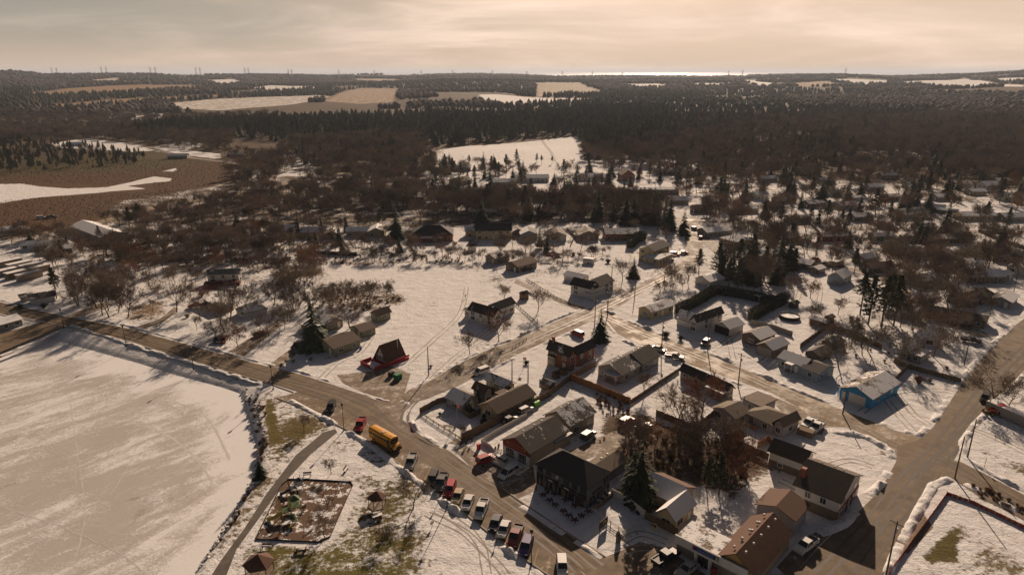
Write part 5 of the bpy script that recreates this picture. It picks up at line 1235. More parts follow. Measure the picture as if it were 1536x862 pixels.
raised = H('house', 'raised white house with a pale green roof and a dark red deck', [('g', 314, 402, 357, 404, 320, 412, 6.4, 4.6, .35, .3)], 'white', 'green', grid=8)
H('shed', 'white garden shed under a small pine', [('p', 187, 405, 20, 6, 4.5, 3.4, 2.4, 'g', .8, .3)], 'white', 'white', wins=False, cat='shed')
H('barn', 'big metal barn with a snow covered shallow roof by the marsh road', [('g', 128, 329, 166, 347, 118, 344, 6.5, 4.0, .97, .9)], 'grey', 'grey', grid=-40, wins=False, cat='barn')
H('hut', 'white hut with a broken looking roof beside the leaning pine', [('p', 64, 452, 40, 8, 6, 4.2, 2.7, 'g', .4, .2)], 'white', 'dark', wins=False, cat='hut')
H('hut', 'tiny dark framed hut at the left edge of the snowy lot', [('p', 40, 450, 40, 4, 3.5, 3.2, 2.2, 'g', .5, .2)], 'grey', 'dark', wins=False, cat='hut')
H('house', 'low grey house with a snowy roof at the far left below the main road', [('p', 2, 492, 60, 10, 8, 4.2, 2.8, 'g', .8, .4)], 'grey', 'brown', cat='house')
# right of the side road
thouse = H('farmhouse', 'white T-shaped farmhouse with a black roof on the snow field edge', [('g', 712, 451, 744, 464, 724, 471, 7.0, 4.5, .3, 0), ('g', 732, 456, 768, 445, 752, 463, 6.2, 4.0, .1, 0), ('g', 701, 461, 712, 455, 706, 466, 4.4, 3.0, .9, .4)], 'white', 'black', grid=50)
wcorner = H('farmhouse', 'white farmhouse with dormers and a black roof at the lane corner', [('g', 865, 414, 889, 423, 879, 432, 7.4, 4.8, .2, 0), ('g', 880, 421, 911, 410, 900, 430, 7.2, 4.7, .2, 0), ('c', 888, 440, 911, 431, 905, 426, 3.0, 1.0, 'h', .9, .4)], 'white', 'black', grid=50)
H('garage', 'low white garage with a snowy roof behind the white farmhouse with dormers', [('g', 850, 406, 880, 411, 852, 414, 3.9, 2.5, .95, .6)], 'white', 'white', grid=50, wins=False, cat='garage')
H('house', 'two-storey cream house with a grey roof and snowy porch above the corner garden', [('g', 970, 368, 994, 359, 985, 376, 8.0, 5.6, .1, .0), ('c', 966, 384, 986, 390, 1003, 380, 3.2, .9, 'h', .85, .4)], 'cream', 'grey', grid=50)
H('bungalow', 'cream bungalow with a striped snowy roof and front deck opposite the tall spruce', [('g', 971, 460, 998, 447, 986, 466, 4.8, 3.2, .6, .5)], 'cream', 'tan', grid=40)
H('garage', 'snow roofed garage among trees above the cream bungalow', [('p', 1064, 425, 35, 9, 8, 4.4, 2.8, 'g', .95, .9)], 'white', 'tan', wins=False, cat='garage')
H('house', 'long white house with dark roof, glazed porch and dormer by the back street', [('g', 1043, 473, 1079, 458, 1052, 480, 7.0, 4.6, .35, 0), ('g', 1027, 462, 1046, 474, 1032, 478, 6.4, 4.0, .6, 0), ('c', 1017, 475, 1035, 485, 1042, 479, 3.0, .9, 'h', .8, .4)], 'white', 'dark', grid=38)
dgar = H('garage', 'white double garage with two black doors', [('g', 1085, 483, 1104, 474, 1101, 492, 4.9, 3.0, .9, 0)], 'white', 'tan', grid=38, wins=False, cat='garage')
H('house', 'small brown house with a snowy right roof slope beside the double garage', [('g', 1128, 498, 1150, 488, 1146, 508, 5.0, 3.2, .9, 0)], 'brown', 'tan', grid=38)
bgar = H('garage', 'brown garage with a snowy right roof slope and one wide door', [('g', 1151, 514, 1169, 502, 1162, 525, 5.2, 3.3, .85, 0)], 'brown', 'tan', grid=38, wins=False, cat='garage')
pblue = H('bungalow', 'pale blue bungalow with a little columned porch on the back street', [('g', 1178, 524, 1216, 538, 1188, 544, 5.0, 3.2, .75, .2), ('g', 1217, 538, 1240, 549, 1228, 561, 4.7, 3.1, .25, 0)], 'blue', 'grey', grid=-55)
H('shed', 'dark roofed shed behind the pale blue bungalow', [('p', 1226, 536, 38, 7, 5, 3.8, 2.5, 'g', .1, .2)], 'dark', 'dark', wins=False, cat='shed')
bblue = H('garage', 'bright blue garage building with a white roller door', [('g', 1291, 581, 1322, 554, 1310, 599, 5.6, 3.4, .62, .5)], 'bright', 'tan', grid=38, wins=False, cat='garage')
H('bungalow', 'white bungalow with a snowy cross roof near the wide road', [('g', 1386, 494, 1412, 503, 1380, 501, 5.0, 3.0, .95, .7), ('g', 1370, 499, 1390, 494, 1383, 505, 4.6, 3.0, .9, .5)], 'white', 'grey', grid=44)
H('house', 'grey gabled house with snowy slopes half behind a bare bush', [('g', 1358, 516, 1372, 508, 1370, 523, 5.6, 3.4, .9, .5), ('c', 1368, 530, 1378, 536, 1388, 526, 2.9, .2, 'f', .9)], 'grey', 'grey', grid=38)
H('shed', 'low snowy roofed shed in the corner of the pool garden', [('p', 1229, 487, -52, 6, 4, 3.2, 2.4, 'g', .9, .4)], 'brown', 'grey', wins=False, cat='shed')
H('shed', 'small brown shed behind the snowy roofed shed of the pool garden', [('p', 1243, 482, 38, 3, 3, 3.0, 2.1, 'g', .1, .3)], 'brown', 'tan', wins=False, cat='shed')
H('shed', 'little dark garden shed at the end of the cedar hedge', [('p', 1190, 461, 38, 3.5, 3, 3.0, 2.2, 'g', .3, .2)], 'dark', 'grey', wins=False, cat='shed')
H('shed', 'wooden garden hut below the brown fence of the gnarled tree yard', [('p', 1248, 520, 38, 6, 5, 3.6, 2.4, 'g', .5, .3)], 'brown', 'dark', wins=False, cat='shed')
H('cottage', 'pale blue gabled cottage with a snowy right slope under the open pine', [('g', 1253, 408, 1269, 401, 1265, 419, 6.0, 3.6, .85, .1)], 'blue', 'grey', grid=45)
H('house', 'low grey house with a hipped snowy roof, left of the pair by the dark conifers', [('h', 1177, 386, 1201, 386, 1196, 396, 4.8, 3.0, .55, .2)], 'grey', 'tan', grid=30)
H('house', 'low tan house with a pale hipped roof, right of the pair by the dark conifers', [('g', 1203, 386, 1221, 391, 1207, 396, 4.6, 3.0, .7, .2)], 'beige', 'tan', grid=-50)
H('trailer', 'white trailer with a snow covered flat roof beside the pale blue cottage', [('p', 1255, 398, 40, 8, 3, 3.1, 2.9, 'f', .8)], 'cream', 'white', wins=False, cat='trailer')
# table of further houses: x, y of the foot, heading, length, width, ridge, eave, near snow, far snow, wall, roof, label
FAR = [
 (424, 352, 5, 13, 9, 6.2, 3.6, .85, .4, 'beige', 'green', 'beige house with a frosted green roof at the left end of the back row'),
 (471, 354, 5, 12, 9, 5.8, 3.4, .85, .4, 'brown', 'brown', 'brown house with a snowy roof right of the dark back row spruce'),
 (500, 356, 95, 9, 8, 5.0, 3.2, .6, .4, 'dark', 'dark', 'dark little house in the back row between snowy roofs'),
 (537, 353, 5, 11, 8, 5.4, 3.4, .8, .4, 'beige', 'brown', 'beige house with a snowy roof left of the green gabled one'),
 (566, 352, 95, 11, 9, 5.8, 3.4, .9, .8, 'green', 'green', 'green gabled house with a snowy roof next to the huge dark spruce'),
 (740, 357, 3, 18, 10, 9.0, 5.8, .3, 0, 'cream', 'black', 'two-storey cream house with a black roof and rear deck'),
 (711, 354, 3, 9, 8, 6.4, 4.2, .6, .3, 'cream', 'black', 'cream wing like house with snow at the edge of its black roof'),
 (777, 352, 93, 8, 7, 4.6, 2.8, .5, .3, 'brown', 'brown', 'small brown house left of the white bay-windowed one'),
 (792, 356, 93, 11, 9, 5.6, 3.4, .8, .3, 'blue', 'grey', 'pale house with a glazed gable left of the columnar cedar'),
 (835, 358, 93, 12, 9, 5.8, 3.6, .2, .3, 'white', 'brown', 'white bay-windowed house right of the columnar cedar'),
 (880, 356, 93, 12, 11, 5.6, 3.2, .45, .3, 'beige', 'tan', 'beige house with staggered tan roofs in the back row'),
 (929, 358, 3, 16, 10, 6.4, 4.2, .55, .3, 'brick', 'tan', 'red brick house with a snowy porch in the back row'),
 (1072, 352, 20, 16, 9, 5.0, 3.2, .9, .7, 'grey', 'grey', 'long grey house with snowy roofs and a pale chimney on the inner corner'),
 (1103, 366, 30, 12, 11, 5.8, 3.4, .9, .7, 'beige', 'grey', 'beige house with a hipped snowy roof and shadowed porch on the inner corner'),
 (1052, 318, 10, 12, 8, 5.4, 3.4, .4, .3, 'brown', 'brown', 'brown house among rusty trees above the street corner'),
 (1112, 318, 10, 18, 9, 5.0, 3.2, .8, .5, 'cream', 'grey', 'long house with a pale roof right of the rusty treed one'),
 (1138, 298, 20, 10, 8, 6.0, 4.0, .9, .6, 'white', 'grey', 'white gabled house standing in the open snow of the upper streets'),
 (1175, 303, 20, 14, 8, 4.8, 3.2, .4, .3, 'cream', 'brown', 'cream bungalow behind the large open bare tree'),
 (1243, 292, -25, 17, 10, 6.4, 4.4, .95, .9, 'white', 'white', 'white block shaped house with a snowy hipped roof in the upper streets'),
 (1282, 301, 10, 9, 6, 4.2, 3.0, .7, .4, 'blue', 'grey', 'small blue-grey garage beside the white block shaped house'),
 (1267, 312, 10, 13, 9, 5.0, 3.2, .95, .9, 'grey', 'grey', 'snow roofed bungalow right below the blue-grey garage'),
 (1220, 310, 10, 12, 8, 5.0, 3.2, .5, .3, 'brown', 'brown', 'brown bungalow with parked cars left of the snow roofed one'),
 (1282, 247, 5, 20, 10, 6.5, 4.0, .95, .6, 'dark', 'grey', 'long dark building with a bright snowy roof at the wood edge'),
 (1166, 253, 10, 14, 9, 6.0, 3.6, .9, .7, 'beige', 'grey', 'snow roofed house high among trees near the wood edge'),
 (1105, 258, 10, 16, 9, 5.0, 3.2, .6, .4, 'dark', 'brown', 'dark bungalow under bare trees left of the wood edge houses'),
 (1030, 265, 5, 18, 9, 5.4, 3.2, .4, .3, 'brown', 'dark', 'long brown bungalow under the bare wood edge'),
 (1210, 262, 5, 14, 9, 5.0, 3.2, .8, .5, 'grey', 'grey', 'grey bungalow between the wood edge and the upper street'),
 (1362, 325, 20, 20, 11, 6.2, 3.4, .8, .5, 'beige', 'brown', 'large beige house with a half snowy roof below the round pool'),
 (1399, 316, -30, 12, 8, 5.0, 3.0, .9, .5, 'dark', 'grey', 'dark low building with a snow covered top beside the large beige house'),
 (1420, 320, -30, 11, 5, 3.6, 2.6, .9, .5, 'dark', 'grey', 'long snow topped garage left of the cream ranch'),
 (1461, 328, 5, 21, 10, 5.2, 3.2, .9, .5, 'cream', 'grey', 'cream ranch bungalow with a snowy roof and lit long wall'),
 (1481, 285, 10, 14, 12, 7.5, 4.6, .85, .6, 'white', 'grey', 'tall pale gabled house in the upper right streets'),
 (1440, 280, 10, 13, 8, 5.0, 3.2, .9, .6, 'grey', 'grey', 'snow roofed bungalow left of the tall pale gabled house'),
 (1462, 292, 10, 12, 8, 5.0, 3.2, .95, .6, 'beige', 'grey', 'snow roofed bungalow in front of the tall pale gabled house'),
 (1512, 300, 10, 15, 9, 5.4, 3.4, .9, .6, 'white', 'grey', 'white bungalow with a snowy roof near the upper right edge'),
 (1370, 282, 15, 14, 9, 5.4, 3.2, .7, .5, 'grey', 'grey', 'grey house behind the dark bushy trees in the upper right'),
 (1530, 262, 15, 14, 9, 5.4, 3.2, .9, .6, 'beige', 'grey', 'snow roofed house at the wooded right edge'),
 (1330, 268, 5, 14, 9, 5.4, 3.2, .8, .5, 'beige', 'brown', 'beige house in the gap left of the towering olive pine'),
 (1246, 360, 5, 12, 7, 4.8, 3.2, .8, .3, 'red', 'grey', 'dark red house with a snowy flat looking roof by the pale street'),
 (1321, 360, 5, 11, 7, 4.6, 3.2, .85, .3, 'teal', 'grey', 'teal green cabin with a snowy roof'),
 (1340, 371, -20, 8, 6, 4.0, 2.6, .95, .5, 'white', 'grey', 'small snow roofed shed right of the teal cabin'),
 (1369, 382, 10, 18, 11, 5.4, 3.2, .75, .3, 'beige', 'grey', 'wide tan house with a snowy hipped roof right of the stubby dark spruce'),
 (1418, 362, 5, 20, 9, 4.8, 3.0, .75, .4, 'dark', 'grey', 'long low house hidden behind bare trees near the right street'),
 (1475, 383, -20, 13, 10, 5.0, 3.0, .6, .4, 'cream', 'brown', 'low cream house behind the walled garden'),
 (1512, 392, -30, 13, 9, 5.4, 3.2, .5, .3, 'beige', 'brown', 'beige house at the right edge below the walled garden'),
 (1470, 420, 0, 14, 9, 5.4, 3.2, .7, .3, 'brown', 'grey', 'brown house with dusted roof deep in the bare trees on the right'),
 (1500, 418, 20, 8, 6, 4.2, 2.8, .95, .9, 'grey', 'grey', 'little snow capped outbuilding next to dark firs on the right'),
 (1455, 452, 30, 16, 9, 5.0, 3.2, .3, .2, 'dark', 'brown', 'dark long house under the crowd of bare trees on the right'),
 (1432, 480, -40, 18, 8, 4.4, 3.0, .3, .2, 'brown', 'dark', 'brown low house with a dim roof before the wide road lawns'),
 (1352, 474, -50, 10, 6, 3.8, 2.6, .8, .4, 'grey', 'grey', 'grey shed with a snow top right of the stemmed pine grove'),
 (1225, 408, 38, 6, 5, 3.4, 2.4, .7, .3, 'beige', 'grey', 'small shed left of the pale blue gabled cottage'),
 (1315, 406, 10, 12, 8, 4.8, 3.0, .2, .2, 'brown', 'rust', 'rust roofed house behind the stemmed pine grove'),
 (797, 272, 5, 26, 11, 6.4, 4.0, .9, .6, 'white', 'grey', 'long white bungalow with a snowy roof in the open upper yards'),
 (755, 278, 5, 20, 11, 6.0, 3.6, .7, .4, 'beige', 'grey', 'beige bungalow left of the long white one'),
 (691, 276, 50, 14, 11, 6.5, 3.6, .4, .2, 'dark', 'dark', 'dark gabled house half hidden on the left of the upper yards'),
 (683, 256, 5, 26, 12, 6.0, 3.8, .6, .2, 'brown', 'brown', 'brown roofed long house at the corner of the snowy field'),
 (885, 270, 5, 22, 11, 6.2, 3.8, .95, .6, 'white', 'grey', 'white house with a red garage wall and snowy roof right of the open upper yards'),
 (939, 270, 95, 14, 11, 10, 5.5, .3, .2, 'brick', 'brown', 'tall red-brick house with twin gables beside the dark conifer'),
 (998, 262, 5, 18, 9, 5.2, 3.2, .4, .3, 'dark', 'dark', 'dark low house behind the pointed spruce'),
 (980, 290, 3, 34, 8, 5.0, 3.8, .9, .6, 'grey', 'grey', 'long low building with a bright glaring roof on the upper street'),
 (590, 313, 10, 16, 9, 5.4, 3.4, .5, .3, 'beige', 'brown', 'beige house buried in the dark tree belt'),
 (727, 322, 5, 16, 9, 5.2, 3.2, .7, .4, 'dark', 'grey', 'dark house glimpsed in the belt left of the spruces'),
 (1015, 305, 10, 13, 9, 5.4, 3.2, .8, .5, 'beige', 'grey', 'beige house glimpsed through bare trees below the glaring roof'),
 (75, 372, 15, 12, 7, 4.4, 2.8, .9, .6, 'beige', 'grey', 'snow roofed cabin behind the trailer park, rightmost'),
 (56, 372, 15, 12, 7, 4.4, 2.8, .9, .6, 'white', 'grey', 'snow roofed cabin behind the trailer park, leftmost'),
 (93, 378, 15, 11, 7, 4.2, 2.8, .8, .5, 'dark', 'grey', 'dark cabin with snow beside the leafless trees of the trailer park'),
 (22, 350, 15, 12, 8, 4.6, 3.0, .9, .5, 'white', 'grey', 'white cabin at the left edge below the marsh'),
 (113, 220, 10, 16, 9, 5.5, 3.2, .9, .5, 'white', 'grey', 'white farmhouse beyond the marsh at the left'),
 (268, 238, 10, 18, 9, 5.5, 3.2, .9, .5, 'beige', 'grey', 'farmhouse on the snowy road beyond the marsh'),
 (196, 175, 0, 22, 12, 9, 5, .8, .5, 'grey', 'grey', 'large grey farmhouse on the far left fields'),
 (145, 158, 0, 20, 12, 7, 4, .9, .5, 'white', 'white', 'white farm building below the brown ploughed fields'),
 (746, 392, 45, 9, 7, 5.0, 3.2, .5, .3, 'beige', 'brown', 'beige house behind a bushy tree, left of the brown pair above the narrow lane'),
 (782, 403, 45, 12, 8, 5.2, 3.2, .1, .1, 'brown', 'rust', 'brown gabled house with a dark car above the narrow lane'),
 (1150, 272, 10, 13, 9, 5.2, 3.2, .7, .4, 'beige', 'brown', 'beige bungalow under the wood edge with a dusted brown roof'),
 (1238, 275, 5, 12, 8, 5.2, 3.2, .9, .5, 'dark', 'grey', 'dark cabin with a white roof between two upper streets'),
 (1310, 285, 15, 12, 8, 5.0, 3.2, .9, .5, 'grey', 'grey', 'grey cabin right of the white block shaped house'),
 (1335, 300, 15, 12, 8, 5.0, 3.2, .6, .4, 'brown', 'brown', 'brown cabin above the large beige house'),
 (1408, 300, 15, 10, 8, 5.0, 3.2, .9, .5, 'beige', 'grey', 'small tan house under the towering olive pine'),
 (1385, 345, 10, 11, 7, 4.6, 3.0, .9, .5, 'grey', 'grey', 'grey garage on the near side of the pale rear street'),
 (1290, 330, 10, 12, 8, 5.0, 3.2, .8, .4, 'brown', 'grey', 'brown house above the teal cabin across the pale street'),
 (1195, 333, 10, 12, 8, 5.0, 3.2, .8, .4, 'beige', 'grey', 'beige house across the pale street from the dark spruce'),
 (1150, 352, 10, 12, 8, 5.0, 3.2, .6, .4, 'dark', 'brown', 'dark house under trees right of the inner corner'),
 (1180, 362, 10, 10, 7, 4.8, 3.0, .8, .4, 'brown', 'grey', 'brown house with a snowy roof above the low hip roofed pair'),
 (1298, 392, 30, 11, 7, 4.8, 3.0, .7, .4, 'beige', 'brown', 'beige house right of the open crowned pine'),
 (1420, 400, 20, 13, 8, 5.0, 3.2, .5, .3, 'beige', 'brown', 'tan house lost among bare trees, centre of the right side gardens'),
 (1385, 425, 20, 12, 8, 5.0, 3.2, .5, .3, 'grey', 'grey', 'grey house lost among bare trees behind the stemmed pine grove'),
 (1530, 408, 40, 11, 8, 5.0, 3.2, .9, .5, 'white', 'grey', 'white house cut by the right edge above the wide road'),
 (1505, 455, 45, 12, 7, 4.6, 3.0, .8, .4, 'grey', 'grey', 'grey outbuilding beside the wide road near the right edge'),
 (1515, 330, 5, 14, 9, 5.2, 3.2, .9, .5, 'beige', 'grey', 'snow roofed house at the right end of the pale rear street'),
 (1500, 275, 15, 13, 9, 5.2, 3.2, .9, .5, 'grey', 'grey', 'grey snow roofed house beside the hillside lane'),
 (395, 366, 5, 12, 8, 5.2, 3.2, .5, .3, 'brown', 'brown', 'brown house buried in brush left of the frosted green roof'),
 (345, 352, 8, 16, 8, 4.6, 3.0, .3, .3, 'brown', 'brown', 'long brown shed at the corner of the snowy paddock'),
 (620, 300, 5, 15, 9, 5.2, 3.2, .8, .5, 'grey', 'grey', 'grey roof glimpsed in the wood left of the upper yards'),
 (355, 236, 0, 16, 9, 5.5, 3.4, .9, .5, 'grey', 'grey', 'grey farmhouse by the frozen field beyond the marsh'),
 (250, 215, 0, 16, 9, 5.5, 3.4, .9, .5, 'dark', 'grey', 'dark farmhouse in the trees beyond the marsh'),
 (60, 186, 0, 18, 11, 6, 3.4, .9, .5, 'white', 'grey', 'white roofed house in the distant left hamlet'),
 (95, 184, 0, 18, 11, 6, 3.4, .9, .5, 'beige', 'grey', 'beige house in the distant left hamlet'),
]
for x, y, an, L, W, zr, ze, sn, sf, wa, ro, lb in FAR:
    if not L: continue
    H('house', lb, [('p', x, y, an, L, W, zr, ze, 'h' if 'hipped' in lb else 'g', sn, sf)], wa, ro, far=True)
bigdark = H('house', 'wide dark brick house with a black hipped roof and rear verandah in the back row', [('p', 649, 358, 3, 21, 13, 8.2, 4.2, 'h', .05, .05)], 'brick', 'black', far=True)
# trailers in rows on the left
k_ = 0
for x, y, lb in [(15, 398, 'first snow topped trailer of the park from the left edge'), (30, 402, 'second snow topped trailer of the park from the left edge'), (44, 405, 'snow topped trailer in the middle of the park row'), (57, 408, 'snow topped trailer just left of the twin bare trees'),
                 (12, 412, 'front row trailer nearest the left edge of the park'), (28, 415, 'front row trailer with a white side, second from the edge'), (45, 418, 'front row trailer before the park hedge')]:
    H('trailer', lb, [('p', x, y, 62, 9, 3.4, 3.2, 2.9, 'f', .68)], ('beige', 'grey', 'brown')[k_ % 3], 'tan', wins=False, cat='trailer', group='trailers of the snowy park', far=True); k_ += 1

# A-frame house
def aframe():
    p = Vector(P(571.5, 518, 5.6)); q = Vector(P(595, 507, 5.6)); c = (p + q) / 2; d = (q - p); ang = math.radians(48); L = max(d.length, 7.2)
    root = thing('a_frame_house', 'white A-frame house with a steep brown roof and a red deck', 'house', (c.x, c.y, 0), ang)
    w = 3.3; l = L / 2; zr = 5.6
    MB().add([(s * (l - .5), v, z) for s in (-1, 1) for v, z in ((-w + .35, -.2), (w - .35, -.2), (0, zr - .6))], [(0, 1, 2), (5, 4, 3), (0, 3, 4, 1), (1, 4, 5, 2), (2, 5, 3, 0)]).obj('wall', wm('white'), root)
    rb = MB(); at = []
    for s in (1, -1):
        rb.add([(-l, 0, zr), (l, 0, zr), (l, s * w, .7), (-l, s * w, .7), (-l, 0, zr - .3), (l, 0, zr - .3), (l, s * (w - .22), .6), (-l, s * (w - .22), .6)], [(0, 1, 2, 3), (7, 6, 5, 4), (3, 2, 6, 7), (0, 3, 7, 4), (1, 5, 6, 2)]); at += [.02] * 5
    ro = rb.obj('roof', rm('rust'), root, attr={'snow': at})
    MB().tube([(l * .55, -1.3, 2.8), (l * .55, -1.3, 6.2)], .14, 6).obj('stove_pipe', M['ventm'], ro)
    M['redpaint'] = pmat('red_painted_boards', (.34, .03, .03), .7, .3, 2)
    dk = MB(); dk.box((0, 0, .3), (L + 1.0, 2 * w + .9, .6)); dk.obj('deck', M['redpaint'], root)
    rl = MB()
    for s in (1, -1): rl.box((-l - 2.4, s * (w + .0), .7), (3.8, .12, 1.2))
    rl.box((-l - 4.3, 1.3, .7), (.12, 4.2, 1.2)); rl.box((-l - 2.4, 0, .3), (3.8, 2 * w, .12)); rl.box((0, -w - .55, 1.2), (L + 1, .1, .55))
    rl.obj('deck_fence', M['redpaint'], root)
    MB().box((-l - 2.4, -.4, .42), (3.2, 4.6, .1)).obj('deck_snow', M['snowy'], root)
    for y_, z_, ww, hh in ((-1.2, 1.6, 1.2, 1.3), (.2, 1.6, 1.0, 1.3), (1.5, 1.5, .8, 1.6), (0, 3.3, .6, .9)):
        ms = winmesh(ww, hh, False); o = bpy.data.objects.new('window', ms[0]); COL.objects.link(o); o.parent = root; o.location = (-l + .46, y_, z_); o.rotation_euler = (0, 0, -math.pi / 2)
        g = bpy.data.objects.new('pane', ms[1]); COL.objects.link(g); g.parent = o
    MB().box((1, w + .6, 1.2), (3.0, 1.8, 2.4)).obj('side_porch', wm('white'), root)
aframe()

# ---- shop fronts and special parts
def end_panel(root, f, s, mk, z0, z1, full=False, proud=.05, name='front_wall'):
    """panel on gable end s of frame f, following the gable when full"""
    l, h = f.L / 2 - .25 + .01, f.W / 2 - .4; o = root.location
    def q(v, z, e): p = f.c + f.a * s * (l + e) + f.b * v; return (p.x - o.x, p.y - o.y, z)
    if full: pr = [(-h, z0), (h, z0), (h, f.ze - .12), (0, f.ze - .12 + (f.zr - f.ze) * h / (f.W / 2) - .05), (-h, f.ze - .12)]
    else: pr = [(-h - .02, z0), (h + .02, z0), (h + .02, z1), (-h - .02, z1)]
    n = len(pr); vs = [q(v, z, 0) for v, z in pr] + [q(v, z, proud) for v, z in pr]
    return MB().add(vs, [tuple(range(n - 1, -1, -1)), tuple(range(n, 2 * n))] + [(i, (i + 1) % n, (i + 1) % n + n, i + n) for i in range(n)]).obj(name, wm(mk) if mk in WALLC or mk == 'brick' else M[mk], root)
def camend(f):   # which gable end looks at the viewer
    return max((1, -1), key=lambda s: (f.a * s).dot(-(f.c + f.a * s * f.L / 2).normalized()))
def side_pt(f, nv, u, z, out=.0):
    hl, hw = (f.L / 2 - .25, f.W / 2 - .4) if abs(nv.dot(f.a)) > .7 else (f.W / 2 - .4, f.L / 2 - .25)
    t = Vector((-nv.y, nv.x)); p = f.c + nv * (hl + out) + t * u * hw; return (p.x, p.y, z)
# red gable shop
r, (f, f2) = red_shop; s = camend(f); nv = f.a * s
end_panel(r, f, s, 'red', 2.45, 0, True)
for u in (-.86, -.62, .0): pass
for u in (-.62, -.45, -.28): add_window(r, side_pt(f, nv, u, 1.65, .06), nv, .8, 1.3)
for u in (.30, .46, .62): add_window(r, side_pt(f, nv, u, 1.65, .06), nv, .8, 1.3)
for u in (-.86, .02, .85): add_door(r, side_pt(f, nv, u, .25, .06), nv, .95)
M['sign_y'] = pmat('yellow_sign_border', (.55, .38, .06), .6, .1); M['sign_r'] = pmat('dark_red_sign', (.22, .02, .02), .6, .2)
o_ = r.location; p = side_pt(f, nv, 0, 4.1, .09); sg = MB().box((p[0] - o_.x, p[1] - o_.y, 3.45), (.08, 5.2, .7), f.ang).box((p[0] - o_.x + nv.x * .05, p[1] - o_.y + nv.y * .05, 3.45), (.06, 4.9, .5), f.ang, 1)
sg.obj('sign_board', [M['sign_y'], M['sign_r']], r)
M['deckboard'] = pmat('grey_deck_boards', (.30, .27, .24), .8, .3, 3); M['rail'] = pmat('white_railing_paint', (.55, .52, .47), .6, .15)
def local_box(mb, f, u, v, z, d, off=0): p = f.c + f.a * u + f.b * v; mb.box((p.x - o_.x, p.y - o_.y, z), d, f.ang)
fl = MB(); L2 = f.L / 2; h2 = f.W / 2
local_box(fl, f, s * (L2 + 1.9), 0, .15, (3.9, f.W - .6, .3)); fl.obj('terrace', M['snowy'], r)
rl = MB()
for v in np.linspace(-h2 + .3, h2 - .3, 26): local_box(rl, f, s * (L2 + 3.8), v, .85, (.05, .12, 1.05))
for k in range(9):
    for v in (-h2 + .3, h2 - .3): local_box(rl, f, s * (L2 + .2 + .45 * k), v, .85, (.12, .05, 1.05))
local_box(rl, f, s * (L2 + 3.8), 0, 1.4, (.1, f.W - .5, .09)); local_box(rl, f, s * (L2 + 3.8), 0, .40, (.09, f.W - .5, .3))
for v in (-h2 + .3, h2 - .3): local_box(rl, f, s * (L2 + 2), v, 1.4, (3.8, .1, .09)); local_box(rl, f, s * (L2 + 2), v, .4, (3.8, .09, .3))
rl.obj('railing', M['rail'], r)
for v in (-3.2, -1.4, 1.6, 3.3):
    p = f.c + f.a * s * (L2 + 2.0) + f.b * v
    t = thing('picnic_table', 'snow topped table on the terrace of the red fronted shop', 'table', (p.x, p.y, .3), f.ang, 'tables on the red shop terrace')
    MB().box((0, 0, .74), (.8, 1.5, .06)).obj('tabletop', M['snowy'], t)
    for e in (-1, 1): MB().box((e * .65, 0, .44), (.28, 1.5, .05)).obj('bench', M['wood'], t); MB().box((0, e * .55, .36), (1.2, .08, .7)).obj('leg', M['wood'], t)
# pub details: upper white windows, dark awnings, stone base
r, (f, f2) = pub; o_ = r.location
nv = max((f.b, -f.b), key=lambda n: n.dot(-f.c.normalized())); nv2 = max((f.a, -f.a), key=lambda n: n.dot(-(f.c).normalized()))
print('pub', f.L, f.W, nv, nv2)
M['stone'] = pmat('brown_stone_wall', (.17, .13, .095), .85, .5, 2.5, bump=.5); 
def wallpanel(f, nv, u0, u1, z0, z1, mk, nm, th=.1):
    hl, hw = (f.L / 2 - .25, f.W / 2 - .4) if abs(nv.dot(f.a)) > .7 else (f.W / 2 - .4, f.L / 2 - .25); t = Vector((-nv.y, nv.x)); c = f.c + nv * (hl + th / 2) + t * (u0 + u1) / 2 * hw
    return MB().box((c.x - o_.x, c.y - o_.y, (z0 + z1) / 2), (abs(u1 - u0) * hw, th, z1 - z0), math.atan2(t.y, t.x)).obj(nm, M[mk], r)
wallpanel(f, nv, -.99, .99, -.4, 2.2, 'stone', 'stone_base', .12)
for a, b in ((-.95, -.72), (-.62, -.12), (.02, .60), (.68, .95)): wallpanel(f, nv, a, b, 1.9, 2.8, 'awning', 'fascia', .35)
wallpanel(f, nv, -.46, -.30, 2.35, 2.65, 'rail', 'name_plate', .38); wallpanel(f, nv, .16, .34, 2.35, 2.65, 'rail', 'name_plate', .38)
for u in (-.84, -.5, -.16, .2, .52, .84): add_window(r, side_pt(f, nv, u, 3.75), nv, 1.0, 1.1, True, dark=True)
for u in (-.84, -.45, -.1, .3, .55): add_window(r, side_pt(f, nv, u, 1.1, .12), nv, 1.3, 1.3, dark=True)
add_door(r, side_pt(f, nv, .78, .02, .12), nv, 1.2, 2.1, 'awning')
for u in (-.6, .1, .7): add_window(r, side_pt(f, nv2, u, 1.3), nv2, 1.2, 1.5, dark=True)
for u in (.62,): add_window(r, side_pt(f, nv2, u, 3.75), nv2, 1.0, 1.1, dark=True)
wallpanel(f, nv2, -.6, .2, 2.6, 3.0, 'awning', 'fascia', .1)
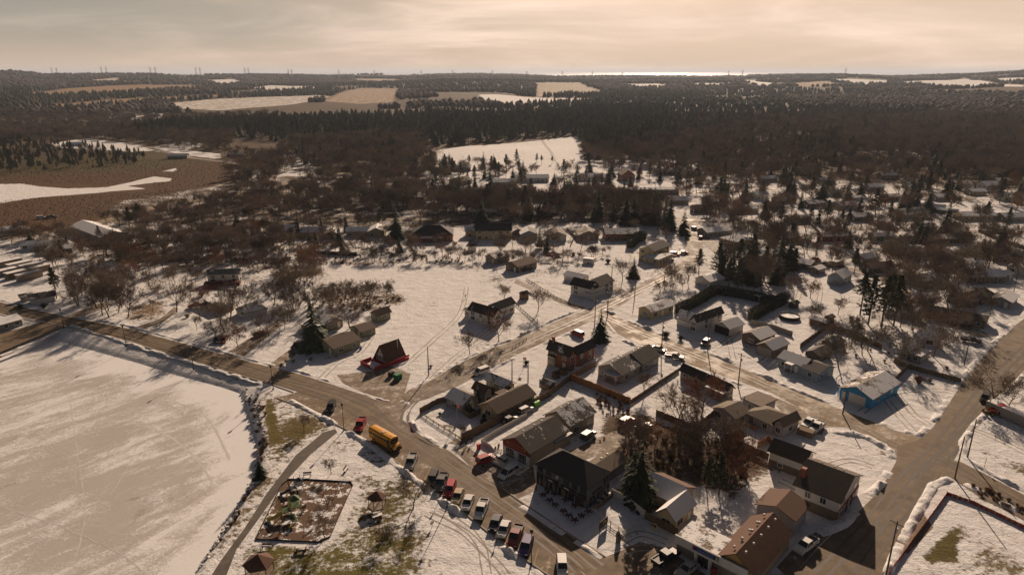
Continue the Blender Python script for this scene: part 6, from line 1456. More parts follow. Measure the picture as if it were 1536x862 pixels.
# corner shop
r, (f, f2) = corner; o_ = r.location; s = camend(f); nv = f.a * s
print('corner', f.L, f.W, nv)
end_panel(r, f, s, 'red', -.3, 2.45, False, .08, 'shop_front')
for u in (-.78, -.42, .1, .42, .78): add_window(r, side_pt(f, nv, u, 1.2, .09), nv, 1.3 if abs(u) > .7 else .9, 1.4)
for u in (-.2, .27): add_door(r, side_pt(f, nv, u, .02, .09), nv, .95, 2.2, 'awning')
for u in (-.5, .5): add_window(r, side_pt(f, nv, u, 3.5), nv, 1.3, 1.1)
add_window(r, side_pt(f, nv, 0, 5.2), nv, .6, .8)
nv = max((f.b, -f.b), key=lambda n: n.dot(-f.c.normalized()))
wallpanel(f, nv, -1, 1, -.4, 2.1, 'stone', 'lower_wall', .06); wallpanel(f2, nv, -1, 1, -.4, 1.7, 'stone', 'lower_wall', .06)
for u in (-.4, .3): add_window(r, side_pt(f, nv, u, 3.3), nv, 1.0, 1.2)
add_window(r, side_pt(f2, nv, -.3, 1.2, .06), nv, .9, .9)
cp = f.c - f.a * s * (f.L / 2 - .8) + nv * f.W * .3; MB().box((cp.x - o_.x, cp.y - o_.y, f.ze + 1.2), (.9, .9, 3.4), f.ang).obj('chimney', M['brick'], r)
# large brown roof building: yellow boarded gable, ridge vents
r, (f,) = brown; s = camend(f); o_ = r.location; end_panel(r, f, s, 'yellow', 2.0, 0, True, .06, 'gable_boards')
for k in range(5):
    for sg_, m_ in ((1, 0), (-1, 0)):
        p = f.c + f.a * (-f.L * .4 + k * f.L * .2) + f.b * sg_ * 1.0; MB().box((p.x - o_.x, p.y - o_.y, f.zr - .12), (.3, .3, .4), f.ang).obj('roof_vent', M['ventm'], r)
# blue sign shop: tall white parapet with the long blue board (its lettering is too small to read in the photo)
r, (f,) = bluesign; o_ = r.location; print('bluesign', f.L, f.W, f.c)
nv = max((f.b, -f.b), key=lambda n: n.dot(-f.c.normalized()))
def fp(f, nv, u0, u1, z0, z1, th, mk, nm, base=0.0, sub=None):
    hw = f.L / 2; t = Vector((-nv.y, nv.x)); c = f.c + nv * (f.W / 2 + base + th / 2) + t * (u0 + u1) / 2 * hw
    o = sub or MB(); o.box((c.x - o_.x, c.y - o_.y, (z0 + z1) / 2), (abs(u1 - u0) * hw, th, z1 - z0), math.atan2(t.y, t.x)); return o
fp(f, nv, -1.02, 1.02, 2.3, 3.9, .3, '', '').obj('parapet', wm('white'), r)
M['signblue'] = pmat('blue_sign_board', (.02, .045, .19), .5, .1); M['signred'] = pmat('red_sign_end', (.3, .02, .04), .5, .1)
e = -1 if (f.c + Vector((-nv.y, nv.x)) * -5).x > (f.c + Vector((-nv.y, nv.x)) * 5).x else 1
def uu(a): return a * e
fp(f, nv, uu(-.48), uu(.25), 2.85, 3.6, .1, '', '', .3).obj('sign_board', M['signblue'], r)
fp(f, nv, uu(-.48), uu(-.42), 2.9, 3.55, .04, '', '', .4).obj('sign_emblem', M['signred'], r)
fp(f, nv, uu(.17), uu(.23), 2.93, 3.52, .04, '', '', .4).obj('sign_badge', M['sign_y'], r)
fp(f, nv, uu(-.34), uu(.10), 3.15, 3.3, .03, '', '', .4).obj('sign_lettering_strip', pmat('pale_blue_letters', (.2, .24, .38), .6, .5, 9), r)
fp(f, nv, uu(-.42), uu(-.34), -.2, 2.3, .35, '', '').obj('column', wm('white'), r); fp(f, nv, uu(-.02), uu(.06), -.2, 2.3, .35, '', '').obj('column', wm('white'), r)
fp(f, nv, uu(-.3), uu(-.17), .1, 2.1, .1, '', '').obj('glass_door', M['glass'], r); fp(f, nv, uu(-.15), uu(-.04), .1, 2.1, .1, '', '').obj('shop_window', M['glass'], r)
fp(f, nv, uu(.12), uu(.24), 0, 1.5, .8, '', '', .2).obj('red_machine', M['sign_r'], r)
# garage doors
for (g, us, w_, mk) in ((dgar, (-.45, .45), 2.9, 'awning'), (bgar, (0,), 4.6, 'deckboard'), (bblue, (.12,), 4.2, 'rail')):
    r, (f, *_x) = g; s = camend(f); nv = f.a * s
    for u in us: add_door(r, side_pt(f, nv, u, .02), nv, w_, 2.5, mk, 'garage_door')
r, (f,) = bblue; s = camend(f); nv = f.a * s; add_door(r, side_pt(f, nv, -.72 if (f.b.x > 0) == (s > 0) else .72, .02), nv, 1.0, 2.1, 'rail')
nv = max((f.b, -f.b), key=lambda n: n.dot(-f.c.normalized()))
for u in (-.5, 0, .5): add_window(r, side_pt(f, nv, u, 1.7), nv, 1.2, .9)
# porches with posts
def porch(hh, fi, nv, u, w, d, z, roofk, lab='porch'):
    r, fs = hh; f = fs[fi]; o_ = r.location; hl, hw = (f.L / 2 - .25, f.W / 2 - .4) if abs(nv.dot(f.a)) > .7 else (f.W / 2 - .4, f.L / 2 - .25); t = Vector((-nv.y, nv.x)); c = f.c + nv * (hl + d / 2) + t * u * hw; an = math.atan2(t.y, t.x)
    rf = MB().box((c.x - o_.x, c.y - o_.y, z), (w, d, .14), an).obj('porch_roof', M[roofk], r)
    for sx in (-.46, .46): q = c + nv * d * .42 + t * sx * w; MB().box((q.x - o_.x, q.y - o_.y, z / 2), (.14, .14, z - .14), an).obj('post', M['rail'], r)
    MB().box((c.x - o_.x, c.y - o_.y, .14), (w, d, .28), an).obj('porch_floor', M['deckboard'], r)
r, fs = pblue; nv = max((fs[0].b, -fs[0].b), key=lambda n: n.dot(-fs[0].c.normalized())); porch(pblue, 0, nv, .1, 2.2, 1.8, 2.6, 'snowy')
porch(twin, 0, twin[1][0].a * camend(twin[1][0]), .35, 4.2, 2.2, 2.5, 'snowy')
porch(longb, 0, max((longb[1][0].b, -longb[1][0].b), key=lambda n: n.dot(-longb[1][0].c.normalized())), .7, 5.5, 2.4, 2.4, 'snowy')
porch(bigdark, 0, Vector((math.sin(math.radians(3)), -math.cos(math.radians(3)))), 0, 11, 3, 2.6, 'snowy')
# red deck of the raised white house
r, (f,) = raised; o_ = r.location; nv = max((f.b, -f.b), key=lambda n: n.dot(-f.c.normalized())); c = f.c + nv * (f.W / 2 + 1.5); t = Vector((-nv.y, nv.x)); an = math.atan2(t.y, t.x)
MB().box((c.x - o_.x, c.y - o_.y, .7), (f.L + 1, 2.6, 1.4), an).box((c.x - o_.x + nv.x * 3.4 - t.x * 3, c.y - o_.y + nv.y * 3.4 - t.y * 3, .5), (6, 4, 1.0), an).obj('deck', pmat('dark_red_deck', (.13, .03, .025), .8, .3), r)
print('windows', NWIN)

# white sun room in front of the red brick house
r, fs = brick; q = P(831, 549); o_ = r.location
MB().box((q[0] - o_.x, q[1] - o_.y + 1.2, 1.5), (2.6, 2.6, 3.0), math.radians(47)).obj('sun_room', wm('cream'), r)
MB().box((q[0] - o_.x, q[1] - o_.y + 1.2, 3.08), (2.9, 2.9, .16), math.radians(47)).obj('sun_room_roof', M['awning'], r)
for u in (-.7, 0, .7): add_window(r, (q[0] - .73 * 1.3 + .68 * u, q[1] + 1.2 - .68 * 1.3 - .73 * u, 1.9), (-.73, -.68), .5, 1.2)
# ---------------------------------------------------------------- trees of the gardens, kept off houses and roads
SHEETPOLY = [np.array([(v.co.x, v.co.y) for v in o.data.vertices]) for o in []]
def free(X, Y):
    k = np.ones(len(X), bool)
    for f in FRAMES:
        u = (X - f.c.x) * f.a.x + (Y - f.c.y) * f.a.y; v = (X - f.c.x) * f.b.x + (Y - f.c.y) * f.b.y
        k &= ~((np.abs(u) < f.L / 2 + 1.2) & (np.abs(v) < f.W / 2 + 1.2))
    for q in ROADS: k &= ~inside(q, X, Y)
    return k
def garden(name, label, specs, ps, cat):
    XX = []; YY = []; HH = []
    for pts, sp, h0, h1 in specs:
        X, Y = scatter_poly(pts, sp, rw); k = free(X, Y); k &= vnoise(X, Y, 38, 21) > .28; X, Y = X[k], Y[k]; XX.append(X); YY.append(Y); HH.append(h0 + (h1 - h0) * rw.random(len(X)))
    X, Y, H_ = np.concatenate(XX), np.concatenate(YY), np.concatenate(HH); print(name, len(X)); wood(name, label, X, Y, H_, ps, cat)
garden('garden_woodland', 'leafless trees crowding the yards of the upper village', [
 ([(1050, 300), (1540, 300), (1540, 440), (1300, 428), (1180, 392), (1060, 350)], 16, 8, 14),
 ([(1050, 245), (1540, 245), (1540, 300), (1050, 300)], 19, 10, 15),
 ([(640, 333), (1010, 333), (1010, 372), (860, 384), (640, 372)], 18, 5, 9),
 ([(700, 376), (860, 384), (930, 380), (935, 392), (800, 404), (700, 398)], 9, 4, 7),
 ([(30, 350), (440, 350), (440, 400), (230, 440), (90, 440), (60, 400)], 9, 5, 10),
 ([(230, 440), (440, 400), (478, 470), (330, 515), (215, 468)], 14, 5, 9),
 ([(640, 262), (1060, 256), (1060, 300), (640, 305)], 22, 8, 13),
 ([(1200, 430), (1330, 430), (1340, 520), (1240, 500)], 17, 6, 9),
 ([(1340, 430), (1500, 440), (1470, 520), (1350, 520)], 15, 7, 11),
 ([(960, 425), (1040, 410), (1050, 440), (990, 445)], 10, 4, 8),
 ([(240, 345), (640, 338), (640, 348), (240, 360)], 10, 7, 12)], protos('bare', 'wide', 'rust'), 'garden trees')
garden('garden_conifers', 'dark conifers scattered through the yards of the upper village', [
 ([(1050, 250), (1540, 250), (1540, 400), (1300, 400), (1060, 350)], 27, 11, 18), ([(640, 333), (1010, 333), (1010, 345), (640, 345)], 22, 9, 14), ([(640, 258), (1060, 254), (1060, 300), (640, 305)], 24, 9, 15),
 ([(30, 350), (440, 345), (440, 380), (60, 400)], 26, 6, 11), ([(1400, 400), (1540, 400), (1540, 450), (1440, 440)], 18, 7, 11), ([(430, 352), (640, 350), (640, 390), (430, 392)], 22, 6, 11)], protos('spruce', ('pine', 1)), 'garden conifers')
# ---------------------------------------------------------------- vehicles
def paint(col): return mat('car_paint_%02d%02d%02d' % tuple(int(c * 99) for c in col), lambda n: pmat(n, col, .4, .25, 3, .0, .3))
M['lamp_glass'] = pmat('headlight_glass', (.6, .58, .52), .2, .1)
M['tail'] = pmat('tail_light_red', (.3, .02, .02), .3, .1)
SHAPES = {  # length, width, side profile of the body (x forward), glasshouse: base z, roof z, base x range, roof x range
 'sedan': (4.6, 1.8, [(-2.3, .35), (-2.3, .85), (-2.15, .98), (-1.5, 1.0), (.95, .98), (2.1, .82), (2.3, .62), (2.3, .32)], (.96, 1.44, -1.75, 1.15, -1.15, .35)),
 'suv': (4.5, 1.85, [(-2.2, .4), (-2.25, .9), (-2.2, 1.08), (1.05, 1.06), (2.05, .94), (2.25, .7), (2.25, .36)], (1.04, 1.66, -2.18, 1.2, -1.9, .45)),
 'van': (4.9, 1.9, [(-2.4, .35), (-2.45, .9), (-2.4, 1.05), (1.4, 1.02), (2.25, .86), (2.45, .6), (2.45, .32)], (1.0, 1.76, -2.38, 1.75, -2.2, .8)),
 'pickup': (5.6, 1.95, [(-2.8, .5), (-2.8, 1.08), (-.75, 1.08), (-.75, 1.12), (1.3, 1.12), (2.65, 1.02), (2.8, .8), (2.8, .42)], (1.1, 1.82, -.75, 1.35, -.6, .7)),
}
VPROTO = {}
def vehicle(kind, label, x, y, dx, dy, col, cat='car', snow=False, name=None, group=None, world=None):
    c = world or P(x, y); q = P(x + dx, y + dy); an = math.atan2(q[1] - c[1], q[0] - c[0]) if world is None else dx
    L, W, prof, (zb, zr, b0, b1, r0, r1) = SHAPES[kind]; nm = name or {'sedan': 'parked_car', 'suv': 'parked_suv', 'van': 'minivan', 'pickup': 'pickup_truck'}[kind]
    z = float(terrain(np.array([c[0]]), np.array([c[1]]))[0]) + .05
    root = thing(nm, label, cat, (c[0], c[1], z), an, group)
    w = W / 2; b = MB(); n = len(prof); k = .93
    vs = [(px, -w, pz) for px, pz in prof] + [(px, w, pz) for px, pz in prof]
    vs = [(a * (1 if pz < .8 else .985), v * (1 if pz < .9 else k), pz) for a, v, pz in vs]
    b.add(vs, [tuple(range(n)), tuple(range(2 * n - 1, n - 1, -1))] + [((i + 1) % n, i, i + n, (i + 1) % n + n) for i in range(n)])
    rw_ = w * .78; b.box(((r0 + r1) / 2, 0, zr), (r1 - r0 + .08, rw_ * 2 + .06, .07))
    bw = w * .92
    for s in (-1, 1):
        for (xa, xb) in ((b0, r0), (b1, r1), ((b0 + b1) / 2 - .05, (r0 + r1) / 2 - .05)): b.tube([(xa, s * bw, zb), (xb, s * rw_, zr)], .055, 4)
    if kind == 'pickup':
        b2 = MB(); b2.box((-1.78, 0, 1.085), (1.85, W * .78, .02)); b2.obj('bed', M['snowy'] if snow else M['black'], root)
        for s in (-1, 1): b.box((-1.8, s * w * .88, 1.16), (2.0, .12, .18))
        b.box((-2.76, 0, 1.16), (.1, W * .84, .18))
    o = b.obj('body', paint(col), root)
    g = MB(); g.add([(b0, -bw, zb), (b1, -bw, zb), (b1, bw, zb), (b0, bw, zb), (r0, -rw_, zr - .03), (r1, -rw_, zr - .03), (r1, rw_, zr - .03), (r0, rw_, zr - .03)],
                    [(3, 2, 1, 0), (4, 5, 6, 7), (0, 1, 5, 4), (1, 2, 6, 5), (2, 3, 7, 6), (3, 0, 4, 7)]).obj('window', M['glass'], root)
    for sx in (-1, 1):
        for sy in (-1, 1):
            key = 'wheel%d' % (kind == 'pickup'); rr = .37 if kind == 'pickup' else .33
            if key not in VPROTO: VPROTO[key] = MB().cyl((0, -.12, 0), rr, .24, 12, 0, None, 'y').cyl((0, -.13, 0), rr * .55, .26, 8, 1, None, 'y').obj('wheel', [M['rubber'], M['chrome']], root); wv = VPROTO[key]
            else: wv = bpy.data.objects.new('wheel', VPROTO[key].data); COL.objects.link(wv); wv.parent = root
            wv.location = (sx * L * .31, sy * (w - .1), rr)
    for sy in (-1, 1):
        MB().box((L / 2 - .04, sy * w * .7, .68), (.12, .38, .18)).obj('headlight', M['lamp_glass'], root); MB().box((-L / 2 + .03, sy * w * .72, .86), (.1, .3, .18)).obj('tail_light', M['tail'], root)
    if snow: MB().box(((r0 + r1) / 2, 0, zr + .07), (r1 - r0, rw_ * 1.9, .08)).obj('snow_cover', M['snowy'], root)
    return root
WHT, SIL, BLK, RED, TAN, NAVY, GRY = (.62, .61, .58), (.36, .35, .33), (.02, .02, .022), (.36, .015, .025), (.42, .33, .2), (.025, .03, .06), (.10, .10, .10)
K = (-9, 22)     # nose towards the park kerb
for kd, lb, x, y, c, s, ct in [
 ('suv', 'black boxy off-roader alone in the upper parking bays', 497, 613, BLK, 0, 'car'), ('pickup', 'red pickup parked beside the yellow school bus', 541, 640, RED, 0, 'pickup'),
 ('pickup', 'silver pickup with equipment in its bed behind the school bus', 617, 696, SIL, 0, 'pickup'), ('suv', 'black hatchback at the start of the tight parked row', 649, 722, BLK, 0, 'car'),
 ('pickup', 'dark grey pickup second in the tight parked row', 662, 727, GRY, 0, 'pickup'), ('suv', 'bright red hatchback by the black street lamp', 675, 737, (.42, .01, .04), 0, 'car'),
 ('sedan', 'champagne coloured sedan right of the red hatchback', 687, 747, TAN, 0, 'car'), ('sedan', 'white sedan beside the champagne one', 702, 757, WHT, 0, 'car'),
 ('pickup', 'white work pickup in the middle of the parked row', 722, 768, WHT, 0, 'pickup'), ('sedan', 'dark navy sedan between the white pickup and a white sedan', 743, 788, NAVY, 0, 'car'),
 ('sedan', 'white sedan next to the dark red pickup', 756, 797, WHT, 0, 'car'), ('pickup', 'dark red pickup near the end of the parked row', 773, 808, (.20, .02, .02), 0, 'pickup'),
 ('suv', 'purple-blue hatchback ending the parked row', 789, 823, (.06, .04, .16), 0, 'car')]:
    vehicle(kd, lb, x, y, K[0], K[1], c, ct, bool(s), group='vehicles nose-in along the park kerb')
vehicle('suv', 'white SUV with a dark sunroof on the main road at the bottom edge', 843, 853, 2, 22, WHT)
vehicle('suv', 'red SUV on the forecourt before the terrace', 729, 692, 16, -6, RED); vehicle('van', 'white minivan parked against the terrace of the red fronted shop', 763, 712, -14, 9, WHT, 'van')
vehicle('suv', 'silver SUV on the snowy driveway next to the green bin', 788, 618, 16, -7, SIL); vehicle('sedan', 'black sedan on the snowy driveway behind the garden fence', 764, 632, 16, -7, BLK)
vehicle('van', 'white van beside the house with the snow-streaked ribbed roof', 722, 560, -14, 5, WHT, 'van'); vehicle('van', 'red minivan parked at the roadside near the full dark spruce', 866, 503, -12, -5, RED, 'van')
vehicle('suv', 'red SUV in the driveway behind the pub', 940, 635, 14, -7, (.36, .02, .05)); vehicle('sedan', 'small white car half buried behind the long garden fence', 965, 643, 12, -4, WHT, snow=True)
vehicle('suv', 'black car by the wall of the building behind the red shop', 882, 656, 10, -7, BLK); vehicle('pickup', 'snow covered pickup at the end of the twin-gabled bungalow', 1012, 538, 12, 2, GRY, 'pickup', True)
vehicle('sedan', 'snow topped car at the back street edge by the twin-gabled bungalow', 988, 526, 10, 3, SIL, snow=True); vehicle('suv', 'black SUV in the driveway of the double garage', 1058, 517, -9, 8, BLK)
vehicle('pickup', 'white pickup with an open bed in the back street driveway', 1213, 638, -12, 9, WHT, 'pickup', True); vehicle('pickup', 'snow roofed pickup right of the white one in the driveway', 1225, 644, -10, 9, SIL, 'pickup', True)
vehicle('pickup', 'black pickup on the dark forecourt by the blue sign', 998, 840, 14, -9, BLK, 'pickup'); vehicle('sedan', 'silver car nosed in under the blue sign', 1031, 857, -12, 9, SIL)
vehicle('pickup', 'white pickup with a black bed cover beside the large brown roofed building', 1208, 822, -12, 9, WHT, 'pickup')
vehicle('sedan', 'dark car, left of two parked under the russet roadside tree', 326, 512, -6, 8, BLK); vehicle('sedan', 'dark red car, right of two parked under the russet roadside tree', 336, 512, -6, 8, (.12, .02, .02))
vehicle('suv', 'dark SUV in the drive left of the tall dark spruce', 446, 521, -14, 9, BLK); vehicle('sedan', 'red car in the yard before the dark-roofed bungalow', 391, 503, 12, -4, (.22, .02, .02))
vehicle('pickup', 'dark red truck beside the flat snowy roofed bungalow', 295, 461, -12, 1, (.2, .015, .02), 'pickup')
vehicle('sedan', 'dark car parked by the brown house with a small yard above the lane', 790, 406, 12, -3, BLK)
vehicle('suv', 'red SUV left of the pair beside the two-storey cream house', 1012, 383, 12, 1, RED); vehicle('sedan', 'red sedan right of the pair beside the two-storey cream house', 1025, 381, 12, -1, (.2, .02, .02))
vehicle('sedan', 'red car beside the upper road near the inner corner houses', 1051, 358, 6, -7, RED); vehicle('suv', 'black car near the top of the upper road', 1042, 345, 10, 3, BLK)
vehicle('suv', 'grey car right of the beige house with shadowed porch', 1126, 360, 3, 9, GRY); vehicle('pickup', 'black pickup by the wide road lawn', 1456, 513, 13, 2, BLK, 'pickup')
vehicle('sedan', 'red car beside the pale hipped roof house', 1224, 391, 8, 3, RED); vehicle('van', 'snow topped camper in front of the trailer', 1240, 398, 12, -4, TAN, 'van', True)
for i, (x, y, c) in enumerate([(483, 270, NAVY), (489, 270, NAVY), (496, 270, SIL), (503, 269, BLK)]): vehicle('sedan', ['navy car leftmost of four by the valley junction', 'navy car second of four by the valley junction', 'silver car third of four by the valley junction', 'black car last of four by the valley junction'][i], 0, 0, 0.9, 0, c, world=G(x, y))
vehicle('van', 'white van beside the pale road at the marsh edge', 0, 0, .5, 0, WHT, 'van', world=G(62, 328)); vehicle('pickup', 'dark truck beside the pale road at the marsh edge', 0, 0, .5, 0, BLK, 'pickup', world=G(78, 327))
vehicle('sedan', 'snow dusted car before the cream ranch bungalow', 0, 0, .3, 0, SIL, snow=True, world=G(1440, 327)); vehicle('suv', 'dark car on the upper right street', 0, 0, .2, 0, BLK, world=G(1515, 272))
vehicle('van', 'dark van left of the brown bungalow in the upper streets', 0, 0, .2, 0, BLK, 'van', world=G(1224, 300))
# yellow school bus
def bus():
    a = Vector(P(552, 660)); b = Vector(P(593, 674)); c = (a + b) / 2; ang = math.radians(-42.5); root = thing('school_bus', 'yellow school bus standing along the parking lane', 'bus', (c.x + .8, c.y + .3, .05), ang)
    Y_ = pmat('school_bus_yellow', (.62, .27, .012), .5, .08, 1); L = 9.0; W = 2.4; h = W / 2
    pr = [(-h, .55), (h, .55), (h, 2.35), (h * .93, 2.75), (h * .6, 2.98), (0, 3.05), (-h * .6, 2.98), (-h * .93, 2.75), (-h, 2.35)]; n = len(pr); x0, x1 = -L / 2, L / 2 - 1.2
    MB().add([(x0, y, z) for y, z in pr] + [(x1, y, z) for y, z in pr], [tuple(range(n - 1, -1, -1)), tuple(range(n, 2 * n))] + [(i, (i + 1) % n, (i + 1) % n + n, i + n) for i in range(n)]).obj('body', Y_, root)
    hp = [(x1, .5), (x1, 1.62), (x1 + .9, 1.45), (x1 + 1.35, 1.15), (x1 + 1.4, .5)]; m = len(hp)
    MB().add([(x, -h * .86, z) for x, z in hp] + [(x, h * .86, z) for x, z in hp], [tuple(range(m)), tuple(range(2 * m - 1, m - 1, -1))] + [((i + 1) % m, i, i + m, (i + 1) % m + m) for i in range(m)]).obj('hood', Y_, root)
    MB().box((x1 + .02, 0, 2.15), (.08, W * .86, .95)).obj('windshield', M['glass'], root); MB().box((x1 + 1.42, 0, .55), (.15, W * .9, .25)).obj('bumper', M['black'], root); MB().box((x1 + 1.38, 0, 1.0), (.06, 1.1, .45)).obj('grille', M['black'], root)
    for s in (-1, 1):
        for k in range(10): MB().box((x0 + .6 + k * .68, s * (h + .01), 2.05), (.52, .05, .62)).obj('window', M['glass'], root)
        for z in (1.05, 1.45): MB().box(((x0 + x1) / 2, s * (h + .012), z), (x1 - x0 - .2, .03, .07)).obj('stripe', M['black'], root)
        MB().box((x1 + 1.42, s * .85, 1.05), (.06, .25, .25)).obj('headlight', M['lamp_glass'], root)
        for x in (x0 + 2.0, x1 + .35): MB().cyl((x, s * (h - .05) - .14, .48), .48, .28, 14, 0, None, 'y').cyl((x, s * (h - .05) - .16, .48), .26, .32, 10, 1, None, 'y').obj('wheel', [M['rubber'], Y_], root)
    MB().tube([(x1 + .2, -h * .9, 1.7), (x1 + 1.2, -h * 1.05, 1.9), (x1 + 1.25, -h * 1.05, 1.5)], .03, 4).box((x1 + 1.25, -h * 1.05, 1.9), (.1, .25, .35)).obj('mirror', M['black'], root)
    MB().box((x1 - .45, -h - .012, 1.65), (.75, .05, 1.9)).obj('door', M['glass'], root); MB().box((-.2, 0, 3.07), (.75, .75, .1)).obj('roof_hatch', M['rail'], root); MB().box((x1 - 1.0, 0, 3.05), (.25, .25, .1)).obj('roof_light', M['sign_y'], root)
    MB().box((x1 - .1, 0, 2.83), (.12, 1.5, .26)).obj('header_sign', Y_, root); MB().box((x0 - .02, 0, 2.0), (.06, 1.0, .6)).obj('rear_window', M['glass'], root)
bus()

# ---------------------------------------------------------------- poles, lamps, wires
def zat(x, y): return float(terrain(np.array([x]), np.array([y]))[0])
LABL = {}
def pole(x, y, h, label, arms=1, tr=False, lean=0, ang=.6, group=None):
    q = G(x, y); z = zat(*q); t = thing('utility_pole', label, 'utility pole', (q[0], q[1], z), ang, group)
    MB().tube([(0, 0, -.3), (lean * .5, 0, h * .5), (lean, 0, h)], [.17, .14, .11], 8).obj('post', M['pole'], t)
    for k in range(arms): MB().box((lean, 0, h - .5 - k * .9), (.12, 2.2, .12)).obj('crossarm', M['pole'], t)
    if arms: 
        ib = MB()
        for v in (-1, -.5, .5, 1): ib.cyl((lean, v, h - .44), .05, .18, 6)
        ib.obj('insulators', M['ventm'], t)['kind'] = 'stuff'
    if tr: MB().cyl((lean + .32, 0, h - 2.3), .24, .85, 10).obj('transformer', M['ventm'], t)
    return Vector((q[0] + lean, q[1], z + h - .4))
p1 = pole(1432, 717, 9.6, 'bare wooden pole at the junction corner, left of two', 0, lean=.25); p2 = pole(1451, 686, 9.2, 'bare wooden pole across the road from the first, right of two', 0, lean=.2)
p3 = pole(1329, 862, 10.5, 'tall leaning pole with a transformer at the bottom right', 1, True, .3); p4 = pole(1446, 548, 9.5, 'utility pole on the lawn beside the wide road', 0)
p5 = pole(1107, 579, 9.5, 'utility pole with transformer at the end of the long black roof', 1, True); p6 = pole(1264, 621, 7, 'short pole in the snow between the pale blue bungalow and blue garage', 0)
p7 = pole(992, 526, 9.5, 'utility pole with transformer beside the twin-gabled bungalow', 1, True); p8 = pole(892, 489, 9.5, 'utility pole just behind the full dark spruce', 1)
p9 = pole(643, 563, 8.5, 'lone pole on the snowy lawn by the A-frame house', 0); p10 = pole(1061, 524, 8.5, 'pole beside the black SUV driveway', 0); p11 = pole(917, 430, 8.5, 'pole at the short driveway of the white farmhouse', 1)
p12 = pole(911, 475, 9, 'pole at the mouth of the back street', 1); p13 = pole(844, 396, 9, 'tall thin pole above the narrow lane', 0); p14 = pole(768, 572, 6.5, 'first slim pole on the lawn before the brick house', 0); p15 = pole(792, 574, 6.5, 'second slim pole on the lawn before the brick house', 0)
p16 = pole(1234, 372, 9, 'pole left of the dark red house', 0); p17 = pole(1222, 393, 7, 'pole between the two low hip roofed houses', 0); p18 = pole(1520, 440, 9, 'pole at the right edge by the dark firs', 0)
p19 = pole(695, 262, 15, 'tall pole in the snowy field left of the bare tree', 1); p20 = pole(842, 330, 10, 'pole above the white bay-windowed house', 0); p21 = pole(952, 446, 8, 'pole beside the bend in the side road', 0)
def wire(a, b, sag, label):
    c = (a + b) / 2 - Vector((0, 0, sag)); pts = [a * (1 - t) ** 2 + (c * 2 - (a + b) / 2) * 2 * t * (1 - t) + b * t * t for t in [i / 10 for i in range(11)]]
    tag(MB().tube(pts, .018, 4).obj('power_line', M['black']), label, 'wire')
for a, b, lb in [(p8, p7, 'wire from the spruce corner pole to the bungalow pole'), (p7, p5, 'wire over the back street to the black roof pole'), (p5, p6, 'wire from the black roof pole to the short pole'), (p8, p12, 'short wire across the street mouth'),
                 (p12, p11, 'wire up the side road to the farmhouse pole'), (p1, p4, 'wire from the junction pole along the wide road'), (p1, p3, 'wire from the junction pole to the leaning pole'), (p9, p14, 'wire over the side road to the brick house lawn')]: wire(a, b, 1.2, lb)
def lamp(x, y, label):
    q = P(x, y); t = thing('street_lamp', label, 'street lamp', (q[0], q[1], zat(*q)), 0, 'black street lamps along the main road')
    MB().tube([(0, 0, -.2), (0, 0, 6.3)], [.09, .06], 8).cyl((0, 0, 0), .2, .5, 8).obj('post', M['black'], t); MB().cyl((0, 0, 6.3), .16, .12, 8).cyl((0, 0, 6.42), .22, .4, 8, r2=.3).cyl((0, 0, 6.82), .34, .2, 8, r2=.08).obj('lamp_head', M['black'], t)
for x, y, lb in [(96, 492, 'street lamp nearest the branching road'), (189, 518, 'street lamp above the middle of the pond embankment'), (290, 551, 'street lamp above the right part of the embankment'), (410, 584, 'street lamp at the head of the parking lane'),
                 (516, 645, 'street lamp between the black off-roader and the red pickup'), (671, 761, 'street lamp beside the bright red hatchback'), (797, 846, 'street lamp near the bottom end of the parking lane')]: lamp(x, y, lb)

# ---------------------------------------------------------------- fences and hedges
M['orangenet'] = pmat('faded_orange_netting', (.30, .075, .05), .8, .45, 2)
def fence(name, pts, h, m, label, post=2.4, cat='fence', th=.06, rails=False, world=False):
    q = [Vector(p) for p in (pts if world else [P(*p) for p in pts])]; o = q[0]; t = thing(name, label, cat, (o.x, o.y, 0)); pb = MB(); qb = MB()
    for i in range(len(q) - 1):
        a, b = q[i], q[i + 1]; d = b - a; an = math.atan2(d.y, d.x); n = max(1, round(d.length / post)); c = (a + b) / 2 - o
        if rails:
            for z in (h * .35, h * .65, h * .95): pb.box((c.x, c.y, z), (d.length, .05, .09), an)
        else:
            m_ = max(1, int(d.length / .9))
            for k in range(m_):
                e = a + d * ((k + .5) / m_) - o; hh = h * (1 + .04 * math.sin(k * 2.1 + i)); pb.box((e.x, e.y, hh / 2), (d.length / m_ - .02, th, hh), an)
        for k in range(n + 1):
            e = a + d * (k / n) - o; qb.box((e.x, e.y, h * .53), (.13, .13, h * 1.06), an)
    pb.obj('panel', M[m], t); qb.obj('post', M[m if m != 'rail' else 'rail'], t)
fence('wooden_fence', [(855, 570), (900, 588), (945, 607)], 2.0, 'cedar', 'fresh orange cedar fence in the sunlit back garden')
fence('wooden_fence', [(806, 605), (832, 588), (857, 569), (893, 549)], 1.7, 'wood', 'weathered fence running past the small tan garden shed')
fence('wooden_fence', [(693, 660), (735, 640), (806, 605)], 1.8, 'wood', 'brown board fence along the long bungalow driveway')
fence('wooden_fence', [(630, 620), (655, 606), (668, 602), (705, 628), (722, 620)], 1.5, 'wood', 'red-brown fence around the grey cottage garden')
fence('garden_fence', [(631, 621), (650, 634), (692, 660)], .7, 'wood', 'low dark garden border at the street corner', rails=True)
fence('wooden_fence', [(984, 624), (1032, 643), (1044, 646), (1066, 628), (1090, 603)], 1.8, 'wood', 'long dark fence round the back garden of russet trees')
fence('wooden_fence', [(946, 605), (980, 582), (1018, 557)], 1.1, 'wood', 'thin dark hedge-like fence dividing the back gardens')
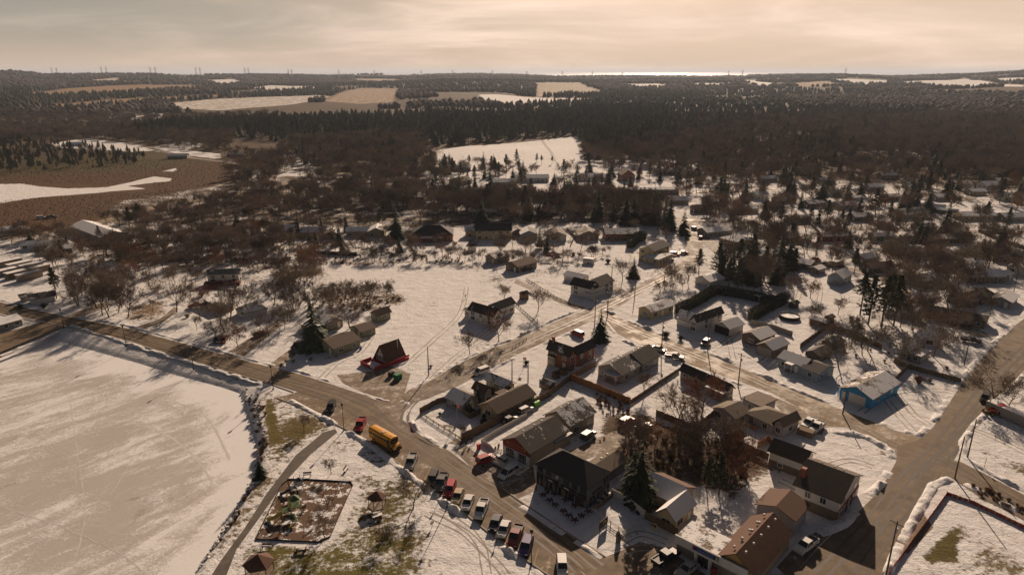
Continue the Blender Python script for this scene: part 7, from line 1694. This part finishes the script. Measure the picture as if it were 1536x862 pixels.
fence('wooden_fence', [(1089, 664), (1120, 676), (1152, 690)], 1.7, 'wood', 'brown fence between the lilac house garden and the thicket')
fence('wooden_fence', [(1136, 672), (1152, 662), (1164, 676)], 1.6, 'cedar', 'short orange screen beside the steps of the lilac house')
fence('wooden_fence', [(1100, 628), (1134, 646)], 1.0, 'cedar', 'low wooden deck rail before the lilac house')
fence('wooden_fence', [(1126, 486), (1160, 494), (1188, 504)], 1.6, 'deckboard', 'pale fence behind the brown garage')
fence('wooden_fence', [(1200, 522), (1222, 506), (1242, 492)], 1.6, 'wood', 'brown fence on the near side of the pool garden')
fence('wooden_fence', [(1242, 492), (1280, 504), (1322, 524)], 1.7, 'wood', 'brown fence stretching behind the gnarled tree yard')
fence('wooden_fence', [(1341, 543), (1360, 552), (1440, 574)], 1.4, 'wood', 'long brown fence reaching the wide road')
fence('wooden_fence', [(1340, 575), (1362, 552)], 1.6, 'wood', 'fence at the rear corner of the bright blue garage')
fence('white_fence', [(918, 744), (942, 756), (967, 777)], 1.7, 'rail', 'white board fence beside the pub yard')
fence('white_fence', [(893, 770), (916, 787), (940, 803)], .9, 'rail', 'low white railing at the pub front yard', rails=True)
fence('white_fence', [(940, 803), (965, 779)], .9, 'rail', 'low railing closing the pub front yard', rails=True)
fence('wooden_fence', [(967, 777), (990, 790), (1016, 804)], 1.6, 'wood', 'dark fence from the pub yard to the blue signed shop')
fence('wooden_fence', [(890, 766), (905, 757), (919, 745)], 1.1, 'wood', 'wooden balustrade of the pub side terrace')
fence('white_fence', [(722, 664), (744, 650), (790, 624)], 1.0, 'rail', 'white fence of the side patio beside the red shop')
fence('white_fence', [(722, 664), (735, 672), (744, 682)], 1.0, 'rail', 'short white fence at the front of the side patio')
fence('wooden_fence', [(1467, 348), (1500, 362), (1536, 374)], 1.8, 'wood', 'brown fence of the walled garden', world=False)
fence('wooden_fence', [(855, 372), (862, 356), (850, 345)], 1.4, 'wood', 'garden fence right of the white bay-windowed house')
fence('board_fence', [(448, 380), (480, 382), (535, 384)], 1.8, 'black', 'dark fence line behind the back row hedge')
fence('orange_fence', [(1333, 862), (1370, 810), (1400, 770), (1420, 742)], 0.7, 'orangenet', 'orange-red barrier fence side running down to the bottom edge', rails=False, th=.03)
fence('orange_fence', [(1420, 742), (1460, 756), (1500, 775), (1545, 797)], 0.75, 'orangenet', 'orange-red snow fence side running to the right edge', th=.03)
fence('garden_fence', [(768, 524), (790, 510)], .8, 'wood', 'short fence stub near the side road', rails=True)
fence('garden_fence', [(768, 452), (806, 487)], .8, 'wood', 'low fence beside the feathery tree by the lane', rails=True)
fence('garden_fence', [(790, 420), (835, 448), (868, 462)], .8, 'wood', 'low fence along the narrow lane', rails=True)
fence('playground_border', [(384, 807), (422, 728), (433, 719), (458, 719), (526, 723), (529, 728), (495, 805), (477, 813), (386, 809), (384, 807)], .26, 'black', 'low black border round the playground', th=.1, cat='border')
def hedge(label, pts, w, h, name='hedge'):
    rng = np.random.default_rng(len(label)); q = [np.array(P(*p)) for p in pts]; core = MB(); S = Soup()
    for a, b in zip(q, q[1:]):
        d = b - a; L = np.hypot(*d); an = math.atan2(d[1], d[0]); u = d / L; nn = np.array((-u[1], u[0])); c = (a + b) / 2; core.box((c[0], c[1], h * .45), (L, w * .7, h * .9), an)
        for k in range(int(L * (h * 2 + w) * 26)):
            s = rng.random() * L; side = rng.random() * (2 * h + w); 
            if side < h: off, z = -w / 2, side
            elif side < h + w: off, z = side - h - w / 2, h
            else: off, z = w / 2, side - h - w
            off *= .85 + .4 * rng.random(); z *= .9 + .25 * rng.random(); p = np.array((*(a + u * s + nn * off), z)); d3 = rvec(rng) + np.array((0, 0, .6)); d3 /= np.linalg.norm(d3); e = np.cross(d3, rvec(rng)); e /= np.linalg.norm(e) + 1e-9
            S.tri(p - e * .13, p + e * .13, p + d3 * .42)
    me = S.mesh(name, M['hedge']); bm = bmesh.new(); bm.from_mesh(me); c = bpy.data.meshes.new('c'); c.from_pydata(core.v, [], core.f); bm.from_mesh(c); bm.to_mesh(me); bm.free()
    o = bpy.data.objects.new(name, me); COL.objects.link(o); tag(o, label, 'hedge')
hedge('thick dark cedar hedge on the near side of the pool garden gate', [(1126, 480), (1152, 465), (1178, 452)], 2.6, 3.0)
hedge('long dark cedar hedge curving behind the white house garden', [(1016, 470), (1042, 458), (1072, 440), (1110, 446), (1170, 458)], 2.6, 2.8)
hedge('clipped dark hedge by the two-storey cream house', [(944, 372), (956, 362), (966, 360)], 3, 4.0)

# ---------------------------------------------------------------- park, terraces, gardens
def gazebo(x, y, r, h, label):
    q = P(x, y); t = thing('gazebo', label, 'gazebo', (q[0], q[1], 0), .3); rb = MB(); n = 6
    ring = [(r * math.cos(6.2832 * k / n), r * math.sin(6.2832 * k / n)) for k in range(n)]
    rb.add([(a, b, h) for a, b in ring] + [(0, 0, h + r * .62), (0, 0, h - .12)] + [(a, b, h - .12) for a, b in ring], [(k, (k + 1) % n, n) for k in range(n)] + [((k + 1) % n + n + 2, k + n + 2, n + 1) for k in range(n)] + [(k, k + n + 2, (k + 1) % n + n + 2, (k + 1) % n) for k in range(n)])
    rb.obj('roof', rm('rust'), t, attr={'snow': [.1] * (3 * n)})
    for a, b in ring: MB().tube([(a * .86, b * .86, 0), (a * .86, b * .86, h - .1)], .08, 6).obj('post', M['wood'], t)
    MB().prism([(a * 1.02, b * 1.02) for a, b in ring], -.1, .1).obj('floor', M['yard'], t)
gazebo(566, 757, 1.9, 2.0, 'small brown hexagonal gazebo in the middle of the park'); gazebo(390, 858, 2.6, 2.1, 'larger brown gazebo at the bottom edge of the park')
def bench(x, y, an, label):
    q = P(x, y); t = thing('park_bench', label, 'bench', (q[0], q[1], 0), an); MB().box((0, 0, .45), (1.7, .45, .06)).obj('seat', M['snowy'], t); MB().box((0, .25, .75), (1.7, .06, .4)).obj('backrest', M['wood'], t)
    for s in (-1, 1): MB().box((s * .7, 0, .22), (.08, .42, .44)).obj('leg', M['black'], t)
bench(461, 714, .1, 'snowy bench between the footpath and the playground'); bench(400, 822, 0, 'snowy bench below the playground border'); bench(519, 706, 1.4, 'dark bench on end of the trodden path by the playground')
def picnic(x, y, an, label, group=None):
    q = P(x, y); t = thing('picnic_table', label, 'table', (q[0], q[1], 0), an, group); MB().box((0, 0, .75), (1.9, .8, .07)).obj('tabletop', M['snowy'], t)
    for s in (-1, 1): MB().box((0, s * .7, .45), (1.9, .28, .06)).obj('bench', M['wood'], t); MB().box((s * .7, 0, .37), (.09, 1.3, .74)).obj('leg', M['wood'], t)
picnic(453, 824, .2, 'snow covered picnic table below the playground'); picnic(566, 777, .5, 'picnic table buried in snow near the small gazebo')
# playground equipment
def climber(x, y, label, cols, s=1.0):
    q = P(x, y); t = thing('climbing_frame', label, 'playground', (q[0], q[1], 0), .5); t.scale = (s,) * 3
    M['pg_y'] = M.get('pg_y') or pmat('yellow_play_plastic', (.42, .31, .06), .5, .1); M['pg_g'] = M.get('pg_g') or pmat('green_play_plastic', (.06, .10, .035), .5, .1); M['pg_b'] = M.get('pg_b') or pmat('dark_blue_play_steel', (.03, .04, .06), .5, .1)
    for a, b, z in ((0, 0, 1.4), (1.6, 0, 1.8), (1.6, 1.8, 1.2)): MB().box((a, b, z), (1.5, 1.5, .12)).obj('platform', M[cols[1]], t)
    for a in (-.75, .8, 2.35):
        for b in (-.75, .75, 2.5): MB().tube([(a, b, 0), (a, b, 3.0)], .07, 6).obj('post', M[cols[0]], t)
    MB().add([(.8, -.8, 3.1), (2.4, -.8, 3.1), (2.4, .8, 3.1), (.8, .8, 3.1), (1.6, 0, 3.9)], [(0, 1, 4), (1, 2, 4), (2, 3, 4), (3, 0, 4), (3, 2, 1, 0)]).obj('roof', M[cols[1]], t)
    MB().tube([(-.7, -.3, 1.4), (-1.6, -.4, 1.0), (-2.4, -.1, .6), (-2.9, .7, .25)], .34, 8).obj('slide', M[cols[0]], t)
    MB().box((.8, -1.9, .8), (.9, 2.4, .08)).obj('ramp', M[cols[1]], t)
climber(430, 775, 'big yellow-green climbing frame with slides in the playground', ('pg_y', 'pg_g'), 1.1); climber(440, 738, 'dark blue climbing frame at the top of the playground', ('pg_b', 'pg_b'), .8)
def swing(x, y, an, label):
    q = P(x, y); t = thing('swing_set', label, 'playground', (q[0], q[1], 0), an); MB().tube([(-2, 0, 2.4), (2, 0, 2.4)], .06, 6).obj('top_bar', M['black'], t)
    for s in (-2, 2):
        for u in (-1, 1): MB().tube([(s, 0, 2.4), (s, u, 0)], .05, 6).obj('leg', M['black'], t)
    for s in (-1, 0, 1): MB().tube([(s, 0, 2.4), (s, 0, .5)], .02, 4).box((s, 0, .5), (.45, .2, .05)).obj('swing_seat', M['black'], t)
swing(498, 748, 1.0, 'black swing set on the right of the playground'); swing(486, 770, 1.1, 'spindly black swing frame near the playground corner tree')
def rider(x, y, m, label):
    q = P(x, y); t = thing('spring_rider', label, 'playground', (q[0], q[1], 0), .7); MB().tube([(0, 0, 0), (0, 0, .45)], .1, 6).obj('spring', M['black'], t); MB().box((0, 0, .65), (1.0, .3, .4), 0, 0, .6).tube([(.35, 0, .8), (.5, 0, 1.1)], .1, 6).obj('seat', M[m], t)
rider(437, 793, 'pg_y', 'yellow spring rider below the big climbing frame'); rider(456, 764, 'pg_b', 'dark spring rider in the middle of the mulch')
# pub terrace tables with tipped stools
PUBT = [(821, 738), (814, 746), (824, 754), (832, 744), (848, 753), (833, 761), (845, 770), (853, 777), (862, 762), (872, 777), (882, 771), (862, 784)]
M['ptred'] = pmat('dark_red_chair_wood', (.12, .055, .05), .7, .3)
def ptable(x, y, label, white=False, group=None):
    q = P(x, y); t = thing('patio_table', label, 'table', (q[0], q[1], 0), x * .3, group); MB().cyl((0, 0, .72), .5, .06, 12).obj('tabletop', M['rail'] if white else M['ptred'], t); MB().cyl((0, 0, 0), .07, .72, 6).cyl((0, 0, 0), .3, .05, 8).obj('leg', M['black'], t)
    if not white:
        for k in range(5):
            a = k * 1.2566; MB().box((math.cos(a) * .62, math.sin(a) * .62, .78), (.26, .24, .34), a, 0, .7).obj('tipped_chair', M['ptred'], t)
for i, (x, y) in enumerate(PUBT): ptable(x, y, 'round table with dark red chairs leaned on it on the snowy pub terrace', group='round tables on the pub terrace')
for i, (x, y) in enumerate([(898, 754), (904, 748), (912, 743)]): ptable(x, y, 'small white round table on the pub side balcony', True, 'white tables of the pub side balcony')
ptable(889, 768, 'white round drum table at the pub terrace corner', True)
sheet('terrace', [(800, 745), (838, 738), (905, 772), (868, 797)], .058, 'snowy', 'snow covered stone terrace in front of the pub', cat='terrace')
# signs, bins, odd things
q = P(905, 792); t = thing('sign_board', 'black standing board with yellow lettering outside the pub', 'sign', (q[0], q[1], 0), math.radians(48)); MB().box((0, 0, 1.25), (2.6, .12, 1.5)).obj('board', M['awning'], t)
yb = MB()
for dx, w_, z_, hh in ((-.05, .5, 1.5, .12), (-.22, .12, 1.3, .5), (.3, .12, 1.35, .5), (.3, .5, 1.6, .1), (.62, .14, 1.3, .45), (.8, .3, 1.2, .1)): yb.box((dx, -.075, z_), (w_, .03, hh))
yb.obj('yellow_lettering', M['sign_y'], t)
for s in (-1, 1): MB().box((s * 1.1, 0, .3), (.1, .1, .6)).obj('leg', M['black'], t)
q = P(982, 795); t = thing('poster_board', 'small yellow and black poster on the dark fence', 'sign', (q[0], q[1], 0), math.radians(-43)); MB().box((0, -.1, 1.0), (.8, .06, 1.2)).obj('board', M['sign_y'], t); MB().box((0, -.14, 1.05), (.6, .03, .5)).obj('poster_panel', M['awning'], t)
q = P(927, 812); t = thing('carved_post', 'dark carved wooden post standing in the snow before the pub yard', 'ornament', (q[0], q[1], 0)); MB().tube([(0, 0, 0), (.1, 0, .8), (-.05, .05, 1.5), (0, 0, 2.2)], [.42, .5, .42, .25], 9).obj('body', M['bark'], t)
def bin_(x, y, m, label, an=.8, d=(1.9, 1.4, 1.4)):
    q = P(x, y); t = thing('waste_bin', label, 'bin', (q[0], q[1], 0), an); MB().box((0, 0, d[2] / 2), (d[0], d[1], d[2])).obj('body', M[m], t); MB().box((0, .05, d[2] + .06), (d[0] + .1, d[1] + .1, .12)).obj('lid', M['black'] if m == 'black' else M[m], t)
M['bingreen'] = pmat('green_bin_metal', (.02, .16, .06), .5, .2); M['limegreen'] = pmat('lime_green_plastic', (.12, .38, .03), .5, .15); M['redthing'] = pmat('red_plastic', (.45, .03, .03), .5, .15); M['bluething'] = pmat('blue_plastic', (.05, .12, .3), .5, .15)
bin_(597, 568, 'bingreen', 'green dumpster at the edge of the gravel yard'); bin_(587, 564, 'black', 'black dumpster next to the green one', d=(1.4, 1.2, 1.3)); bin_(803, 608, 'limegreen', 'lime green tent-like bin at the driveway end', d=(1.8, 1.5, 1.2))
bin_(699, 610, 'bluething', 'small blue tub in the corner garden', d=(.9, .7, .6)); bin_(541, 524, 'bluething', 'small blue bin by the A-frame deck', d=(.6, .5, .9)); bin_(718, 673, 'redthing', 'red and blue bin at the shop forecourt', d=(.7, .6, 1.2))
bin_(1208, 652, 'wood', 'dark open topped utility trailer box behind the pickups', -.7, (3.4, 1.8, 1.3)); bin_(1277, 478, 'black', 'dark storage box by the garden shed', d=(1.5, 1, 1))
def stand(name, x, y, h, m, label, cat, w_=.5):
    q = P(x, y); t = thing(name, label, cat, (q[0], q[1], zat(*q)), .75); MB().box((0, 0, h / 2), (.07, .07, h)).obj('post', M['black'], t); MB().box((0, -.05, h - .35), (w_, .04, .6)).obj('plate', M[m], t)
stand('road_sign', 657, 755, 2.2, 'ventm', 'grey parking sign beside the dark grey pickup', 'sign'); stand('road_sign', 80, 456, 2.4, 'sign_y', 'yellow road sign by the white hut', 'sign'); stand('road_sign', 435, 557, 1.8, 'ventm', 'small grey sign on the near cottage verge', 'sign')
stand('road_sign', 745, 812, 1.8, 'ventm', 'grey sign at the kerb near the dark navy sedan', 'sign'); stand('road_sign', 1476, 702, 2.3, 'ventm', 'road sign on the right-hand snowy verge', 'sign'); stand('info_board', 648, 790, 1.3, 'ventm', 'small grey board standing in the park snow', 'sign', .8); stand('info_board', 434, 663, 1.2, 'rail', 'small white board on the grassy shore bank', 'sign', .6)
def flag(x, y, label, h=5, tree_=False):
    q = P(x, y); t = thing('flag_pole', label, 'flag', (q[0], q[1], 0), -.5); MB().tube([(0, 0, 0), (0, 0, h)], .05, 6).obj('pole', M['rail'], t); MB().box((.16, 0, h - .45), (.3, .03, .8)).box((.74, 0, h - .45), (.3, .03, .8)).obj('flag_red', M['redthing'], t); MB().box((.45, 0, h - .45), (.28, .03, .8)).obj('flag_white', M['rail'], t)
flag(686, 634, 'red and white flag in the corner garden'); flag(1074, 600, 'red and white flag at the long black roofed bungalow', 4); flag(785, 552, 'red and white flag on the brick house lawn', 3.5)
# pool, shelter, playhouse and other garden things
q = P(1184, 477); t = thing('round_pool', 'round above-ground pool covered with snow', 'pool', (q[0], q[1], 0)); rw_ = MB(); n = 28
rw_.add([(3.4 * math.cos(6.2832 * k / n), 3.4 * math.sin(6.2832 * k / n), z) for z in (0, 1.2) for k in range(n)] + [(3.15 * math.cos(6.2832 * k / n), 3.15 * math.sin(6.2832 * k / n), z) for z in (1.2, .7) for k in range(n)],
        [(k, (k + 1) % n, (k + 1) % n + n, k + n) for k in range(n)] + [(k + n, (k + 1) % n + n, (k + 1) % n + 2 * n, k + 2 * n) for k in range(n)] + [(k + 2 * n, (k + 1) % n + 2 * n, (k + 1) % n + 3 * n, k + 3 * n) for k in range(n)])
rw_.obj('pool_wall', M['awning'], t); MB().cyl((0, 0, .6), 3.2, .22, 28).obj('snow_cover', M['snowy'], t)
q = P(1137, 452); t = thing('garden_pergola', 'small pergola with a snowy top by the cedar hedge', 'pergola', (q[0], q[1], 0), .6)
for a in (-1, 1):
    for b in (-1, 1): MB().tube([(a, b, 0), (a, b, 2.4)], .08, 6).obj('post', M['rail'], t)
MB().box((0, 0, 2.5), (2.6, 2.6, .2)).obj('roof', M['snowy'], t)
def small_hut(x, y, label, wall, an=.6, s=1.0, name='playhouse'):
    q = P(x, y); t = thing(name, label, 'playhouse', (q[0], q[1], 0), an); t.scale = (s,) * 3; MB().box((0, 0, .8), (2, 1.8, 1.6)).obj('wall', M[wall], t); MB().add([(-1.2, -1.1, 1.6), (1.2, -1.1, 1.6), (1.2, 1.1, 1.6), (-1.2, 1.1, 1.6), (-1.2, 0, 2.4), (1.2, 0, 2.4)], [(3, 2, 1, 0), (0, 1, 5, 4), (2, 3, 4, 5), (1, 2, 5), (3, 0, 4)]).obj('roof', rm('brown'), t)
small_hut(786, 448, 'tiny wooden playhouse beside the narrow lane', 'wood', s=1.3); small_hut(708, 376, 'small cream playhouse behind the two-storey cream house', 'rail', s=1.5); small_hut(1100, 668, 'tan garden shed in the snowy yard by the thicket', 'cedar', s=1.6); small_hut(845, 561, 'wooden chicken coop beside the fence corner', 'cedar', s=.9, name='coop'); small_hut(834, 566, 'second wooden coop with a snow patched roof', 'wood', s=.9, name='coop')
q = P(883, 395); t = thing('camper_trailer', 'white camper trailer with a dark stripe under snow', 'trailer', (q[0], q[1], 0), math.radians(-20)); MB().box((0, 0, 1.35), (5, 2.2, 1.9), 0, 0, .95).obj('body', M['rail'], t); MB().box((-.4, 0, 2.0), (3, 2.25, .4)).obj('window', M['glass'], t); MB().box((0, 0, 2.38), (4.8, 2.1, .12)).obj('snow_cover', M['snowy'], t)
for s in (-1, 1): MB().cyl((0, s * 1.0 - .1, .35), .35, .2, 10, 0, None, 'y').obj('wheel', M['rubber'], t)
q = P(836, 385); t = thing('covered_boat', 'small covered boat beside the red canopy frame', 'boat', (q[0], q[1], 0), math.radians(10)); MB().add([(-2.2, -.9, .5), (1.2, -.9, .5), (2.6, 0, .7), (1.2, .9, .5), (-2.2, .9, .5), (-2.2, -.9, 1.1), (1.2, -.9, 1.15), (2.6, 0, 1.2), (1.2, .9, 1.15), (-2.2, .9, 1.1), (-1, 0, 1.7), (1.0, 0, 1.6)], [(4, 3, 2, 1, 0), (0, 1, 6, 5), (1, 2, 7, 6), (2, 3, 8, 7), (3, 4, 9, 8), (4, 0, 5, 9), (5, 6, 11, 10), (8, 9, 10, 11), (6, 7, 11), (7, 8, 11), (9, 5, 10)]).obj('hull', M['snowy'], t); MB().box((0, 0, .25), (2.6, 1, .5)).obj('trailer_frame', M['black'], t)
q = P(825, 391); t = thing('canopy_frame', 'red topped garden canopy frame', 'canopy', (q[0], q[1], 0), math.radians(-20)); MB().add([(-1.6, -1, 2.0), (1.6, -1, 2.0), (1.6, 1, 2.2), (-1.6, 1, 2.2), (-1.6, 0, 2.6), (1.6, 0, 2.6)], [(0, 1, 5, 4), (2, 3, 4, 5), (0, 3, 2, 1), (1, 2, 5), (3, 0, 4)]).obj('canopy', M['redthing'], t)
for a in (-1.5, 1.5):
    for b in (-.9, .9): MB().tube([(a, b, 0), (a, b, 2.1)], .06, 5).obj('leg', M['rail'], t)
# tractor with log racks at the right edge
q = P(1493, 622); t = thing('tractor', 'red and yellow tractor with loading gear under the bushy tree', 'tractor', (q[0], q[1], .05), math.radians(170)); MB().box((.6, 0, 1.2), (2.2, 1.0, .9), 0, 0, .9).obj('hood', M['redthing'], t); MB().box((-.9, 0, 1.9), (1.3, 1.4, 1.5), 0, 0, .85).obj('cab', M['glass'], t); MB().box((-.9, 0, 2.7), (1.5, 1.5, .15)).obj('cab_roof', M['redthing'], t)
MB().box((2.4, 0, .7), (.8, 1.9, .8), 0, 0, .8).obj('loader_bucket', M['rust_m'] if 'rust_m' in M else M['wood'], t); MB().tube([(-.4, .7, 1.6), (1.4, .7, 1.5), (2.2, .7, .9)], .09, 5).tube([(-.4, -.7, 1.6), (1.4, -.7, 1.5), (2.2, -.7, .9)], .09, 5).obj('loader_arm', M['sign_y'], t)
for x_, r_ in ((-.9, .8), (1.2, .5)):
    for s in (-1, 1): MB().cyl((x_, s * .85 - .2, r_), r_, .4, 14, 0, None, 'y').cyl((x_, s * .85 - .22, r_), r_ * .45, .44, 10, 1, None, 'y').obj('wheel', [M['rubber'], M['sign_y']], t)
a, b = P(1502, 626), P(1560, 652); t = thing('shipping_trailer', 'long grey box trailer behind the tractor', 'trailer', ((a[0] + b[0]) / 2, (a[1] + b[1]) / 2 + 2.6, 0), math.atan2(b[1] - a[1], b[0] - a[0])); MB().box((0, 0, 1.5), (12, 2.4, 2.3)).obj('body', M['deckboard'], t); MB().box((0, 0, 2.7), (12, 2.4, .1)).obj('snow_cover', M['snowy'], t)
for x_ in (-4, 4): MB().cyl((x_, -1.2, .4), .4, 2.4, 12, 0, None, 'y').obj('wheel', M['rubber'], t)
q = P(1478, 600); vehicle('suv', 'dark parked car behind the tractor', 1477, 600, -4, 8, BLK)
# stone retaining edge, pond steps
for i, (x, y, s) in enumerate([(366, 592, .9), (372, 600, .8), (378, 612, 1.0), (384, 622, .8), (386, 634, .9), (392, 646, .7), (393, 660, .9), (388, 676, .8), (384, 700, .9), (374, 730, .9), (368, 742, 1.0), (360, 757, .8), (352, 768, .9), (344, 779, .8), (338, 792, .9), (330, 803, .8), (322, 815, .9), (315, 826, .8), (308, 838, .9), (302, 850, .8)]):
    for j in range(5):
        q = P(x - 3 + j * 2.2 + math.sin(i * 3.1 + j) * 1.5, y + math.cos(j * 2.3 + i) * 5, -1.6); z = zat(*q); r_ = (.32 + .25 * abs(math.sin(i * 5 + j * 1.7))) * s
        bm = bmesh.new(); bmesh.ops.create_icosphere(bm, subdivisions=1, radius=r_)
        for v in bm.verts: v.co *= 1 + .25 * math.sin(v.co.x * 9 + i) * math.cos(v.co.y * 7 + j)
        for v in bm.verts: v.co.z *= .6
        me = bpy.data.meshes.new('shore_rock'); bm.to_mesh(me); bm.free(); me.materials.append(M['shorerock'] if 'shorerock' in M else M.setdefault('shorerock', (lambda t_: (t_.base(t_.mix(t_.ramp(t_.noise(t_.pos(), 1.5, 4), .45, .55), (.16, .14, .12), SNOW)), t_.rough(.85), t_.m)[-1])(NT('snow_dusted_rock')))); o = bpy.data.objects.new('shore_rock', me); COL.objects.link(o); o.location = (q[0], q[1], z + r_ * .2)
        tag(o, 'snow dusted boulder of the pond edge ' + ('by the embankment corner' if i < 4 else 'beside the russet brush' if i < 8 else 'around the lone small spruce' if i < 12 else 'along the lower footpath'), 'rock', 'boulders along the pond edge ' + ('at the embankment' if i < 4 else 'by the brush' if i < 8 else 'near the spruce' if i < 12 else 'by the footpath'))
# transmission towers along the horizon
def tower(x, d, h, label):
    u = (x - 768) / FPX; X, Y = u * d, d * 1.0; z = zat(X, Y); t = thing('transmission_tower', label, 'pylon', (X, Y, z), 0, 'transmission towers along the horizon'); mb = MB(); k = h * .10
    for a in (-1, 1):
        for b in (-1, 1): mb.tube([(a * k, b * k, -2), (a * k * .25, b * k * .25, h * .6), (a * k * .12, b * k * .12, h)], .42, 4)
    for i in range(4):
        z0 = h * .15 * i; w0 = k * (1 - .75 * z0 / (h * .6)); w1 = k * (1 - .75 * (z0 + h * .15) / (h * .6))
        for b in (-1, 1): mb.tube([(-w0, b * w0, z0), (w1, b * w1, z0 + h * .15)], .26, 3); mb.tube([(w0, b * w0, z0), (-w1, b * w1, z0 + h * .15)], .26, 3)
    mb.obj('lattice_mast', M['pylon'], t); ab = MB()
    for zz, ww in ((.68, .22), (.82, .18), (.95, .12)): ab.box((0, 0, h * zz), (h * ww * 2, 1.0, 1.0))
    ab.obj('crossarm', M['pylon'], t)
M['pylon'] = pmat('galvanised_steel', (.12, .115, .11), .6, .1)
for x in (110, 117, 181, 188, 251, 258, 316, 322, 386, 391, 448, 453, 520, 571, 638, 683, 740, 789, 840, 883, 926, 1078, 1098, 1245): tower(x, 4600 if x != 789 else 3600, 50, 'thin lattice pylon standing on the skyline')

# ---------------------------------------------------------------- people
def person(x, y, face, label, col, pants, arm=.0, q=None):
    q = q or P(x, y); z = zat(*q) + (.05 if True else 0); V = [(0, 0, .95), (0, 0, 1.18), (0, 0, 1.42), (0, 0, 1.52), (0, .02, 1.62), (0, .03, 1.73)]; E = [(0, 1), (1, 2), (2, 3), (3, 4), (4, 5)]; Rr = [(.15, .12), (.15, .11), (.17, .11), (.055, .055), (.085, .10), (.075, .085)]
    for s in (-1, 1):
        b = len(V); V += [(s * .19, 0, 1.40), (s * .24, .02 + arm * .1, 1.13), (s * .23, .08 + arm * .25, .90 + arm * .2), (s * .23, .11 + arm * .3, .82 + arm * .22)]; E += [(2, b), (b, b + 1), (b + 1, b + 2), (b + 2, b + 3)]; Rr += [(.07, .07), (.055, .055), (.045, .045), (.04, .025)]
        b = len(V); st = .10 * s; V += [(s * .10, 0, .88), (s * .11, .02 + st, .50), (s * .11, -.02 + st * 1.3, .09), (s * .12, .12 + st * 1.3, .05)]; E += [(0, b), (b, b + 1), (b + 1, b + 2), (b + 2, b + 3)]; Rr += [(.10, .10), (.075, .075), (.055, .055), (.05, .04)]
    me = bpy.data.meshes.new('person'); me.from_pydata(V, E, []); o = bpy.data.objects.new('person', me); COL.objects.link(o); o.location = (q[0], q[1], z); o.rotation_euler = (0, 0, face)
    m = o.modifiers.new('skin', 'SKIN'); sk = me.skin_vertices[0].data
    for i, r_ in enumerate(Rr): sk[i].radius = r_
    sk[0].use_root = True; o.modifiers.new('sub', 'SUBSURF').levels = 1; o.modifiers['sub'].render_levels = 1
    t = NT('clothed_person'); zz = t.n('ShaderNodeSeparateXYZ'); t.l(t.pos(obj=True), zz.inputs[0]); Z = zz.outputs['Z']
    def st_(c): return t.math('GREATER_THAN', Z, c)
    c = t.mix(st_(.10), (.02, .018, .015), pants); c = t.mix(st_(.90), c, col); c = t.mix(st_(1.53), c, (.42, .27, .2)); c = t.mix(st_(1.69), c, (.05, .035, .025)); t.base(c); me.materials.append(t.m)
    tag(o, label, 'person')
    return o
person(699, 670, 2.8, 'person in a dark coat standing at the forecourt edge by the driveway, left one', (.03, .03, .035), (.03, .03, .04)); person(708, 665, 2.4, 'person in dark clothes walking a few steps behind on the snowy driveway', (.05, .04, .04), (.03, .035, .05), .4)
person(743, 679, .5, 'person in black beside the terrace corner of the red shop', (.02, .02, .02), (.03, .03, .04), .3); person(748, 675, 3.6, 'person in a grey jacket by the side patio fence', (.12, .11, .11), (.03, .03, .04)); person(746, 681, 1.2, 'person in a dark red top next to the terrace steps', (.12, .02, .02), (.02, .02, .03), .2)
person(0, 0, 1.0, 'tiny dark figure walking across the snow field', (.03, .03, .03), (.02, .02, .02), q=P(698, 448)); 
for i, (x, y, k, h) in enumerate([(646, 551, 0, 1.0), (303, 444, 0, 2.4), (281, 476, 0, 1.6), (1330, 562, 0, 1.5), (820, 381, 2, 2.0), (1420, 553, 0, 1.0), (1395, 572, 1, 1.2), (1378, 574, 0, 2.6), (912, 394, 2, 2.2), (999, 505, 2, 2.2), (1021, 510, 2, 1.8), (1009, 392, 2, 1.3), (789, 546, 2, 1.4), (660, 622, 2, .9), (1300, 560, 1, 1.2), (1058, 470, 1, 1.2), (545, 497, 1, 1.0), (30, 462, 2, 2), (66, 462, 2, 2.2), (440, 543, 1, 1.0), (466, 540, 1, 1.2), (860, 383, 1, 2)]):
    shrub(x, y, h, ['round brown shrub on the snowy lawn by the lone pole', 'rounded tan shrub before the raised white house', 'small dark red shrub on the lawn', 'twiggy shrub beside the blue garage', 'dark shrub in the back gardens above the lane', 'small bush at the long fence end', 'brown bush in front of the long fence', 'purple-brown bush near the long fence', 'dark bush below the slim corner pole', 'pointed evergreen bush before the long white house', 'low evergreen bush by the long white house drive', 'round evergreen bush in the cream house garden', 'dark round bush on the brick house lawn', 'small dark bush in the corner garden', 'brown bush right of the blue garage', 'brown hedge bush by the cream bungalow', 'low bush at the green cottage', 'dark evergreen bush by the broken-roofed hut', 'evergreen bush right of the broken-roofed hut', 'small brown bush on the cottage verge', 'twiggy bush in front of the green cottage', 'grey bush behind the farmhouse garage'][i], k=k)
print('objects', len(bpy.data.objects))
# ---------------------------------------------------------------- air
hb = MB().box((0, 15000, 40), (90000, 60000, 240)); hm = bpy.data.materials.new('thin_haze'); hm.use_nodes = True; ht = hm.node_tree; ht.nodes.clear()
ho = ht.nodes.new('ShaderNodeOutputMaterial'); hv = ht.nodes.new('ShaderNodeVolumePrincipled'); ht.links.new(hv.outputs[0], ho.inputs['Volume'])
hv.inputs['Color'].default_value = (.72, .82, .98, 1); hv.inputs['Density'].default_value = HAZE; hv.inputs['Anisotropy'].default_value = .2
if HAZE > 0: tag(hb.obj('haze', hm), 'thin pale winter haze over the valley', 'haze', kind='stuff')
